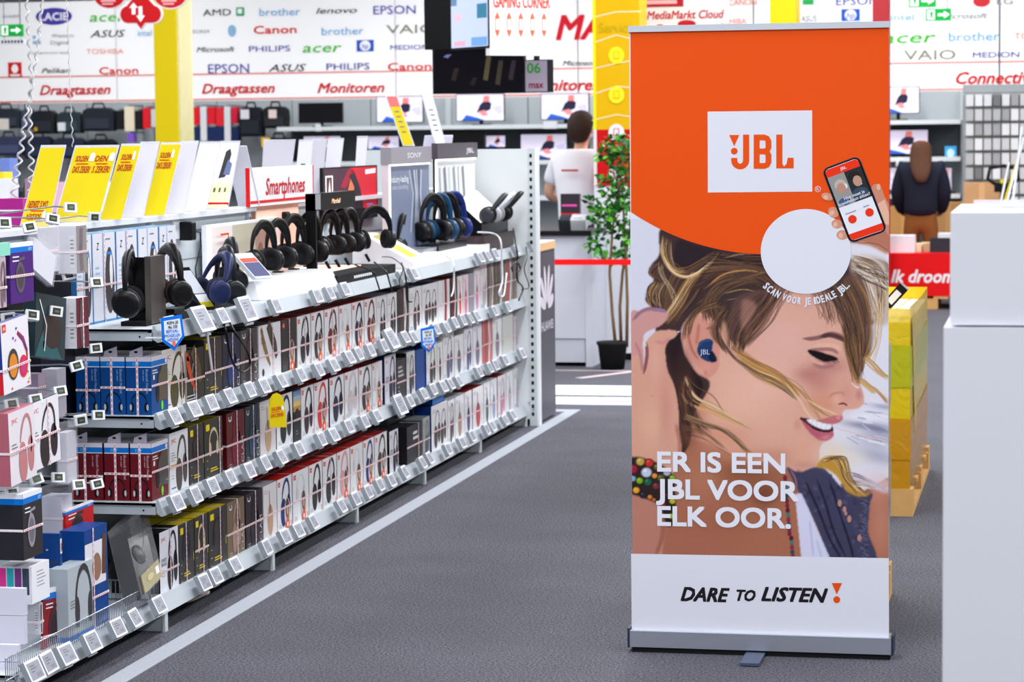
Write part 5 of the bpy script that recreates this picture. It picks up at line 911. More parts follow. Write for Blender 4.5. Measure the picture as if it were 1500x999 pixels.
b = MB(); b.obox(c-v*.72+u*.18+n*.037, u*.5, v*.26, n*.003, mat((134, 120, 64), .4)); b.ell(c-v*.7+u*.1+n*.041, u, v, .03, .012, mat((170, 156, 96), .4)); b.obox(c-v*.7+u*.5+n*.041, u*.07, v*.1, n*.001, WHITE); b.build('card', t)
b = MB(); b.lathe(c+v*.1+n*.02-u*.15, n, [(.03, 0), (.036, .008), (.034, .02), (.02, .026)], BLACK, 18); b.tube([c+v*.1-u*.15+n*.03+u*(.45*math.sin(a))+v*(.75*(1-math.cos(a))/2) for a in np.linspace(0, PI, 9)], .006, BLACK); b.build('headset', t)
MB().obox(c+n*.01+v*.12, u*.52, v*1.1, n*.045, film_mat((236, 236, 244), .08, 'pk2', 20.)).build('clear_film', t)
bk_ = thing('wire_basket', 'chrome wire basket fence along the lowest shelf at the near end', 'basket', (-2.995, 7.65, .11)); cw = mat((170, 176, 184), .25, metal=.7)
b = MB(); [b.bar((-2.9955, y, .108), (-2.9955, y, .178), .0022, cw) for y in np.arange(6.95, 8.27, .0155)]; [b.bar((x, 8.272, .108), (x, 8.272, .178), .0022, cw) for x in np.arange(-3.4, -3.0, .0155)]
o = b.build('upright_wires', bk_); o['kind'] = 'stuff'
for z in (.112, .178): MB().tube([(-3.42, 8.272, z), (-3.0, 8.272, z), (-2.9955, 8.26, z), (-2.9955, 6.95, z)], .0028, cw).build('rail_wire', bk_)

# ------------------------------------------------------------------ headphones on display
ZD = SH['display']-.0095
def headphones(lab, loc, rz, c, s=1., pad=None, tilt=0., lean=0., accent=None, wide=1.):
    t = thing('headphones', lab, 'headphones', loc, None, math.radians(rz)); t.rotation_euler = (math.radians(lean), math.radians(tilt), math.radians(rz)); t.scale = (s, s, s)
    m = mat([v*.62 for v in c] if max(c) < 60 else c, .38); pm = mat(pad or [v*.7 for v in c], .75); am = mat(accent, .25, metal=.8) if accent else m
    def hp(a, r=0.): return Vector(((.078*wide+r)*math.cos(a), 0, .085+(.105+r)*math.sin(a)))
    b = MB(); A = np.linspace(-.05, PI+.05, 21); b.tube([hp(a) for a in A], [.0055+.006*math.sin(max(0, min(PI, a))) for a in A], m, 8, sq=1.7); b.build('headband', t, local=True)
    b = MB(); b.tube([hp(a, -.011) for a in np.linspace(.7, PI-.7, 11)], [.005]+[.008]*9+[.005], pm, 8, sq=1.6); b.build('head_cushion', t, local=True)
    for sgn in (-1, 1):
        d = Vector((sgn, 0, -.14)).normalized(); o = Vector((sgn*.062*wide, 0, .052))
        b = MB(); b.lathe(o, d, [(.034, .0), (.043, .004), (.044, .018), (.038, .027), (.024, .030), (.006, .0305)], m, 22, .9); b.bar(o+d*.016+Vector((0, 0, .036)), hp(.03 if sgn > 0 else PI-.03), .010, am, .016); e = b.build('ear_cup', t, local=True)
        b = MB(); b.lathe(o+d*.0005, -d, [(.040, 0), (.045, .004), (.045, .014), (.038, .019), (.025, .018), (.02, .008)], pm, 22, .9); b.build('ear_pad', e, local=True)
    return t
def hat(lab, px, py, X, rz, c, s=1., **k): q = onx(px, py, X); q.z = max(q.z, ZD-.0) ; return headphones(lab, q, rz, c, s, **k)
BK = (26, 25, 30)
# tall white Z boxes
for k, (a, c_) in enumerate(((112, 135.5), (136, 170), (171, 202), (203, 233), (234, 259))):
    X = -3.30; zt_ = onx(a, 347-k*3.2, X).z; y0 = Yof(a, X, 1.15)+.002; y1 = Yof(c_, X, 1.15)-.002; w = y1-y0; h = onx(136, 343, X).z-ZD
    o = place(MB().box(X-.09, X, y0, y1, ZD, ZD+h, gloss((224, 224, 234)), top=gloss((90, 150, 190)), front=gloss((60, 130, 180))), 'headphone_box', (X-.04, (y0+y1)/2, ZD)); tag(o, 'tall white blue-edged headphone box, %s of five on the display shelf' % ('nearest and half hidden', 'second', 'middle one', 'fourth', 'farthest')[k], 'box', 'tall white Z boxes on the display shelf')
    b = MB(); p = Vector((X, y0, ZD)); bl = mat((50, 140, 200), .4); b.strip([(w*.46, 0), (w*.46, h)], .003, p, YA, ZA, bl); b.strip([(0, .004), (w, .004)], .007, p, YA, ZA, bl); b.strip([(.002, 0), (.002, h)], .003, p, YA, ZA, bl); b.text('Z', p+YA*w*.24+ZA*h*.86, YA, ZA, .026, BLACK, wid=.026, shear=.2)
    b.face([p+YA*w*(.74+.2*math.cos(a_))+ZA*h*(.42+.42*math.sin(a_)*(1 if math.sin(a_) > 0 else .8))+XA*.001 for a_ in np.linspace(0, 2*PI, 19)[:-1]], mat((66, 62, 66), .4)); b.face([p+YA*w*(.80+.07*math.cos(a_))+ZA*h*(.56+.2*math.sin(a_))+XA*.0014 for a_ in np.linspace(0, 2*PI, 13)[:-1]], mat((226, 226, 236), .4))
    b.strip([(w*.62, h*.77), (w*.84, h*.77)], .010, p, YA, ZA, mat((40, 130, 210), .4), lift=.0018); lines(b, p, w*.58, h*.93, 1, w*.3, .01, G(120), .004); lines(b, p, w*.12, h*.62, 2, w*.24, .02, mat((150, 190, 226), .4), .006); lines(b, p, w*.12, h*.5, 3, w*.2, .012, G(170), .002); tape_on(b, p, YA, ZA, XA, w, h, .42, .5 if k in (1, 2) else None, .09 if k in (1, 2) else 0); b.build('front_print', o)
# black stand with the two headphones at the near end
q0, q1 = ony(189, 478, 8.5), ony(218, 478, 8.5); zc = ony(200, 377, 8.5).z
t = thing('headphone_stand', 'black upright headphone stand at the near end of the display shelf', 'stand', (q1.x, 8.52, ZD))
MB().box(q0.x, q1.x, 8.5, 8.512, ZD+.012, zc, BLACK).build('back_plate', t, bevel=.003); MB().box(q1.x, q1.x+.022, 8.47, 8.62, ZD+.004, zc+.004, mat((78, 72, 70), .4)).build('side_plate', t); MB().box(q0.x, q1.x+.02, 8.42, 8.62, ZD, ZD+.016, MATT).build('base', t, bevel=.003)
hat('black over-ear headphones hung on the black stand at the near end', 190, 468, -3.13, 102, BK, 1.2, accent=None)
b = MB(); b.box(-3.16, -3.035, 8.63, 8.78, ZD, ZD+.03, MATT); b.box(-3.15, -3.05, 8.65, 8.76, ZD+.03, ZD+.045, BLACK); o = b.build('charging_base', bevel=.004); o.location = (0, 0, 0); tag(o, 'flat black charging base below the second headphones', 'stand')
o = hat('black headphones with brown inner band above the black charging base', 248, 464, -3.08, 138, (30, 27, 30), 1.15, pad=(50, 30, 24)); o.location.z += .03
hat('navy blue headphones tilted beside the yellow priced card', 299, 446, -3.10, 138, (30, 38, 78), 1.08, tilt=0, lean=26)
hat('slate black headphones with brass yoke in the middle of the near display', 331, 449, -3.07, 130, (38, 42, 50), 1.15, accent=(200, 180, 120))
o = hat('charcoal headphones hung on the white stand before the orange edged poster', 338, 430, -3.22, 126, (40, 42, 50), 1.12); 
t = thing('headphone_stand', 'white upright headphone stand before the orange edged poster', 'stand', o.location); c = o.location; b = MB(); b.box(c.x-.012, c.x+.012, c.y-.006, c.y+.006, ZD, ZD+.18, WHITE); b.box(c.x-.03, c.x+.05, c.y-.012, c.y+.04, ZD+.172, ZD+.18, WHITE); b.build('post', t); MB().box(c.x-.05, c.x+.05, c.y-.05, c.y+.05, ZD, ZD+.008, WHITE).build('base', t)
def wedge(lab, pt, pb, X, w, th, cols, name='price_card', hgt=None):
    p, q = onx(pt[0], pt[1], X-.05), onx(pb[0], pb[1], X+.02); t = thing(name, lab, 'sign', q); d = (p-q); u = Vector((.45, .89, 0)).normalized(); n = u.cross(d).normalized(); c = (p+q)/2
    MB().obox(c, u*w/2, d/2, n*th/2, cols[0]).build('holder', t)
    b = MB(); [b.obox(c+d*(a0+(a1-a0)/2)+n*(th/2+.0006), u*w*.44, d*((a1-a0)/2), n*.0005, m) for a0, a1, m in cols[1]]; b.build('card', t); return t
wedge('black sloping holder with white and yellow price card', (266, 392), (305, 452), -3.10, .065, .012, (BLACK, [(-.46, -.34, YEL), (-.34, -.15, WHITE), (-.13, .42, mat((206, 210, 220), .4))]))
wedge('white sloping price plinth with blue grey card', (353, 372), (385, 408), -3.10, .10, .02, (WHITE, [(-.42, .12, mat((84, 88, 130), .4)), (.14, .3, mat((226, 90, 70), .4))]))
q0, q1 = Yof(338, -3.12, 1.1), Yof(401, -3.12, 1.1)
t = thing('player_box', 'flat black audio box on the display shelf before the plinth', 'box', (-3.2, q0+.1, ZD)); MB().box(-3.26, -3.1, 9.25, 9.62, ZD, ZD+.062, MATT).build('case', t, bevel=.003); b = MB(); b.box(-3.0995, -3.099, 9.4, 9.56, ZD+.02, ZD+.055, mat((104, 80, 62), .3)); b.box(-3.0988, -3.0985, 9.5, 9.52, ZD+.03, ZD+.05, WHITE); b.build('label', t)
# white plinth with the four black headphones
P0, P1 = Yof(398, -3.04, 1.07), Yof(497, -3.04, 1.1)
t = thing('display_plinth', 'low white plinth carrying four black headphones in a row', 'plinth', (-3.2, (P0+P1)/2, ZD)); zp = ZD+.075
b = MB(); P = [(-3.42, P0-.02), (-3.08, P0-.02), (-3.035, P0+.12), (-3.035, P1), (-3.42, P1)]; Q = [(-3.42, P0+.0), (-3.11, P0+.0), (-3.07, P0+.12), (-3.07, P1-.02), (-3.42, P1-.02)]
b.add([(x, y, ZD) for x, y in P]+[(x, y, zp) for x, y in Q], [(4, 3, 2, 1, 0), (5, 6, 7, 8, 9)]+[(i, (i+1) % 5, 5+(i+1) % 5, 5+i) for i in range(5)], mat((226, 228, 232), .3)); b.build('plinth_body', t, bevel=.004)
for k, (x, yb) in enumerate(((386, 396), (407, 394), (430, 389), (452, 386))):
    q = onx(x, yb, -3.22); q.z = zp+.004; q.y = Yof(x, -3.22, zp+.05); headphones('black wireless headphones, %s of four on the white plinth' % ('nearest', 'second', 'third', 'farthest')[k], q, 74, (24, 23, 27), 1.12+.06*(k > 1))
    b = MB(); b.box(q.x-.02, q.x+.02, q.y-.02, q.y+.02, zp, zp+.006, BLACK); b.tube([(q.x, q.y, zp), (q.x-.02, q.y+.02, zp+.10)], .003, MATT); b.build('headphone_rest', t)
t = thing('poster_panel', 'white framed blurred poster behind the white plinth', 'poster', (-3.41, 9.9, ZD)); a, c = Yof(303, -3.41, 1.2), Yof(408, -3.41, 1.2); z1 = onx(303, 330, -3.41).z
MB().box(-3.43, -3.41, a, c, ZD, z1, WHITE).build('frame', t); b = MB(); W = c-a
for a0, a1, m in ((.07, .34, (226, 216, 214)), (.34, .66, (186, 180, 160)), (.66, .84, (176, 140, 128)), (.84, .96, (210, 176, 160))): b.box(-3.4098, -3.4095, a+W*a0, a+W*a1, ZD+.02, z1-.012, mat(m, .5))
b.box(-3.409, -3.4085, a+W*.78, a+W*.93, z1-.05, z1-.035, mat((232, 80, 40), .5)); b.ell((-3.409, a+W*.73, ZD+.12), YA, ZA, .05, .07, mat((130, 96, 84), .5)); b.build('picture', t)
yy = Yof(330, -3.39, 1.25); b = MB(); b.box(-3.392, -3.39, yy-.055, yy+.05, onx(330, 341.5, -3.39).z-.008, onx(330, 341.5, -3.39).z, ORS); b.box(-3.392, -3.39, yy+.042, yy+.05, onx(330, 384, -3.39).z, onx(330, 342, -3.39).z, ORS); o = b.build('corner_frame'); tag(o, 'orange angle frame on the blurred poster', 'frame')
# black mirrored cabinet with four headphones
C0 = Yof(463, -3.15, 1.2); cx0 = ony(448, 340, C0).x; C1 = Yof(521, -3.15, 1.3); ct = ony(450, 284, C0).z
t = thing('headphone_cabinet', 'black lit cabinet with a bronze mirrored header', 'cabinet', (-3.25, (C0+C1)/2, ZD))
MB().box(cx0, -3.15, C0, C0+.02, ZD+.04, ct, BLACK).build('side_panel', t); MB().box(-3.43, -3.425, C0+.02, C1, ZD+.04, ct, mat((236, 190, 170), .3, emit=.35)).build('back_plate', t)
b = MB(); b.box(cx0, -3.15, C0, C1, ct-.075, ct, mat((60, 50, 30), .15, metal=.9)); b.text('Marshall', (-3.149, (C0+C1)/2, ct-.038), YA, ZA, .022, mat((255, 214, 170), .4, emit=.7), wid=.14, shear=.25, bold=.02); b.box(-3.1495, -3.149, C0, C0+.08, ct-.07, ct-.002, mat((150, 152, 158), .4)); b.build('header', t)
b = MB(); b.box(-3.40, -3.16, C0+.03, C1+.12, ZD+.045, ZD+.05, mat((255, 214, 200), .4, emit=.8)); b.build('light_panel', t); b = MB(); b.box(-3.42, -3.04, C0-.05, C1+.3, ZD, ZD+.045, MATT); [b.box(-3.0399, -3.0395, C0+.22+.035*k, C0+.245+.035*k, ZD+.018, ZD+.03, WHITE) for k in range(9)]; b.build('base', t, bevel=.003)
for k, (x, c) in enumerate(((483, BK), (497, BK), (511, BK), (541, (30, 30, 36)))):
    y = Yof(x, -3.2, 1.2); headphones('black headphones with brass clips, %s in the lit cabinet' % ('nearest', 'second', 'third', 'farthest, standing loose')[k], (-3.2+.03*(k == 3), y, ZD+.10), 78 if k < 3 else 45, c, 1.08, accent=(210, 160, 70))
    MB().bar((-3.2, y, ZD+.05), (-3.22, y, ZD+.085), .012, MATT).build('headphone_peg', t)
# red and dark picture screen
t = thing('picture_screen', 'upright screen showing a dark hooded figure on red', 'screen', (-3.43, 12, 1.35)); a, c = Yof(473, -3.44, 1.4), Yof(553, -3.44, 1.4); z0, z1 = onx(480, 312, -3.44).z, onx(473, 249, -3.44).z+.01; W = c-a; H = z1-z0
MB().box(-3.455, -3.44, a, c, z0-.05, z1, MATT).build('housing', t); b = MB()
def sc(pts, m, l=1): b.face([Vector((-3.44+.0006*l, a+W*p, z0+H*q)) for p, q in pts], mat(m, .4, emit=.35))
sc([(.02, .02), (.98, .02), (.98, .97), (.02, .97)], (60, 38, 52)); sc([(.48, .97), (.98, .97), (.98, .02), (.72, .02), (.66, .5)], (204, 24, 44), 2); sc([(.3, .55), (.45, .95), (.55, .9), (.4, .5)], (150, 20, 50), 2); sc([(.4, .3), (.5, .78), (.56, .74), (.54, .3)], (210, 120, 80), 3); sc([(.46, .8), (.56, .86), (.66, .5), (.72, .02), (.5, .02), (.56, .5)], (34, 26, 36), 4)
sc([(.04, .3), (.17, .3), (.17, .82), (.04, .82)], (240, 232, 230), 3); sc([(.06, .34), (.15, .34), (.15, .78), (.06, .78)], (70, 40, 50), 4); sc([(.08, .4), (.11, .75), (.13, .4)], (240, 232, 230), 5); sc([(.76, .8), (.96, .82), (.96, .93), (.76, .91)], (240, 232, 236), 3); sc([(.78, .08), (.9, .08), (.9, .12), (.78, .12)], (150, 140, 220), 3)
b.build('picture', t)
# white wedge, bronze headphones, clear case, tall cabinets
W0, W1 = Yof(552, -3.06, 1.08), Yof(624, -3.06, 1.08)
t = thing('display_plinth', 'white sloping plinth with a yellow price strip', 'plinth', (-3.2, W0+.2, ZD)); W0 = 12.15; b = MB(); P = [(-3.36, ZD), (-3.045, ZD), (-3.045, ZD+.03), (-3.30, ZD+.17), (-3.36, ZD+.17)]
b.add([(x, y, z) for y in (W0, W0+.34) for x, z in P], [(0, 1, 2, 3, 4), (9, 8, 7, 6, 5)]+[(i, 5+i, 5+(i+1) % 5, (i+1) % 5) for i in range(5)], mat((236, 228, 230), .35)); b.build('plinth_body', t, bevel=.004); b = MB(); b.obox((-3.135, W0+.15, ZD+.0805), (0, .07, 0), (.05, 0, -.0275), (.0006, 0, .0012), mat((196, 186, 30), .4)); b.obox((-3.235, W0+.15, ZD+.1355), (0, .07, 0), (.04, 0, -.022), (.0006, 0, .0012), mat((170, 160, 60), .4)); b.build('card', t)
headphones('dark headphones with gold yoke leaning beside the grey-headed cabinet', (-3.26, 12.62, ZD+.03), 100, (34, 30, 32), 1.15, accent=(210, 160, 90), lean=10)
def cab(lab, px0, pm, px1, yt, X, hc, hh, txt, body, side, bright, extra=None, tall=.0):
    y0 = Yof(pm, X, 1.35); y1 = Yof(px1, X, 1.35); xl = ony(px0, 250, y0).x; zt = onx(pm, yt, X).z; t = thing('display_cabinet', lab, 'cabinet', ((xl+X)/2, (y0+y1)/2, ZD)); W = y1-y0
    MB().box(xl, X-.012, y0, y1, ZD, zt-hh, mat(side, .4), right=mat(body, .3)).build('body', t); b = MB(); b.box(xl-.004, X+.004, y0-.004, y1+.004, zt-hh, zt, mat(hc, .4)); b.text(txt, (X+.0045, y0+W*(.55 if txt == 'SONY' else .8), zt-hh/2), YA, ZA, hh*.32, WHITE, wid=W*(.34 if txt == 'SONY' else .2), bold=.03); b.build('header', t)
    b = MB(); b.box(X-.012, X-.002, y0+.01, y1-.01, zt-hh-.008, zt-hh, mat((255, 252, 246), .4, emit=2.2)); b.box(X-.012, X-.004, y0+.005, y0+.012, ZD+.1, zt-hh, mat((255, 252, 246), .4, emit=1.6)); b.build('light_strip', t)
    return t, y0, y1, xl, zt
t, y0, y1, xl, zt = cab('tall pale grey headphone cabinet with grey header', 559, 573, 632, 216, -3.22, (150, 146, 156), .085, 'SONY', (120, 130, 156), (222, 206, 216), 1)
b = MB(); X = -3.2315; b.text('Industry-leading', (X, y0+.22, zt-.16), YA, ZA, .034, mat((236, 240, 248), .4), wid=.36, bold=.02); b.text('noise cancelling', (X, y0+.22, zt-.20), YA, ZA, .026, mat((200, 206, 222), .4), wid=.34, bold=.01)
for k in range(6): b.strip([(.42+.05*k, -.1), (.50+.03*k, -.22), (.44+.05*k, -.42)], .03, (X, y0, zt-.02), YA, ZA, mat(((170, 178, 196), (100, 110, 138), (190, 196, 210))[k % 3], .3), lift=.0004*(k+1))
b.build('poster', t)
t, y0, y1, xl, zt = cab('black display cabinet with white lit inside', 634, 641, 699, 210, -3.20, (84, 78, 86), .085, 'JBL', (226, 228, 232), (20, 18, 22), 2)
b = MB(); [b.strip([(.10+.11*k, -.13), (.12+.11*k+.02*(k % 2), -.30)], .035+.02*(k % 2), (-3.2115, y0, zt), YA, ZA, mat(((170, 172, 180), (120, 122, 130), (196, 206, 214), (140, 144, 152))[k % 4], .3), lift=.0005) for k in range(6)]; b.build('poster', t)
t = thing('clear_case', 'clear acrylic case on the shelf in front of the grey-headed cabinet', 'case', (-3.14, Yof(640, -3.14, 1.1), ZD)); y = Yof(622, -3.1, 1.1)
MB().box(-3.26, -3.1, y, y+.42, ZD+.002, ZD+.02, mat((150, 146, 156), .4)).build('base', t); MB().box(-3.25, -3.11, y+.02, y+.40, ZD+.02, ZD+.075, film_mat((226, 230, 240), .4, 'case', 6.)).build('cover', t)
t = thing('display_tray', 'low white tray stretching along the far display shelf', 'tray', (-3.1, 12.6, ZD)); MB().box(-3.16, -3.03, Yof(628, -3.05, 1.1), Yof(712, -3.05, 1.1), ZD, ZD+.05, WHITE).build('tray_body', t, bevel=.003)
BN = [(634, (30, 30, 36)), (643, (24, 70, 110)), (653, (26, 26, 30)), (664, (24, 44, 120))]
for k, (x, c) in enumerate(BN): headphones('%s headphones, %s in the round row before the white-lit cabinet' % (('black', 'teal blue', 'matt black', 'bright navy')[k], ORD[k]), (-3.16, Yof(x, -3.16, 1.25), ZD+.085), 66, c, 1.3, accent=None)
t = thing('display_riser', 'black riser under the round row of headphones', 'riser', (-3.16, Yof(655, -3.16, 1.2), ZD)); MB().box(-3.22, -3.1, Yof(626, -3.16, 1.1), Yof(668, -3.16, 1.1), ZD, ZD+.08, BLACK).build('riser_body', t)
R0, R1 = 13.72, 14.50
t = thing('display_riser', 'dark brown riser at the far end of the display shelf', 'riser', (-3.2, (R0+R1)/2, ZD)); MB().box(-3.40, -3.04, R0, R1, ZD, ZD+.095, mat((74, 60, 62), .4)).build('riser_body', t, bevel=.003)
t = thing('sloping_display', 'black sloping display with bright lit top by the end panel', 'display', (-3.2, 14.1, ZD+.1)); b = MB(); a = 13.74; P = [(-3.30, ZD+.096), (-3.06, ZD+.096), (-3.06, ZD+.16), (-3.25, ZD+.335), (-3.30, ZD+.335)]
b.add([(x, y, z) for y in (a, 14.44) for x, z in P], [(0, 1, 2, 3, 4), (9, 8, 7, 6, 5)]+[(i, 5+i, 5+(i+1) % 5, (i+1) % 5) for i in range(5)], BLACK); b.build('display_body', t)
b = MB(); b.obox((-3.155, 14.09, ZD+.2495), (0, .34, 0), (.088, 0, -.081), (.0006, 0, .0007), mat((255, 250, 240), .3, emit=.8)); b.build('light_panel', t)
for k, (x, c, pd) in enumerate(((703, (60, 60, 66), (24, 24, 28)), (724, (206, 210, 220), (150, 150, 160)), (754, (36, 34, 40), (20, 20, 24)))):
    y = (13.86, 14.08, 14.30)[k]; headphones('%s headphones lying on the sloping lit display' % ('dark grey', 'silver white', 'black')[k], (-3.085, y, ZD+.165), 96, c, 1.05, pad=pd, lean=40)

# ------------------------------------------------------------------ leaning cards and signs along the top ledge
def lsign(tl, tr, yt, bl, br, yb, m, lab, txt=None, flip=False, edge=None, pic=None, XR=-3.40, name='leaning_card', back=.17):
    zb = 1.3925; Y = Yof(br, XR, zb); xl = ony(bl, yb, Y).x; Y2 = Y+back; zt = ony(tr, yt, Y2).z; x0 = ony(tl, yt, Y2).x; x1 = ony(tr, yt, Y2).x
    A, B, C, D = Vector((xl, Y, zb)), Vector((XR, Y, zb)), Vector((x1, Y2, zt)), Vector((x0, Y2, zt)); n = (B-A).cross(D-A).normalized()
    t = thing(name, lab, 'sign', (A+B)/2); b = MB(); th = .003; b.add([A, B, C, D]+[p-n*th for p in (A, B, C, D)], [(0, 1, 2, 3), (7, 6, 5, 4), (0, 4, 5, 1), (1, 5, 6, 2), (2, 6, 7, 3), (3, 7, 4, 0)], film_mat((228, 230, 240), .6, 'acr2')); b.build('acrylic_holder', t)
    def L(a, c, l=.001): return A*(1-a)*(1-c)+B*a*(1-c)+C*a*c+D*(1-a)*c+n*l
    b = MB(); b.face([L(.03, .01), L(.97, .01), L(.97, .965), L(.03, .965)], m); w = (B-A).length; H = (D-A).length
    if txt:
        u = (C-D).normalized(); v = (L(.5, .9)-L(.5, .1)).normalized()
        if flip: u, v = -u, -v
        for a, part in txt:
            c1, c2 = (.82, .68) if not flip else (.12, .27); s = .38 if len(txt) > 1 else .66
            b.text(part[0], L(a-.05, c1, .002), u, v, .025, mat((176, 20, 16), .5), wid=w*s*.72, bold=.02, shear=.15); b.text(part[1], L(a, c2, .002), u, v, .028, mat((176, 20, 16), .5), wid=w*s, bold=.02, shear=.15); b.strip([(-w*s*.4, 0), (w*s*.3, 0)], .004, L(a, (c1+c2)/2, .002), u, v, RED); b.face([L(a+s*.42+i, c1+j+.02, .0025) for i, j in ((-.05, -.05), (.06, -.06), (.07, .03), (.02, .06), (-.04, .04))], WHITE)
    if pic: pic(b, L)
    b.build('card', t); return t
cg = mat((206, 204, 216), .35); cw_ = mat((228, 228, 238), .35)
S2 = ('SOLDEN', "DA'S ZEKER!")
lsign(60, 97, 212, 28, 72, 322, YEL, 'nearest yellow sale card, its lettering upside down', [(.45, S2)], flip=True)
lsign(110, 175, 212, 78, 145, 318, YEL, 'widest yellow sale card, lettering printed twice', [(.30, S2), (.74, ('DEN', 'S ZEKER!'))])
lsign(178, 208, 210, 146, 178, 315, YEL, 'third yellow sale card, with a glare across the lettering', [(.5, S2)])
lsign(206, 234, 207, 178, 210, 314, cg, 'pale lilac card between the third and fourth yellow cards')
lsign(236, 267, 208, 209, 241, 312, YEL, 'fourth and farthest yellow sale card', [(.42, S2)])
lsign(266, 291, 206, 241, 270, 310, cg, 'pale card just behind the farthest yellow one')
lsign(293, 324, 207, 268, 302, 306, cw_, 'whitish card beside the phone poster')
def ppic(b, L): b.face([L(a, c, .002) for a, c in ((.35, .45), (.62, .47), (.7, .8), (.6, .88), (.42, .84))], G(60)); b.face([L(a, c, .003) for a, c in ((.52, .5), (.8, .5), (.82, .66), (.6, .72))], mat((104, 116, 160), .4)); b.face([L(a, c, .0025) for a, c in ((.02, .02), (.95, .02), (.95, .4), (.02, .36))], mat((236, 230, 190), .4)); [b.face([L(x+a, .28+c, .004) for a, c in ((-.04, -.03), (.04, -.03), (.04, .03), (-.04, .03))], mat((90, 110, 40), .5)) for x in (.3, .52, .74)]; b.strip([(-.06, 0), (.06, 0)], .012, L(.45, .08, .003), XA, ZA, RED)
lsign(323, 352, 206, 296, 334, 300, cw_, 'white folded stand-up card with a phone picture', pic=ppic)
lsign(386, 433, 204, 380, 421, 243, cg, 'wide blank clear card behind the Smartphones sign', XR=-3.47, back=.05); lsign(438, 459, 204, 428, 452, 243, cw_, 'narrow clear card with a tiny phone picture behind the Smartphones sign', XR=-3.47, back=.05, pic=lambda b, L: b.face([L(a, c, .002) for a, c in ((.3, .1), (.6, .1), (.6, .6), (.3, .6))], G(90)))
lsign(457, 479, 203, 449, 470, 243, cg, 'clear card right of the tiny phone picture', XR=-3.47, back=.05); lsign(480, 504, 202, 471, 494, 246, cw_, 'last clear card before the picture screen', XR=-3.47, back=.05); lsign(523, 539, 199, 517, 533, 240, cw_, 'single pale card standing above the picture screen', XR=-3.47, back=.05)
q = onx(352, 206, -3.44); t = thing('leaning_card', 'rear flap of the folded card, sloping the other way', 'sign', (q.x, q.y, 1.392)); a0, a1 = Yof(350, -3.44, 1.66), Yof(376, -3.42, 1.4); b = MB(); b.obox((-3.455, (a0+a1)/2, (1.66+1.395)/2), (.05, 0, 0), (0, (a1-a0)/2, -.132), (0, .0015, .001), cw_); b.build('card', t)
# Smartphones board
a, c = Yof(366, -3.41, 1.5), Yof(459, -3.41, 1.5); z0, z1 = onx(366, 299, -3.41).z, onx(366, 246, -3.41).z
t = thing('category_sign', 'white and red sign board reading Smartphones on the gondola top', 'sign', (-3.42, (a+c)/2, 1.392)); MB().box(-3.43, -3.41, a, c, 1.393, z1, mat((234, 234, 240), .4), front=RED).build('board', t)
b = MB(); b.text('Smartphones', (-3.4095, (a+c)/2+.04, (z0+z1)/2-.006), YA, ZA, .075, mat((196, 20, 30), .5), wid=(c-a)*.62, bold=.03, shear=.2); b.strip([(0, .006), (c-a, .006)], .012, (-3.4095, a, z0), YA, ZA, RED); b.box(-3.409, -3.4085, c-.012, c, z0, z1, RED); b.build('lettering', t)
# long cards leaning over the cabinets
for lab, p, q_, m, s in (('long yellow and pink price strip leaning above the grey-headed cabinet', (573, 140), (599, 214), YEL, 1), ('long white price strip leaning above the white-lit cabinet', (625, 137), (645, 212), WHITE, 2)):
    A, B = onx(*p, -3.28), onx(*q_, -3.28); A.y = B.y+.02; A = ony(p[0], p[1], A.y); t = thing('leaning_strip', lab, 'sign', B); b = MB(); u = Vector((.9, .43, 0)).normalized(); b.obox((A+B)/2, u*.032, (B-A)/2, u.cross(B-A).normalized()*.0015, film_mat((228, 230, 240), .6, 'acr2')); b.build('acrylic_holder', t)
    b = MB(); n = u.cross(B-A).normalized(); n = n if n.y < 0 else -n; b.obox((A+B)/2+n*.002, u*.026, (B-A)*.48, n*.0004, m)
    if s == 1: b.obox(A+(B-A)*.12+n*.003, u*.026, (B-A)*.1, n*.0004, mat((226, 110, 110), .5))
    [b.obox(A+(B-A)*(.32+.1*k)+n*.003, u*.012, (B-A)*.012, n*.0004, G(120)) for k in range(5)]; b.build('card', t)
a = onx(640, 212, -3.25); o = MB().obox(onx(642, 206, -3.3), (.05, .12, 0), (0, .02, .028), (-.002, 0, .002), mat((170, 168, 186), .4)); o = place(o, 'leaning_card', a); tag(o, 'grey clear card lying tilted on top of the white-lit cabinet', 'sign')

# ------------------------------------------------------------------ plugs, sockets, cables
t = thing('wall_socket', 'white socket with a black plug adapter above the display shelf', 'socket', onx(262, 335, -3.455)); c = t.location.copy(); MB().obox(c-YA*.02, (.006, 0, 0), (0, .06, 0), (0, 0, .04), OFFW).build('plate', t); MB().obox(c+XA*.03+YA*.02-ZA*.01, (.028, 0, 0), (0, .03, 0), (0, 0, .038), BLACK).build('adapter', t, bevel=.006); MB().tube([c+XA*.04+YA*.05-ZA*.01, c+XA*.05+YA*.12-ZA*.02, c+XA*.05+YA*.12-ZA*.08, c+XA*.06+YA*.02-ZA*.16, (c.x+.08, c.y-.02, ZD+.04)], .0032, BLACK).build('lead', t)
t = thing('wall_socket', 'double socket with dark plugs above the four headphones', 'socket', onx(402, 318, -3.455)); c = t.location.copy(); MB().obox(c, (.006, 0, 0), (0, .08, 0), (0, 0, .035), OFFW).build('plate', t); MB().obox(c+XA*.03+YA*.05-ZA*.01, (.024, 0, 0), (0, .035, 0), (0, 0, .033), MATT).build('plug', t, bevel=.01)
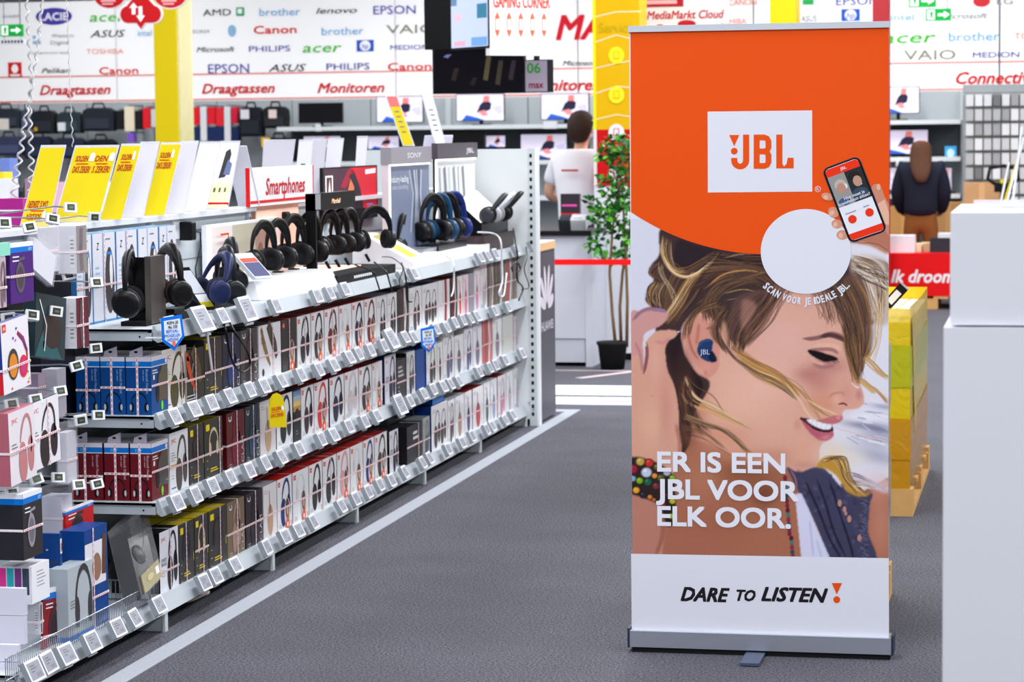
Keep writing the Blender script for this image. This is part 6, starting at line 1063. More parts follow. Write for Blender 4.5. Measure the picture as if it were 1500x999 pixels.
def cable(lab, pts, r, m, X=-2.93, name='cable'):
    P = [onx(p[0], p[1], p[2] if len(p) > 2 else X) for p in pts]; out = []
    Q = [P[0]*2-P[1]]+P+[P[-1]*2-P[-2]]
    for i in range(1, len(Q)-2):
        for k in range(6):
            s = k/6; a, b_, c, d = Q[i-1:i+3]; out.append(.5*((2*b_)+(c-a)*s+(2*a-5*b_+4*c-d)*s*s+(3*b_-a-3*c+d)*s**3))
    out.append(P[-1]); o = place(MB().tube(out, r, m, 6), name, P[0]); return tag(o, lab, 'cable')
cable('thick black cable looped down from the near display over the navy box', [(330, 462, -3.0), (345, 488), (362, 515), (366, 535), (357, 545), (345, 538), (336, 515), (330, 480), (322, 466, -3.0)], .0045, BLACK)
cable('white strap hanging straight down below the large near price tag', [(303, 482), (305, 500), (308, 522), (311, 545)], .0045, mat((214, 208, 216), .5))
cable('white cable looped before the clear packs near the post', [(700, 340, -3.05), (722, 342, -3.02), (733, 352), (735, 380), (736, 410), (731, 430), (738, 432), (742, 400)], .005, mat((226, 226, 230), .4))
cable('black bundled cable hanging before the last clear packs', [(752, 335, -3.05), (756, 360), (758, 380), (750, 390), (752, 398), (762, 395), (758, 385), (758, 410), (766, 422), (760, 440)], .005, BLACK)
cable('thin black cable hanging beside the slotted post', [(768, 345, -3.05), (772, 375), (768, 395), (775, 420), (764, 424)], .003, BLACK)
cable('black cable with a barrel plug over the brown top row box', [(588, 385, -3.05), (593, 400), (596, 420), (597, 440), (603, 442)], .0045, BLACK)
cable('white hook cable above the red striped box', [(655, 375, -3.0), (664, 385), (665, 405), (664, 425), (661, 434)], .0045, mat((226, 226, 230), .4))
cable('thin black cable from the lit cabinet to the rail', [(520, 388, -3.05), (545, 398), (552, 412), (556, 425)], .004, BLACK); cable('second thin black cable dropping before the white box', [(548, 384, -3.05), (565, 398), (571, 415), (575, 428)], .004, BLACK); cable('loose black wire over the white plinth edge', [(560, 376, -3.05), (575, 378), (590, 392), (585, 412), (590, 430)], .0022, BLACK)
cable('pale power cord lying on the floor under the near end of the shelf', [(262, 882, -3.05), (280, 879, -3.02), (296, 872, -2.99), (305, 868, -2.97), (302, 864, -2.99)], .006, mat((200, 184, 160), .6))

# ================================================================== the far wall: brand fascia, shelves, bags, monitors
WY = 28.0
def W2(px, py, Y=WY): q = ony(px, py, Y); return q.x, q.z
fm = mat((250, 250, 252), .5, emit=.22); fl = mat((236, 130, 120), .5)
C_ = dict(b=(20, 20, 26), g=(70, 196, 40), r=(226, 44, 24), bl=(130, 186, 230), pu=(80, 80, 176), gr=(150, 146, 130), s=(244, 160, 140), R=(214, 26, 26), n=(60, 60, 160), gg=(150, 156, 160))
BR = [('acer', 158, 24, 15, 58, 'g', .2), ('ASUS', 158, 49, 11, 56, 'b', .3), ('TOSHIBA', 154, 75, 8, 60, 's', 0), ('intel', 212, 48, 10, 22, 'bl', 0), ('Western', 92, 52, 6, 36, 'gg', 0), ('Digital', 88, 62, 6, 30, 'gg', 0), ('Pelikan', 82, 103, 8, 46, 'b', .3), ('Canon', 174, 103, 11, 62, 'r', 0), ('memorex', 74, 77, 4, 60, 'gg', 0), ('SHARP', 16, 24, 5, 28, 'gg', 0),
 ('AMD', 318, 18, 10, 44, 'b', 0), ('brother', 410, 17, 12, 63, 'bl', 0), ('lenovo', 493, 15, 9, 63, 'b', .3), ('EPSON', 578, 14, 13, 64, 'pu', 0), ('SONY', 295, 46, 6, 28, 'gg', 0), ('Canon', 403, 43, 12, 66, 'r', 0), ('brother', 502, 45, 12, 64, 'bl', 0), ('Microsoft', 316, 72, 8, 60, 'b', .3), ('PHILIPS', 395, 71, 9, 64, 'pu', 0), ('acer', 472, 69, 15, 60, 'g', .2), ('EPSON', 335, 100, 14, 64, 'pu', 0), ('ASUS', 421, 99, 11, 58, 'b', .3), ('PHILIPS', 510, 97, 10, 66, 'n', 0), ('hp', 535, 67, 8, 10, 'W', .2),
 ('VAIO', 602, 42, 13, 74, 'gr', 0), ('MEDION', 600, 69, 7, 58, 'n', 0), ('Canon', 600, 97, 11, 66, 'r', 0), ('Microsoft', 850, 92, 8, 52, 'b', .3), ('Monitoren', 826, 124, 17, 108, 'R', .3), ('MARKT', 900, 38, 36, 170, 'Q', .25), ('Draagtassen', 110, 131, 15, 113, 'R', .3), ('Draagtassen', 349, 129, 15, 113, 'R', .3), ('Monitoren', 514, 128, 15, 102, 'R', .3),
 ('EPSON', 1256, 1, 12, 60, 'pu', 0), ('CANON', 1088, 3, 9, 40, 's', 0), ('TOSHIBA', 1070, 31, 8, 46, 's', 0), ('ASUS', 1185, 27, 9, 22, 'gg', 0), ('hp', 1246, 22, 9, 12, 'W', .2), ('intel', 1322, 25, 9, 32, 'bl', 0), ('acer', 1332, 54, 17, 74, 'g', .2), ('brother', 1427, 53, 13, 70, 'bl', 0), ('Microsoft', 1412, 23, 8, 66, 'gg', .3), ('VAIO', 1362, 80, 14, 72, 'gr', 0), ('MEDION', 1459, 80, 8, 64, 'n', 0), ('TOSHIBA', 1518, 52, 9, 60, 's', 0), ('Connectiviteit', 1476, 113, 17, 142, 'R', .3), ('LG', 1472, 2, 8, 22, 'gg', 0)]
panels = [(-60, 172), (173, 274), (275, 580), (581, 847), (848, 1104), (1105, 1464), (1465, 1570)]
names = ['with the purple oval logo', 'behind the first yellow column', 'with Draagtassen and Monitoren lettering', 'behind the hanging screens', 'behind the yellow wrapped column', 'with the Connectiviteit lettering', 'at the right picture edge']
for (a, c), nm in zip(panels, names):
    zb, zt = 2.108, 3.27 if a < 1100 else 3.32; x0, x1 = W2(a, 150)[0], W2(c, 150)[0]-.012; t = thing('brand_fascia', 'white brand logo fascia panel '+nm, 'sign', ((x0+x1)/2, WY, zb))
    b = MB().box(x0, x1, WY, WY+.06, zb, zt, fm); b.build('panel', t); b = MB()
    for z in (2.13, 2.415): b.box(x0, x1, WY-.003, WY-.001, z-.012, z+.006, fl)
    for s, x, y, h, w, cc, sh in BR:
        if a <= x <= c:
            q = W2(x, y); m = fm if cc == 'W' else mat((226, 10, 40) if cc == 'Q' else C_[cc], .5); k = WY*math.sqrt(1+.04)/CAM_F*1.0
            if cc == 'W': b.box(q[0]-.1, q[0]+.1, WY-.003, WY-.002, q[1]-.065, q[1]+.065, mat((30, 90, 200), .5)); b.ell((q[0], WY-.003, q[1]), XA, ZA, .062, .058, fm, lift=.0008); m = mat((30, 90, 200), .5)
            b.text(s, (q[0], WY-.0045, q[1]), XA, ZA, h*k, m, wid=w*k, bold=.045 if cc in 'RQ' or s == 'Canon' else .02, shear=sh)
    if a == -60:
        q = W2(79, 24); b.ell((q[0], WY-.002, q[1]), XA, ZA, .225, .1, mat((80, 70, 180), .5)); b.text('LACIE', (q[0], WY-.004, q[1]), XA, ZA, .09, fm, wid=.34, bold=.03)
        q = W2(22, 102); b.box(q[0]-.085, q[0]+.085, WY-.003, WY-.002, q[1]-.085, q[1]+.085, mat((230, 30, 30), .5)); b.ell((q[0], WY-.003, q[1]+.01), XA, ZA, .04, .05, fm); b.strip([(-.06, -.065), (.06, -.065)], .02, (q[0], WY-.003, q[1]), XA, ZA, fm)
        q = W2(55, 57); [b.box(q[0]+.06*i, q[0]+.06*i+.04, WY-.003, WY-.002, q[1]+.06*j, q[1]+.06*j+.04, mat((150, 200, 236), .5)) for i, j in ((-1, 0), (0, 1), (0, -1), (-1, -1))]
    if a == 275: q = W2(352, 17); b.box(q[0]-.05, q[0]+.05, WY-.003, WY-.002, q[1]-.05, q[1]+.05, mat((40, 180, 120), .5)); b.box(q[0]-.03, q[0]+.02, WY-.0035, WY-.003, q[1]-.02, q[1]+.03, fm); q = W2(340, 45); b.ell((q[0], WY-.003, q[1]), XA, ZA, .05, .07, mat((150, 200, 236), .5))
    if a == 1105: q = W2(1438, 2); b.ell((q[0], WY-.003, q[1]), XA, ZA, .09, .06, mat((226, 50, 60), .5)); q = W2(1184, 3); b.box(q[0]-.06, q[0]+.06, WY-.003, WY-.002, q[1]-.03, q[1]+.03, mat((40, 180, 90), .5))
    b.build('lettering', t)
# wall shelving under the fascia
shv = thing('shelving_bay', 'grey wall shelving under the white brand fascia', 'shelving', (-6, 27.9, 0)); bpn = mat((176, 184, 188), .6)
xs = [W2(v, 160)[0] for v in (-60, 30, 130, 228, 320, 430, 545, 660, 775, 870, 990, 1110, 1302, 1412, 1520)]
for a, c in zip(xs, xs[1:]): MB().box(a+.005, c-.005, 27.94, 27.97, 0, 2.108, bpn).build('back_panel', shv)
MB().box(W2(-60, 100)[0], W2(430, 100)[0], 27.5, 27.94, 1.10, 1.13, mat((90, 94, 98), .6)).build('shelf_board', shv)
for z in (1.80, 1.41, 1.02):
    for a, c in ((430, 650), (652, 870), (872, 1100), (1102, 1410)): MB().box(W2(a, 180)[0], W2(c, 180)[0], 27.35, 27.94, z-.045, z, mat((214, 220, 224), .4)).build('shelf_board', shv)
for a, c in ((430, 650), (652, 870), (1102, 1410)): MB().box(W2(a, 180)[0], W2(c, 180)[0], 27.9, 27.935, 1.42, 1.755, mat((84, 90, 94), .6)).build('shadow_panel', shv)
for v in (660, 870, 1302, 1412): MB().box(W2(v, 160)[0]-.03, W2(v, 160)[0]+.03, 27.88, 27.935, 0, 2.1, mat((196, 204, 208), .5)).build('upright', shv)
# shoulder and laptop bags
def bag(px0, px1, y0, y1, c, lab, Y=27.45, patch=None, strap=True, round_=.035):
    (a, zt), (d, zb) = W2(px0, y0, Y), W2(px1, y1, Y); w = d-a; t = thing('laptop_bag', lab, 'bag', ((a+d)/2, Y+.1, zb), 'bags on the far wall'); m = mat(c, .8, noise=.1, nscale=8)
    P = [(.03, 0), (.97, 0), (1, .5), (.97, .86), (.8, 1), (.2, 1), (.03, .88), (0, .5)]; b = MB(); b.prism([(p*w, q*(zt-zb)) for p, q in P], (a, Y, zb), XA, ZA, -.001, m); b = MB(); V = [(a+p*w, Y, zb+q*(zt-zb)) for p, q in P]; V2 = [(a+p*w, Y+.16, zb+q*(zt-zb)) for p, q in P]; n = 8
    b.add(V+V2, [tuple(range(n)), tuple(range(2*n-1, n-1, -1))]+[((i+1) % n, i, n+i, n+(i+1) % n) for i in range(n)], m); b.build('body', t, bevel=.012)
    b = MB().box(a+w*.12, a+w*.88, Y-.018, Y, zb+.03, zb+(zt-zb)*.55, mat([v*1.25+4 for v in c], .8)); b.build('pocket', t, bevel=.006)
    if strap: MB().tube([(a+w*.3, Y+.05, zt-.01), (a+w*.35, Y+.04, zt+.05), (a+w*.65, Y+.04, zt+.05), (a+w*.7, Y+.05, zt-.01)], .012, m).build('handle', t)
    if patch: x, z, s, pc = patch; MB().box(a+w*x-s, a+w*x+s, Y-.026, Y-.018, zb+(zt-zb)*z-s, zb+(zt-zb)*z+s*1.1, mat(pc, .5)).build('label_tag', t)
for a in [(-16, 29, 159, 188, (44, 48, 58), 'grey bag at the left picture edge on the far wall', 27.45, (.5, .2, .06, (226, 220, 210))), (30, 46, 160, 190, (70, 76, 100), 'narrow slate bag second from the edge on the far wall'), (46, 80, 162, 196, (30, 33, 38), 'black bag right of the slate bag', 27.45, (.2, .2, .02, (200, 160, 40))), (82, 118, 164, 195, (40, 54, 58), 'dark teal bag with a white square tag', 27.44, (.25, .3, .045, (230, 230, 236))), (119, 166, 158, 192, (36, 40, 50), 'big rounded black bag before the hanging sleeves'),
          (349, 384, 157, 200, (26, 28, 36), 'black backpack with white tags right of the column', 27.45, (.3, .75, .05, (220, 220, 226))), (384, 420, 156, 188, (30, 32, 36), 'black backpack with a small red tag', 27.44, (.45, .65, .045, (230, 210, 206))), (-10, 32, 200, 228, (58, 64, 92), 'slate blue bag on the lower row at the picture edge'), (34, 74, 200, 232, (34, 42, 62), 'navy bag on the lower row'), (76, 122, 202, 232, (40, 46, 66), 'indigo grey bag on the lower row'), (124, 168, 204, 236, (24, 28, 40), 'black bag on the lower row before the column'), (386, 428, 202, 236, (22, 22, 26), 'black bag with yellow tag low on the wall', 27.45, (.1, .8, .05, (230, 190, 50)))]: bag(*a[:6], *(a[6:7] or ()), patch=a[7] if len(a) > 7 else None)
o = MB()
for k, (a, c, y0, y1, col, lab) in enumerate([(170, 180, 162, 190, (24, 24, 30), 'black sleeve pack hanging left of the white one'), (182, 197, 156, 192, (238, 226, 200), 'white and gold sleeve pack between black ones'), (198, 208, 162, 190, (24, 24, 30), 'black sleeve pack left of the red one'), (209, 220, 158, 188, (226, 30, 44), 'red sleeve pack just left of the yellow column'), (221, 228, 160, 186, (210, 210, 214), 'grey sleeve pack touching the column'),
     (283, 292, 157, 183, (230, 26, 40), 'red sleeve pack touching the right of the column'), (293, 303, 156, 206, (226, 226, 232), 'white hanging pack right of the column'), (304, 315, 157, 182, (226, 26, 40), 'red sleeve pack after the white hanging pack'), (316, 327, 158, 184, (232, 36, 50), 'second red sleeve pack of the touching pair'), (328, 338, 156, 208, (224, 224, 230), 'white hanging pack between red sleeves'), (339, 348, 157, 181, (214, 26, 60), 'last red sleeve pack before the backpacks'), (283, 292, 186, 206, (20, 44, 92), 'navy sleeve under the first red one'), (304, 327, 186, 206, (20, 42, 90), 'wide navy sleeve under the red pair'), (339, 350, 186, 206, (20, 40, 86), 'navy sleeve under the last red one'), (186, 196, 195, 208, (130, 90, 200), 'small purple pack low on the wall')]):
    (x0, z1), (x1, z0) = W2(a, y0, 27.5), W2(c, y1, 27.5); t = thing('sleeve_pack', lab, 'sleeve', ((x0+x1)/2, 27.55, z0), 'sleeves on the far wall'); MB().box(x0, x1, 27.5, 27.6, z0, z1, mat(col, .6)).build('sleeve', t, bevel=.01); MB().box((x0+x1)/2-.012, (x0+x1)/2+.012, 27.52, 27.93, z1, z1+.02, STEELD).build('hook', t)
# monitors
def monitor(px0, px1, y0, y1, lab, on=1, Y=27.55, stand=True):
    (a, zt), (d, zb) = W2(px0, y0, Y), W2(px1, y1, Y); w, h = d-a, zt-zb; t = thing('monitor', lab, 'monitor', ((a+d)/2, Y+.05, 0), 'monitors on the far wall')
    zf = max([z for z in (1.80, 1.41, 1.02) if z < zb+.005] or [zb-.1]); t.location.z = zf; MB().box(a, d, Y, Y+.04, zb, zt, BLACK if on != 2 else mat((30, 30, 36), .5)).build('housing', t, bevel=.004)
    if on == 1:
        b = MB(); F = (a+.008, Y-.001, zb+.008); w -= .016; h -= .016
        def pl(pts, c, l): b.face([Vector(F)+XA*(p*w)+ZA*(q*h)-YA*.0008*l for p, q in pts], mat(c, .5, emit=.3))
        pl([(0, 0), (1, 0), (1, 1), (0, 1)], (232, 224, 246), 1); pl([(.1, 0), (.2, .22), (.45, .1), (.6, 0)], (36, 90, 190), 2); pl([(.42, .3), (.5, .62), (.62, .8), (.74, .66), (.72, .42), (.56, .3)], (36, 34, 60), 2.4); pl([(.56, .72), (.58, .95), (.7, .95), (.7, .72)], (236, 130, 124), 3); pl([(.44, .34), (.6, .4), (.68, .2), (.56, .16)], (226, 140, 140), 3); pl([(.74, .5), (.9, .2), (.98, .3), (.95, .6)], (204, 200, 234), 1.6)
        b.build('screen', t)
    else: MB().box(a+.01, d-.01, Y-.002, Y-.001, zb+.01, zt-.01, mat((16, 16, 20), .25)).build('screen', t)
    b = MB(); b.box((a+d)/2-.02, (a+d)/2+.02, Y+.04, Y+.06, zf, zt-.1, BLACK); b.box((a+d)/2-.1, (a+d)/2+.1, Y-.02, Y+.14, zf, zf+.012, BLACK); b.build('foot', t)
for a in [(437, 502, 151, 180, 'black switched-off monitor under the Monitoren sign', 0), (551, 620, 141, 179, 'lit monitor behind the leaning yellow strip'), (668, 739, 138, 177, 'lit monitor under the black hanging screen'), (792, 863, 137, 175, 'lit monitor above the man at the counter'), (633, 710, 185, 216, 'dark back of a monitor above the white-lit cabinet', 2, 27.42), (711, 741, 198, 216, 'small lit screen right of the dark monitor back', 1, 27.5, False), (538, 585, 199, 219, 'lit screen behind the single pale card', 1, 27.5, False), (444, 500, 199, 216, 'pinkish lit screen low behind the clear cards', 1, 27.5, False), (762, 831, 196, 232, 'lit monitor low beside the man at the counter'),
          (1284, 1347, 127, 166, 'lit monitor top right of the banner'), (1282, 1360, 190, 226, 'lit monitor behind the woman in the black jacket'), (1270, 1317, 245, 279, 'lit screen at the banner edge on the lower shelf', 1, 27.5, False), (1376, 1395, 245, 279, 'lit screen right of the woman in the black jacket', 1, 27.5, False)]: monitor(*a)
(a, zt), (c, zb) = W2(1384, 214, 27.4), W2(1401, 237, 27.4); b = MB().box(a, c, 27.4, 27.41, zb, zt, mat((60, 170, 226), .5)); b.ell(((a+c)/2, 27.4, (zt+zb)/2+.01), XA, ZA, .04, .045, mat((200, 230, 246), .5)); o = place(b, 'shelf_card', ((a+c)/2, 27.4, zb)); tag(o, 'light blue card standing on the shelf right of the woman', 'sign')
for k, (x, y, w) in enumerate(((697, 236, 0), (466, 187, 8), (806, 183, 20), (1318, 238, 10))):
    if w: q = W2(x, y, 27.34); o = place(MB().box(q[0]-w/268, q[0]+w/268, 27.335, 27.35, q[1]-.04, q[1]+.04, OFFW), 'shelf_label', (q[0], 27.34, q[1])); tag(o, 'small white shelf label %s' % ('', 'under the switched-off monitor', 'under the monitor above the man', 'left of the woman')[k], 'label')
# pegboard of silver packs
(a, zt), (c, zb) = W2(1414, 131, 27.2), W2(1500, 300, 27.2); t = thing('hook_wall', 'hook wall of small silver packs at the right picture edge', 'rack', ((a+c)/2, 27.3, zb)); MB().box(a-.03, c+.25, 27.3, 27.33, 0, zt+.05, mat((150, 156, 160), .5)).build('peg_panel', t); rnd = random.Random(4)
for r in range(8):
    z = zt-.09-.152*r
    MB().box(a, c+.2, 27.14, 27.15, z+.045, z+.056, mat((110, 116, 112), .5)).build('hook_rail', t)
    for q in range(9): x = a+.01+.092*q; v = rnd.choice((206, 190, 170, 214, 150) if rnd.random() > .04 else (90, 110)); MB().box(x, x+.078, 27.13, 27.29, z-.085, z+.035, mat((v, v+1, v+4), .35)).build('silver_pack', t)
# cartons and pallet truck below on the right
for k, (p0, p1, y0, y1, Y, c, lab) in enumerate([(1303, 1345, 303, 352, 27.0, (178, 130, 76), 'brown carton behind the legs of the woman'), (1366, 1412, 297, 352, 27.0, (186, 142, 92), 'brown carton right of the woman'), (1412, 1464, 268, 352, 26.6, (196, 152, 108), 'tall light brown carton beside the pallet truck')]):
    (a, zt), (d, _) = W2(p0, y0, Y), W2(p1, y1, Y); t = thing('carton', lab, 'carton', ((a+d)/2, Y, 0)); MB().box(a, d, Y, Y+.35, .0, zt, mat(c, .85, noise=.08, nscale=5)).build('box_body', t); MB().box((a+d)/2-.03, (a+d)/2+.03, Y-.002, Y, .0, zt, mat([v*1.1 for v in c], .5)).build('parcel_tape', t)
t = thing('pallet_truck', 'hand pallet truck with black loop handle and yellow grip mark', 'pallet truck', W2(1470, 340, 26.2)[:1]+(26.2, 0)); q = [ony(x, y, 26.2) for x, y in ((1447, 262), (1450, 246), (1470, 243), (1489, 247), (1492, 262), (1480, 270), (1458, 270))]
MB().tube(q, .02, BLACK, 8, closed=True).build('loop_handle', t); c = ony(1470, 268, 26.2); b = MB(); b.tube([c, (c.x, 26.2, .3)], .03, BLACK, 8); b.box(c.x-.09, c.x+.09, 26.1, 26.25, c.z-.09, c.z-.02, BLACK); b.build('shaft', t); b = MB(); b.box(c.x-.03, c.x+.03, 26.08, 26.1, c.z-.0, c.z+.04, YEL); b.build('grip_mark', t); b = MB(); b.box(c.x-.27, c.x-.1, 26.2, 26.55, .06, .12, RED); b.box(c.x+.1, c.x+.27, 26.2, 26.55, .06, .12, RED); b.box(c.x-.27, c.x+.27, 26.1, 26.3, .06, .3, RED); [b.lathe((c.x+s*.12-.04, 26.15, .08), XA, [(.08, 0), (.08, .08)], BLACK) for s in (-1, 1)]; b.build('fork', t)
# red draped table of goods
TY = 24.5; (a, zt), (c, zb) = W2(1270, 371, TY), W2(1400, 436, TY); t = thing('promotion_table', 'red-fronted promotion pallet reading Ik droom', 'table', ((a+c)/2, TY+.4, 0)); c += .35
MB().box(a, c, TY, TY+.8, .125, zt, mat((224, 0, 8), .5)).build('red_cover', t); b = MB(); q = W2(1306, 404, TY); b.text('Ik droom', (q[0], TY-.002, q[1]), XA, ZA, .125, WHITE, wid=.59, shear=.25, bold=.035, align=1.); b.build('lettering', t)
for k in range(6): x = a+(c-a-.14)*k/5; MB().box(x, x+.14, TY, TY+.8, .1, .122, wood).build('plank', t)
for k in range(3): x = a+(c-a-.15)*k/2; MB().box(x, x+.15, TY+.0, TY+.78, .0, .1, wood).build('bearer', t)
for k, (p0, p1, y0, y1, col, lab) in enumerate([(1296, 1340, 345, 366, (226, 226, 232), 'white device box on the red table behind the banner edge'), (1329, 1350, 357, 368, (226, 206, 170), 'beige block on the red table beside the white box'), (1349, 1375, 356, 368, (222, 200, 160), 'larger beige block in the middle of the red table'), (1362, 1392, 349, 363, (44, 46, 54), 'dark device on the red table'), (1374, 1396, 342, 350, (224, 224, 230), 'thin white box on top of the dark device'), (1378, 1398, 363, 368, (220, 196, 156), 'flat beige block at the podium edge on the red table')]):
    Y = TY+.12+.1*(k % 3); (x0, z1), (x1, z0) = W2(p0, y0, Y), W2(p1, y1, Y); z0 = zt if k != 4 else z0; o = place(MB().box(x0, x1, Y, Y+.2, z0, max(z1, z0+.02), mat(col, .6)), 'goods_box', ((x0+x1)/2, Y, z0)); tag(o, lab, 'box')

# ================================================================== columns, hanging signs and screens
def column(px0, px1, Y, bands, lab, depth=.4, film=None):
    x0, x1 = ony(px0, 100, Y).x, ony(px1, 100, Y).x; t = thing('column', lab, 'column', ((x0+x1)/2, Y, 0))
    for n, (z0, z1, m) in enumerate(bands): MB().box(x0, x1, Y, Y+depth, z0, z1, m).build('wrap_panel', t)
    return t, x0, x1
ycol = mat((226, 200, 0), .5)
t, x0, x1 = column(226, 259, 22, [(0, 4.5, ycol)], 'yellow column between the two Draagtassen signs'); MB().box(x1+.002, x1+.02, 22.02, 22.38, 0, 4.4, film_mat((250, 246, 190), .55, 'colf', 5.)).build('side_film', t)
YC = 18.9; zA, zB = ony(868, 190, YC).z, ony(873, 273, YC).z
t, x0, x1 = column(869, 937, YC, [(0, .05, BLACK), (.05, zB, mat((230, 232, 238), .5)), (zB, zA, mat((206, 6, 16), .4)), (zA, 4.5, mat((232, 180, 0), .4, noise=.1, nscale=3, bump=.4))], 'yellow and red service column behind the potted tree', depth=.36)
b = MB(); b.box(x0-.002, x0+.022, YC-.004, YC-.002, zA, 4.4, mat((238, 232, 30), .3)); b.box(x0-.002, x0+.022, YC-.004, YC-.002, zB, zA, mat((236, 226, 230), .3))
b.text('Service', ((x0+x1)/2, YC-.006, ony(900, 39, YC).z), XA, ZA, .075, mat((210, 180, 0), .4), wid=.26, bold=.02)
for y, c in ((81, (255, 236, 40)), (139, (255, 236, 40)), (194, (238, 236, 240)), (255, (232, 226, 230))): q = ony(903, y, YC); b.ell((q.x, YC-.004, q.z), XA, ZA, .06, .064, mat(c, .4)); b.box(q.x-.022, q.x+.022, YC-.0062, YC-.0058, q.z-.03, q.z+.03, mat((240, 190, 0) if y < 150 else (214, 60, 60), .4)); b.box(q.x-.015, q.x+.015, YC-.007, YC-.0063, q.z-.02, q.z+.024, mat(c, .4))
b.build('printed_icons', t); b = MB(); [b.strip([(x0-.01, -.03), ((x0+x1)/2, .01+.02*(k % 2)), (x1+.01, -.02+.03*(k % 3))], .009, (0, YC, zA+.1+.19*k), XA, ZA, film_mat((255, 250, 200), .8, 'glint'), lift=.003) for k in range(7)]; b.build('film_crease_glints', t)  # pale strips paint the glints along the creases of the film
t, x0, x1 = column(1128, 1166, 23, [(2.3, 4.5, ycol)], 'short piece of yellow column above the banner')
o = place(MB().box(ony(1278, 20, 24).x, ony(1302, 20, 24).x, 24, 24.25, 0, 4.5, mat((176, 46, 56), .5)), 'column', (ony(1290, 20, 24).x, 24, 0)); tag(o, 'dark red post above the banner corner', 'column')
def hung(px0, px1, y0, y1, Y, m, lab, name='hanging_sign', cat='sign', th=.03, wires=True):
    (a, zt), (c, zb) = W2(px0, y0, Y), W2(px1, y1, Y); t = thing(name, lab, cat, ((a+c)/2, Y, zb)); MB().box(a, c, Y, Y+th, zb, zt, m).build('board', t)
    if wires: b = MB(); [b.bar((x, Y+th/2, zt), (x, Y+th/2, 4.5), .004, STEELD) for x in (a+(c-a)*.15, c-(c-a)*.15)]; b.build('suspension_wire', t)
    return t, a, c, zb, zt
grn = mat((0, 158, 60), .4, emit=.25); wem = mat((236, 250, 240), .4, emit=.4)
for p0, p1, y0, y1, Y, lab in ((0, 33, 36, 53, 19, 'green exit sign hanging at the top left'), (1356, 1393, 13, 30, 22, 'green exit sign lower of the two at top right'), (1331, 1371, -8, 10, 22.5, 'green exit sign upper one cut by the picture top')):
    t, a, c, zb, zt = hung(p0, p1, y0, y1, Y, grn, lab, 'exit_sign'); w, h = c-a, zt-zb; b = MB(); o = Vector((a, Y, zb)); b.face([o+XA*w*p+ZA*h*q-YA*.002 for p, q in ((.48, .4), (.72, .4), (.72, .2), (.95, .5), (.72, .8), (.72, .6), (.48, .6))], wem); b.box(a+w*.06, a+w*.36, Y-.002, Y-.001, zb+h*.1, zb+h*.9, wem); b.face([o+XA*w*p+ZA*h*q-YA*.004 for p, q in ((.12, .15), (.2, .4), (.16, .6), (.24, .85), (.3, .6), (.26, .4), (.3, .15), (.22, .3))], grn); b.build('pictogram', t)
t, a, c, zb, zt = hung(0, 35, 58, 64, 19, mat((220, 220, 228), .5), 'strip of dark round spots under the left exit sign'); b = MB(); [b.ell((a+.02+.027*k, 19, (zb+zt)/2), XA, ZA, .009, .011, BLACK) for k in range(7)]; b.build('round_spots', t)
def cloud(px, py, s, Y, lab, arrows=True):
    q = ony(px, py, Y); k = Y/CAM_F*s; t = thing('cloud_sign', lab, 'sign', q); P = []
    for cx, cy, r, a0, a1 in ((-20, -4, 13, 100, 260), (-2, 14, 15, 60, 150) if 0 else (0, 10, 16, 30, 150), (20, -4, 13, -80, 80)): P += [(cx+r*math.cos(math.radians(x)), cy+r*math.sin(math.radians(x))) for x in np.linspace(a1, a0, 9)]
    P += [(14, -17), (7, -17), (0, -26), (-7, -17)]
    b = MB(); b.prism([(x*k*1.08, y*k*1.1) for x, y in P][::-1], q, XA, ZA, .02, mat((238, 226, 228), .5)); b.prism([(x*k, y*k) for x, y in P][::-1], q-YA*.003, XA, ZA, .001, mat((190, 14, 22), .5)); b.build('board', t); b = MB()
    if arrows: b.face([q-YA*.005+XA*k*x+ZA*k*y for x, y in ((-14, -4), (-8, -4), (-8, 6), (-4, 6), (-11, 14), (-18, 6), (-14, 6))], WHITE); b.face([q-YA*.005+XA*k*x+ZA*k*y for x, y in ((-3, 8), (3, 8), (3, -6), (7, -6), (0, -16), (-7, -6), (-3, -6))], WHITE)
    if b.v: b.build('arrows', t)
    b = MB(); [b.bar((q.x+d, q.y+.01, q.z+k*14), (q.x+d, q.y+.01, 4.5), .004, STEELD) for d in (-.04, .04)]; b.build('suspension_wire', t)
cloud(206, 17, 1., 18.5, 'red cloud sign with two white arrows at the top left')
for p0, p1, lab in ((138, 184, 'left red rounded sign above the cloud sign'), (226, 274, 'right red rounded sign above the cloud sign')):
    q0, q1 = ony(p0, 12, 18.8), ony(p1, 12, 18.8); t = thing('hanging_sign', lab, 'sign', ((q0.x+q1.x)/2, 18.8, q0.z)); c = Vector(((q0.x+q1.x)/2, 18.8, q0.z+.10)); w = (q1.x-q0.x)/2; b = MB(); b.prism([(w*math.cos(a)*1.05, .105*math.sin(a)*1.06) for a in np.linspace(0, 2*PI, 28)[:-1]], c, XA, ZA, .02, mat((238, 226, 228), .5)); b.prism([(w*math.cos(a), .1*math.sin(a)) for a in np.linspace(0, 2*PI, 28)[:-1]], c-YA*.003, XA, ZA, .001, mat((190, 14, 22), .5)); b.build('board', t); b = MB(); b.strip([(-.07, -.045), (.05, -.045)], .02, c-YA*.006, XA, ZA, mat((236, 160, 165), .5)); b.strip([(-.06, -.07), (.03, -.07)], .014, c-YA*.006, XA, ZA, mat((236, 160, 165), .5)); b.bar(c+YA*.01, (c.x, 18.81, 4.5), .004, STEELD); b.build('lettering', t)
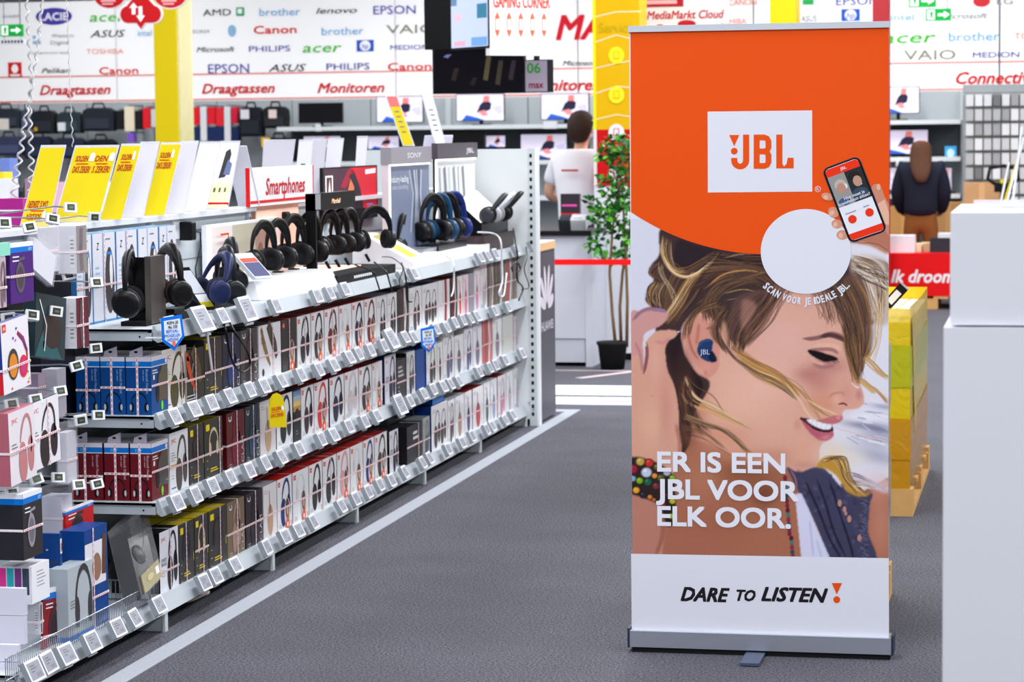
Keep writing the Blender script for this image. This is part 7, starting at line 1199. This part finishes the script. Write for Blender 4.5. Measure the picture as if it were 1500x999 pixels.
t, a, c, zb, zt = hung(938, 1068, -20, 34, 19.4, mat((226, 226, 230), .5), 'pale sign with dark red lettering above the banner', th=.02); q = ony(1004, 21, 19.4); b = MB(); b.text('MediaMarkt Cloud', (q.x, 19.397, q.z), XA, ZA, .062, mat((186, 24, 44), .5), wid=.585, shear=.2, bold=.03); z2 = ony(970, 3, 19.4).z; b.box(a, a+.33, 19.394, 19.398, z2-.035, z2+.12, mat((170, 20, 40), .5)); b.strip([(a+.02, z2), (a+.28, z2)], .03, (0, 19.393, 0), XA, ZA, mat((226, 170, 180), .5)); q = ony(1006, 35, 19.4); b.ell((q.x, 19.396, q.z), XA, ZA, .07, .03, mat((180, 20, 40), .5)); b.build('lettering', t)
# hanging screens seen obliquely
def hscreen(lab, pts, Y0, Y1, m, art=None, th=.06, name='hanging_screen', wires=True):
    """pts: (px left, py top, py bottom), (px right, ...) standing at different depths"""
    (pl, tl, bl), (pr, tr, br) = pts; A, B = ony(pl, bl, Y0), ony(pr, br, Y1); C, D = ony(pr, tr, Y1), ony(pl, tl, Y0); n = (B-A).cross(ZA).normalized(); B.z = A.z; C.x, C.y, D.x, D.y = B.x, B.y, A.x, A.y; C.z = D.z
    t = thing(name, lab, 'screen' if 'screen' in name else 'sign', (A+B)/2); n = n if n.y < 0 else -n; b = MB(); b.add([A, B, C, D]+[p-n*th for p in (A, B, C, D)], [(0, 1, 2, 3), (7, 6, 5, 4), (0, 4, 5, 1), (1, 5, 6, 2), (2, 6, 7, 3), (3, 7, 4, 0)], m); b.build('housing', t)
    if art:
        b = MB(); art(b, lambda a, c, l=1: A*(1-a)*(1-c)+B*a*(1-c)+C*a*c+D*(1-a)*c+n*(.001+.0004*l), (B-A).normalized(), (B-A).length, (D-A).length); b.build('picture', t)
    b = MB(); m2 = (C+D)/2; b.bar((m2.x, m2.y+.02, m2.z-.01), (m2.x, m2.y+.02, 4.5), .03, MATT); b.build('ceiling_pole', t) if wires else None; return t
hscreen('black narrow back of a hanging screen, highest at top', ((622, -30, 73), (660, -30, 74)), 17.2, 17.0, BLACK)
def a_lg(b, L, u, w, h):
    b.face([L(.03, .03), L(.97, .03), L(.97, .99), L(.03, .99)], mat((196, 208, 240), .3, emit=.45))
    for x0, x1, y0, y1, c in ((.03, .18, .62, .99, (110, 140, 180)), (.6, .72, .7, .99, (226, 130, 180)), (.7, .95, .42, .62, (60, 130, 160)), (.1, .4, .05, .12, (240, 180, 200)), (.55, .95, .04, .16, (120, 170, 226)), (.1, .3, .4, .5, (240, 200, 220))): b.face([L(x0, y0, 2), L(x1, y0, 2), L(x1, y1, 2), L(x0, y1, 2)], mat(c, .5, emit=.3))
    b.text('LG', L(.42, .82, 2), u, ZA, .07, mat((100, 100, 190), .4), wid=.1, bold=.03)
hscreen('hanging screen with a pale blue shop picture', ((660, -30, 74), (717, -30, 81)), 17.0, 16.6, MATT, a_lg)
def a_gc(b, L, u, w, h):
    b.text('GAMING CORNER', L(.52, .84, 2), u, ZA, .085, mat((236, 70, 40), .5), wid=w*.92, bold=.02)
    for k in range(5): q = L(.12+.19*k, .48, 2); m = mat((240, 110, 80), .5); b.face([q+u*x+ZA*z for x, z in ((-.016, -.05), (0, -.085), (.016, -.05), (.016, .05), (0, .085), (-.016, .05))], m); b.face([L(.12+.19*k, .48, 3)+u*x+ZA*z for x, z in ((-.010, -.035), (.010, -.035), (.010, .035), (-.010, .035))], fm)
hscreen('white hanging sign with orange GAMING CORNER lettering', ((718, -14, 81), (808, -4, 92)), 16.6, 16.9, mat((246, 244, 248), .5), a_gc, name='hanging_sign')
def a_dk(b, L, u, w, h): b.face([L(.02, .03), L(.98, .03), L(.98, .97), L(.02, .97)], mat((20, 18, 24), .08)); [b.face([L(x, y, 2), L(x+.05, y-.03, 2), L(x+.09, y+.5*s, 2), L(x+.04, y+.5*s, 2)], mat(c, .2)) for x, y, s, c in ((.2, .3, .5, (50, 40, 36)), (.55, .3, 1, (96, 86, 60)), (.68, .2, 1, (70, 64, 52)), (.82, .3, .8, (60, 50, 60)), (.4, .2, .3, (40, 36, 40)), (.12, .8, .1, (110, 120, 170)))]
hscreen('wide black hanging screen with a dark picture', ((634, 70, 138), (769, 76, 137)), 17.6, 17.6, BLACK, a_dk)
def a_sm(b, L, u, w, h): b.face([L(.03, .03), L(.97, .03), L(.97, .97), L(.03, .97)], mat((190, 176, 196), .3)); b.text('06', L(.4, .76, 2), u, ZA, .07, mat((50, 170, 60), .4), wid=.12, bold=.03); b.text('max', L(.5, .25, 2), u, ZA, .05, mat((150, 30, 60), .4), wid=.13, bold=.03)
hscreen('small mauve hanging screen with green figure beside the dark screen', ((769, 88, 136), (803, 89, 135)), 17.6, 17.5, MATT, a_sm)
# clear coiled security cords hanging from above
for k, (pts, r, R_, lab, turns) in enumerate((([(38, -20), (42, 60), (46, 120), (42, 150), (36, 180), (32, 214), (25, 250), (20, 290)], .005, .013, 'left clear coiled cord hanging before the bags', 3.), ([(64, -20), (58, 40), (52, 90), (47, 130), (44, 160), (45, 200), (46, 250), (44, 290)], .0045, .012, 'right clear coiled cord crossing the left one', 3.), ([(97, -20), (100, 60), (103, 140), (106, 200), (107, 215)], .0022, .005, 'thin straight cord with a tight coil before the bags', 5.))):
    P = [ony(x, y, 10.4) for x, y in pts]; out = []; L = 0; N = 460 if k < 2 else 260
    for i in range(N):
        s = i/(N-1)*(len(P)-1); j = min(int(s), len(P)-2); f = s-j; c = P[j].lerp(P[j+1], f); g = max(.12, min(1, (1.95-c.z)*1.6)); ph_ = c.z*2*PI/(.024 if k < 2 else .02)*(.45+.0*g); out.append(c+Vector((math.cos(ph_), math.sin(ph_), 0))*R_*(.3+1.1*g))
    out = [Vector((P[0].x, P[0].y, 4.5))]+out; o = place(MB().tube(out, r, mat((206, 204, 206), .2, coat=.6), 4), 'coiled_cord', P[-1]); tag(o, lab, 'cord')

# ------------------------------------------------------------------ phone counter beyond the gondola, left
t = thing('phone_counter', 'cluttered white phone counter beyond the gondola', 'counter', (-5.2, 11.2, 0)); MB().box(-6.6, -4.2, 10.2, 11.9, 0, 1.22, WHITE).build('counter_body', t, bevel=.01); MB().box(-6.62, -4.18, 10.18, 11.92, 1.22, 1.25, OFFW).build('counter_top', t)
for k, (p0, p1, y0, y1, Y, c, lab) in enumerate([(-6, 34, 291, 326, 10.3, (176, 40, 140), 'magenta box with white lettering on the phone counter'), (-4, 14, 262, 288, 10.9, (220, 222, 230), 'white box above the magenta one on the phone counter'), (-4, 6, 252, 263, 11.0, (240, 210, 40), 'small yellow pack at the edge on the phone counter'), (36, 48, 262, 296, 10.9, (150, 120, 140), 'mauve pack between the coiled cords'), (0, 14, 232, 250, 11.3, (110, 130, 200), 'blue violet pack at the edge on the phone counter'), (52, 60, 250, 280, 11.2, (214, 214, 222), 'clear stand behind the nearest yellow card')]):
    (x0, z1), (x1, z0) = W2(p0, y0, Y), W2(p1, y1, Y); z0 = min(z0, 1.25) if k in (0, 3, 5) else z0; z0 = max(z0, 1.25); b = MB().box(x0, x1, Y, Y+.1, 1.25, z1, mat(c, .4)); 
    if k == 0: b.box(x0+.005, x1-.005, Y-.001, Y, z1-.055, z1-.048, WHITE); b.box(x0+.005, x1-.03, Y-.001, Y, 1.26, 1.29, mat((220, 210, 224), .5))
    o = place(b, 'phone_pack', ((x0+x1)/2, Y, 1.25)); tag(o, lab, 'box')
rnd = random.Random(11)
for k in range(9):
    x = -5.3+.13*k; y = 11.5+.04*(k % 3); c = [(40, 44, 60), (200, 204, 214), (90, 110, 190), (224, 224, 230), (30, 30, 34), (214, 170, 190), (60, 90, 160), (230, 230, 236), (120, 120, 130)][k]; t = thing('demo_phone', 'demo phone on a clear post, %s from the left end, on the phone counter' % ORD[k], 'phone', (x, y, 1.25), 'demo phones on the phone counter'); MB().bar((x, y, 1.25), (x, y, 1.36), .02, film_mat((230, 230, 236), .6, 'acr2')).build('post', t); MB().obox((x, y-.01, 1.42), (.036, 0, 0), (0, .02, .072), (0, .004, -.001), mat(c, .3)).build('phone_body', t)

# ------------------------------------------------------------------ service counter, things on it, barrier tape
t = thing('service_counter', 'light grey service counter with black top behind the barrier tape', 'counter', (-4.3, 18.6, 0)); x1 = ony(868, 500, 18.3).x; x0 = x1-2.4; cb = mat((206, 208, 220), .5)
MB().box(x0, x1-.06, 18.33, 18.9, .03, .20, mat((196, 198, 210), .5)).build('plinth', t); MB().box(x0, x1-.05, 18.32, 18.9, .205, .955, cb).build('front_panel', t); MB().box(x0, x1, 18.28, 18.95, .957, .992, BLACK).build('worktop', t); MB().box(x1-.05, x1-.0, 18.30, 18.9, 0, .955, cb).build('end_panel', t)
q = ony(789, 345, 18.3); o = place(MB().box(q.x-.05, q.x+.01, 18.3, 18.32, q.z-.1, q.z+.03, mat((214, 30, 40), .5)), 'red_card', q); tag(o, 'small red card on the counter front next to the slotted post', 'card')
(a, zt), (c, zb) = W2(821, 284, 18.5), W2(849, 317, 18.5); b = MB().box(a, c, 18.5, 18.56, .993, zt, mat((52, 44, 54), .4)); b.box(a, c, 18.498, 18.5, zb-.02, zb+.025, mat((226, 30, 40), .4)); b.strip([(.01, .0), (c-a-.02, .0)], .016, (a, 18.5, zt-.085), XA, ZA, mat((230, 80, 170), .4)); o = place(b, 'display_card', ((a+c)/2, 18.5, .993)); tag(o, 'dark card with a pink line on the service counter', 'sign')
for x, s, c, lab in ((829, .05, (50, 54, 62), 'dark payment terminal on the service counter'), (847, .06, (200, 202, 208), 'light grey payment terminal on the service counter')): q = ony(x, 336, 18.4); t = thing('payment_terminal', lab, 'terminal', (q.x, 18.42, .993)); MB().obox((q.x, 18.42, 1.045), (s, 0, 0), (0, .05, .02), (0, -.02, .045), mat(c, .4)).build('case', t, bevel=.008); MB().obox((q.x, 18.375, 1.062), (s*.6, 0, 0), (0, .003, .02), (0, -.003, .001), MATT).build('screen', t)
zt_ = ony(870, 384, 17.7).z; t = thing('barrier_tape', 'red barrier tape stretched across the far aisle', 'barrier', (-2.6, 17.7, 0)); MB().box(-3.75, -1.6, 17.7, 17.704, zt_-.02, zt_+.02, mat((244, 10, 16), .5)).build('tape', t)
for x in (-3.75, -1.6): b = MB(); b.tube([(x, 17.7, .01), (x, 17.7, zt_+.05)], .025, MATT, 10); b.lathe((x, 17.7, 0), ZA, [(.16, 0), (.16, .015), (.03, .03)], MATT, 20); b.build('post', t)

# ------------------------------------------------------------------ potted tree
q = onz(911, 533); PX_, PY_ = q.x, 18.15
t = thing('potted_tree', 'leafy green potted ficus tree with thin stems in a black pot', 'plant', (PX_, PY_, 0)); MB().lathe((PX_, PY_, 0), ZA, [(.085, 0), (.105, .17), (.115, .18), (.115, .20), (.095, .20), (.09, .17), (.01, .165)], MATT, 20).build('pot', t)
rnd = random.Random(3)
stems = [[(902, 500), (897, 460), (893, 400), (897, 340), (905, 280), (903, 230)], [(918, 500), (919, 440), (917, 380), (914, 320), (910, 260), (914, 205)], [(910, 505), (908, 450), (912, 400), (922, 340), (932, 290), (936, 250)]]; tips = []
for k, S_ in enumerate(stems):
    P = [ony(x, y, PY_+.03*(k-1)) for x, y in S_]; P[0].z = .16; MB().tube(P, [.014, .012, .011, .009, .007, .004], mat((120, 92, 64), .8, noise=.1), 6).build('stem', t); tips.append(P)
leafm = [mat(c, .4) for c in ((26, 92, 26), (58, 146, 36), (14, 60, 24), (92, 176, 46), (40, 116, 30))]
clus = [(905, 215, 26, 20, 70), (890, 228, 16, 10, 22), (915, 248, 22, 20, 60), (905, 275, 26, 14, 44), (888, 300, 30, 16, 62), (880, 318, 22, 16, 44), (905, 330, 28, 18, 56), (876, 355, 16, 16, 26), (896, 372, 22, 16, 40), (915, 300, 20, 24, 40), (920, 360, 18, 18, 36), (935, 260, 20, 40, 40), (884, 262, 10, 8, 10)]
LB_ = [MB() for _ in leafm]; nleaf = 0
leaf_me = {}
for m_ in range(len(leafm)):
    b = MB(); b.add([(0, 0, 0), (.30, .22, .05), (.28, .6, .02), (0, 1, -.12), (-.28, .6, .02), (-.30, .22, .05), (0, .5, -.03)], [(0, 1, 6), (1, 2, 6), (2, 3, 6), (3, 4, 6), (4, 5, 6), (5, 0, 6)], leafm[m_]); o = b.build('leaf', t, local=True); leaf_me[m_] = o
used = set()
for cx, cy, rx, ry, n in clus:
    for _ in range(int(n*.5)):
        a, r = rnd.uniform(0, 2*PI), math.sqrt(rnd.random()); p = ony(cx+rx*r*math.cos(a), cy+ry*r*math.sin(a), PY_+rnd.uniform(-.14, .14)); k = rnd.randrange(5); s = rnd.uniform(.05, .085)
        o = leaf_me[k] if k not in used else leaf_me[k].copy()
        if k in used: COL.objects.link(o)
        used.add(k); o.parent = t; o.location = p-t.location; o.rotation_euler = (rnd.uniform(-.9, .9), rnd.uniform(-.9, .9), rnd.uniform(0, 2*PI)); o.scale = (s, s, s); nleaf += 1
fo = [MB() for _ in leafm]
for cx, cy, rx, ry, n in clus:
    for _ in range(int(n*.8)):
        a, r = rnd.uniform(0, 2*PI), math.sqrt(rnd.random()); p = ony(cx+rx*r*math.cos(a), cy+ry*r*math.sin(a), PY_+rnd.uniform(-.16, .16)); s = rnd.uniform(.035, .06); Q = Quaternion((rnd.gauss(0, 1), rnd.gauss(0, 1), rnd.gauss(0, 1), rnd.gauss(0, 1))).normalized()
        k = rnd.randrange(5); fo[0].add([p+Q @ Vector(v)*s for v in ((0, 0, 0), (.30, .3, .05), (.2, .7, .02), (0, 1, -.1), (-.2, .7, .02), (-.30, .3, .05))], [(0, 1, 2, 3), (0, 3, 4, 5)], leafm[k])
o = fo[0].build('foliage', t); o['kind'] = 'stuff'
tw = MB()
for cx, cy, rx, ry, n in clus:
    c = ony(cx, cy, PY_); near = min((p for P in tips for p in P[1:]), key=lambda p: (p-c).length); tw.tube([near, near.lerp(c, .6)+Vector((0, 0, .02)), c], .003, mat((110, 84, 56), .8), 4)
o = tw.build('twigs', t); o['kind'] = 'stuff'

# ================================================================== people
def skin_fig(name, parent, J, E, m, sub=2, root=0):
    """J: joint -> (x, y, z, radius_x, radius_y); one continuous skinned surface"""
    ks = list(J); me = bpy.data.meshes.new(name); me.from_pydata([J[k][:3] for k in ks], [(ks.index(a), ks.index(c)) for a, c in E], []); o = bpy.data.objects.new(name, me); COL.objects.link(o)
    sk = o.modifiers.new('skin', 'SKIN'); sk.use_smooth_shade = True; lay = me.skin_vertices[0].data if me.skin_vertices else None
    if lay is None:
        bm = __import__('bmesh').new(); bm.from_mesh(me); bm.verts.layers.skin.verify(); bm.to_mesh(me); bm.free(); lay = me.skin_vertices[0].data
    for i, k in enumerate(ks): r = J[k]; lay[i].radius = (r[3], r[4] if len(r) > 4 else r[3]); lay[i].use_root = (i == root)
    s = o.modifiers.new('sub', 'SUBSURF'); s.levels = s.render_levels = sub
    dg = bpy.context.evaluated_depsgraph_get(); dg.update(); m2 = bpy.data.meshes.new_from_object(o.evaluated_get(dg)); m2.name = name; bpy.data.objects.remove(o); bpy.data.meshes.remove(me)
    m2.materials.clear(); m2.materials.append(m); o = bpy.data.objects.new(name, m2); COL.objects.link(o)
    if parent: o.parent = parent
    for p in m2.polygons: p.use_smooth = True
    return o
SKN = mat((206, 156, 130), .6); HR = mat((44, 32, 28), .75, noise=.3, nscale=40, bump=.5)
def human(lab, x, y, H, heading, hair_c, top_c, leg_c, kind):
    t = thing('person', lab, 'person', (x, y, 0), None, math.radians(heading)); hu = H/(6.5 if kind == 'man' else 7.1); sh = H*.815; hip = H*.51; lean = .05 if kind == 'man' else 0
    HC = Vector((0, .02+lean*1.4, H-hu*.52)); skin = SKN; legm = mat(leg_c, .8, noise=.08)
    J = dict(pel=(0, 0, hip, .14, .10), bel=(0, .01, hip+.14, .13, .10), chest=(0, .01+lean*.5, sh-.16, .155, .105), neckb=(0, .0+lean, sh+.02, .065, .06), neck=(0, .015+lean*1.2, sh+.07, .052, .052), hd1=(0, .02+lean*1.4, H-hu*.78, .062, .075), hd2=(0, .02+lean*1.4, H-hu*.45, .078, .095), hd3=(0, .01+lean*1.4, H-hu*.16, .062, .075))
    E = [('pel', 'bel'), ('bel', 'chest'), ('chest', 'neckb'), ('neckb', 'neck'), ('neck', 'hd1'), ('hd1', 'hd2'), ('hd2', 'hd3')]
    for s in (-1, 1):
        n = 'lr'[s > 0]; fr = (kind == 'man')
        el = (s*.27, .04, sh-.30, .042) if fr else (s*.215, .03, sh-.29, .044); wr = (s*.20, .24, sh-.36, .03) if fr else (s*.19, .16, sh-.46, .032); ha = (s*.16, .31, sh-.37, .036, .02) if fr else (s*.12, .22, sh-.48, .036, .022)
        J.update({n+'sh': (s*.175, .0+lean*.8, sh-.03, .062, .06), n+'el': el, n+'wr': wr, n+'ha': ha, n+'hp': (s*.09, 0, hip-.07, .095, .10), n+'kn': (s*.10, .01, H*.28, .06, .065), n+'an': (s*.10, -.02, .08, .038, .045), n+'to': (s*.12, .13, .035, .04, .028)})
        E += [('chest', n+'sh'), (n+'sh', n+'el'), (n+'el', n+'wr'), (n+'wr', n+'ha'), ('pel', n+'hp'), (n+'hp', n+'kn'), (n+'kn', n+'an'), (n+'an', n+'to')]
        for f in range(5):
            d = (f-2)*.014; hx, hy, hz = ha[:3]; L = (.05, .075, .082, .075, .06)[f]; z = -.012*(f != 0)
            if f == 0: a1, a2 = (hx-s*.03, hy+.015, hz+.02), (hx-s*.045, hy+.045, hz+.02)
            else: a1, a2 = (hx-s*.008+d, hy+.045, hz+z), (hx-s*.012+d, hy+.04+L*.6, hz-.035)
            J[n+'f%d' % f] = (*a1, .009); J[n+'g%d' % f] = (*a2, .007); E += [(n+'ha', n+'f%d' % f), (n+'f%d' % f, n+'g%d' % f)]
    body = skin_fig('body', t, J, E, skin); me = body.data; me.materials.append(legm); me.materials.append(mat((26, 26, 30), .6))
    for p in me.polygons: z = p.center.z; p.material_index = 2 if z < .09 else 1 if z < hip+.06 and abs(p.center.x) < .2 and p.center.y < .15 else 0
    # face: nose, eyes, mouth, ears
    b = MB(); c = HC+Vector((0, .088, 0)); b.lathe(c+Vector((0, .0, -.018)), (0, .7, -.35), [(.016, 0), (.013, .018), (.005, .028)], skin, 8); [b.ell(c+Vector((s*.03, .0, .012)), -XA, ZA, .012, .006, WHITE, lift=.004) for s in (-1, 1)]; [b.ell(c+Vector((s*.03, .002, .012)), -XA, ZA, .005, .005, BLACK, lift=.005) for s in (-1, 1)]; b.ell(c+Vector((0, -.004, -.05)), -XA, ZA, .022, .006, mat((180, 90, 84), .5), lift=.006)
    for s in (-1, 1): b.lathe(HC+Vector((s*.076, -.002, -.005)), (s, -.3, 0), [(.012, 0), (.022, .006), (.016, .010)], skin, 10)
    b.build('face', t, local=True)
    top = mat(top_c, .85, noise=.05, nscale=12)
    JT = {k: list(J[k]) for k in ('pel', 'bel', 'chest', 'neckb', 'lsh', 'rsh', 'lel', 'rel', 'lwr', 'rwr')}; g = .05 if kind == 'woman' else .032
    JT['pel'][2] = hip-.03 if kind == 'man' else hip-.02
    for k in JT: JT[k] = JT[k][:3]+[v+g for v in ((JT[k][3:] if len(JT[k]) > 4 else [JT[k][3]]*2))]
    JT['neckb'] = [J['neckb'][0], J['neckb'][1], J['neckb'][2]+.03, .085, .085] if kind == 'man' else [*J['neckb'][:3], .10, .09]; ET = [('pel', 'bel'), ('bel', 'chest'), ('chest', 'neckb')]
    for n in 'lr':
        ET += [('chest', n+'sh'), (n+'sh', n+'el')]
        if kind == 'woman': ET += [(n+'el', n+'wr')]; JT[n+'wr'][3:] = [.05, .05]
        else:
            for w_ in ('wr',): JT.pop(n+w_)
            e, s_ = JT[n+'el'], JT[n+'sh']; JT[n+'el'] = [s_[i]+(e[i]-s_[i])*.75 for i in range(3)]+[.072, .07]
    skin_fig('jacket' if kind == 'woman' else 'shirt', t, JT, ET, top)
    hr = mat(hair_c, .7, noise=.35, nscale=60, bump=.6)
    if kind == 'woman':
        JH = dict(a=(0, .0, H-.05, .088, .085), b=(0, -.02, H-.12, .115, .105), c=(0, -.06, H-.22, .12, .08), d=(.005, -.12, sh-.03, .11, .05), e=(.012, -.155, sh-.10, .08, .035), f=(.02, -.165, sh-.16, .04, .02)); skin_fig('hair', t, JH, [('a', 'b'), ('b', 'c'), ('c', 'd'), ('d', 'e'), ('e', 'f')], hr)
    else:
        y_ = HC.y; JH = dict(a=(0, y_+.05, H-.04, .075, .06), b=(0, y_-.01, H-.06, .115, .10), c=(0, y_-.05, H-.14, .112, .085), d=(0, y_-.055, H-.21, .085, .055), e=(0, y_-.05, H-.25, .06, .035)); skin_fig('hair', t, JH, [('a', 'b'), ('b', 'c'), ('c', 'd'), ('d', 'e')], hr)
    return t, J
q = ony(846, 300, 19.35); t, J = human('man in a white shirt seen from behind at the service counter', q.x, 19.35, 1.87, -14, (52, 36, 30), (230, 230, 238), (40, 42, 50), 'man')
b = MB(); zz = .815*1.87; b.box(-.07, .07, -.137, -.134, zz-.115, zz-.100, mat((186, 50, 70), .6)); b.box(-.07, -.005, -.14, -.137, zz-.40, zz-.39, G(130)); b.box(-.07, .0, -.14, -.137, zz-.43, zz-.42, G(110)); b.build('back_print', t, local=True)
b = MB(); c = Vector((0, .098+.07, 1.87-.16)); b.obox(c, (.055, 0, 0), (0, .012, 0), (0, 0, .045), mat((226, 232, 240), .7)); b.build('face_mask', t, local=True, bevel=.01)
q = ony(1349, 300, 25.5); human('woman in a black puffer jacket and brown trousers seen from behind', q.x, 25.5, 1.64, 0, (84, 54, 38), (24, 28, 44), (120, 74, 32), 'woman')
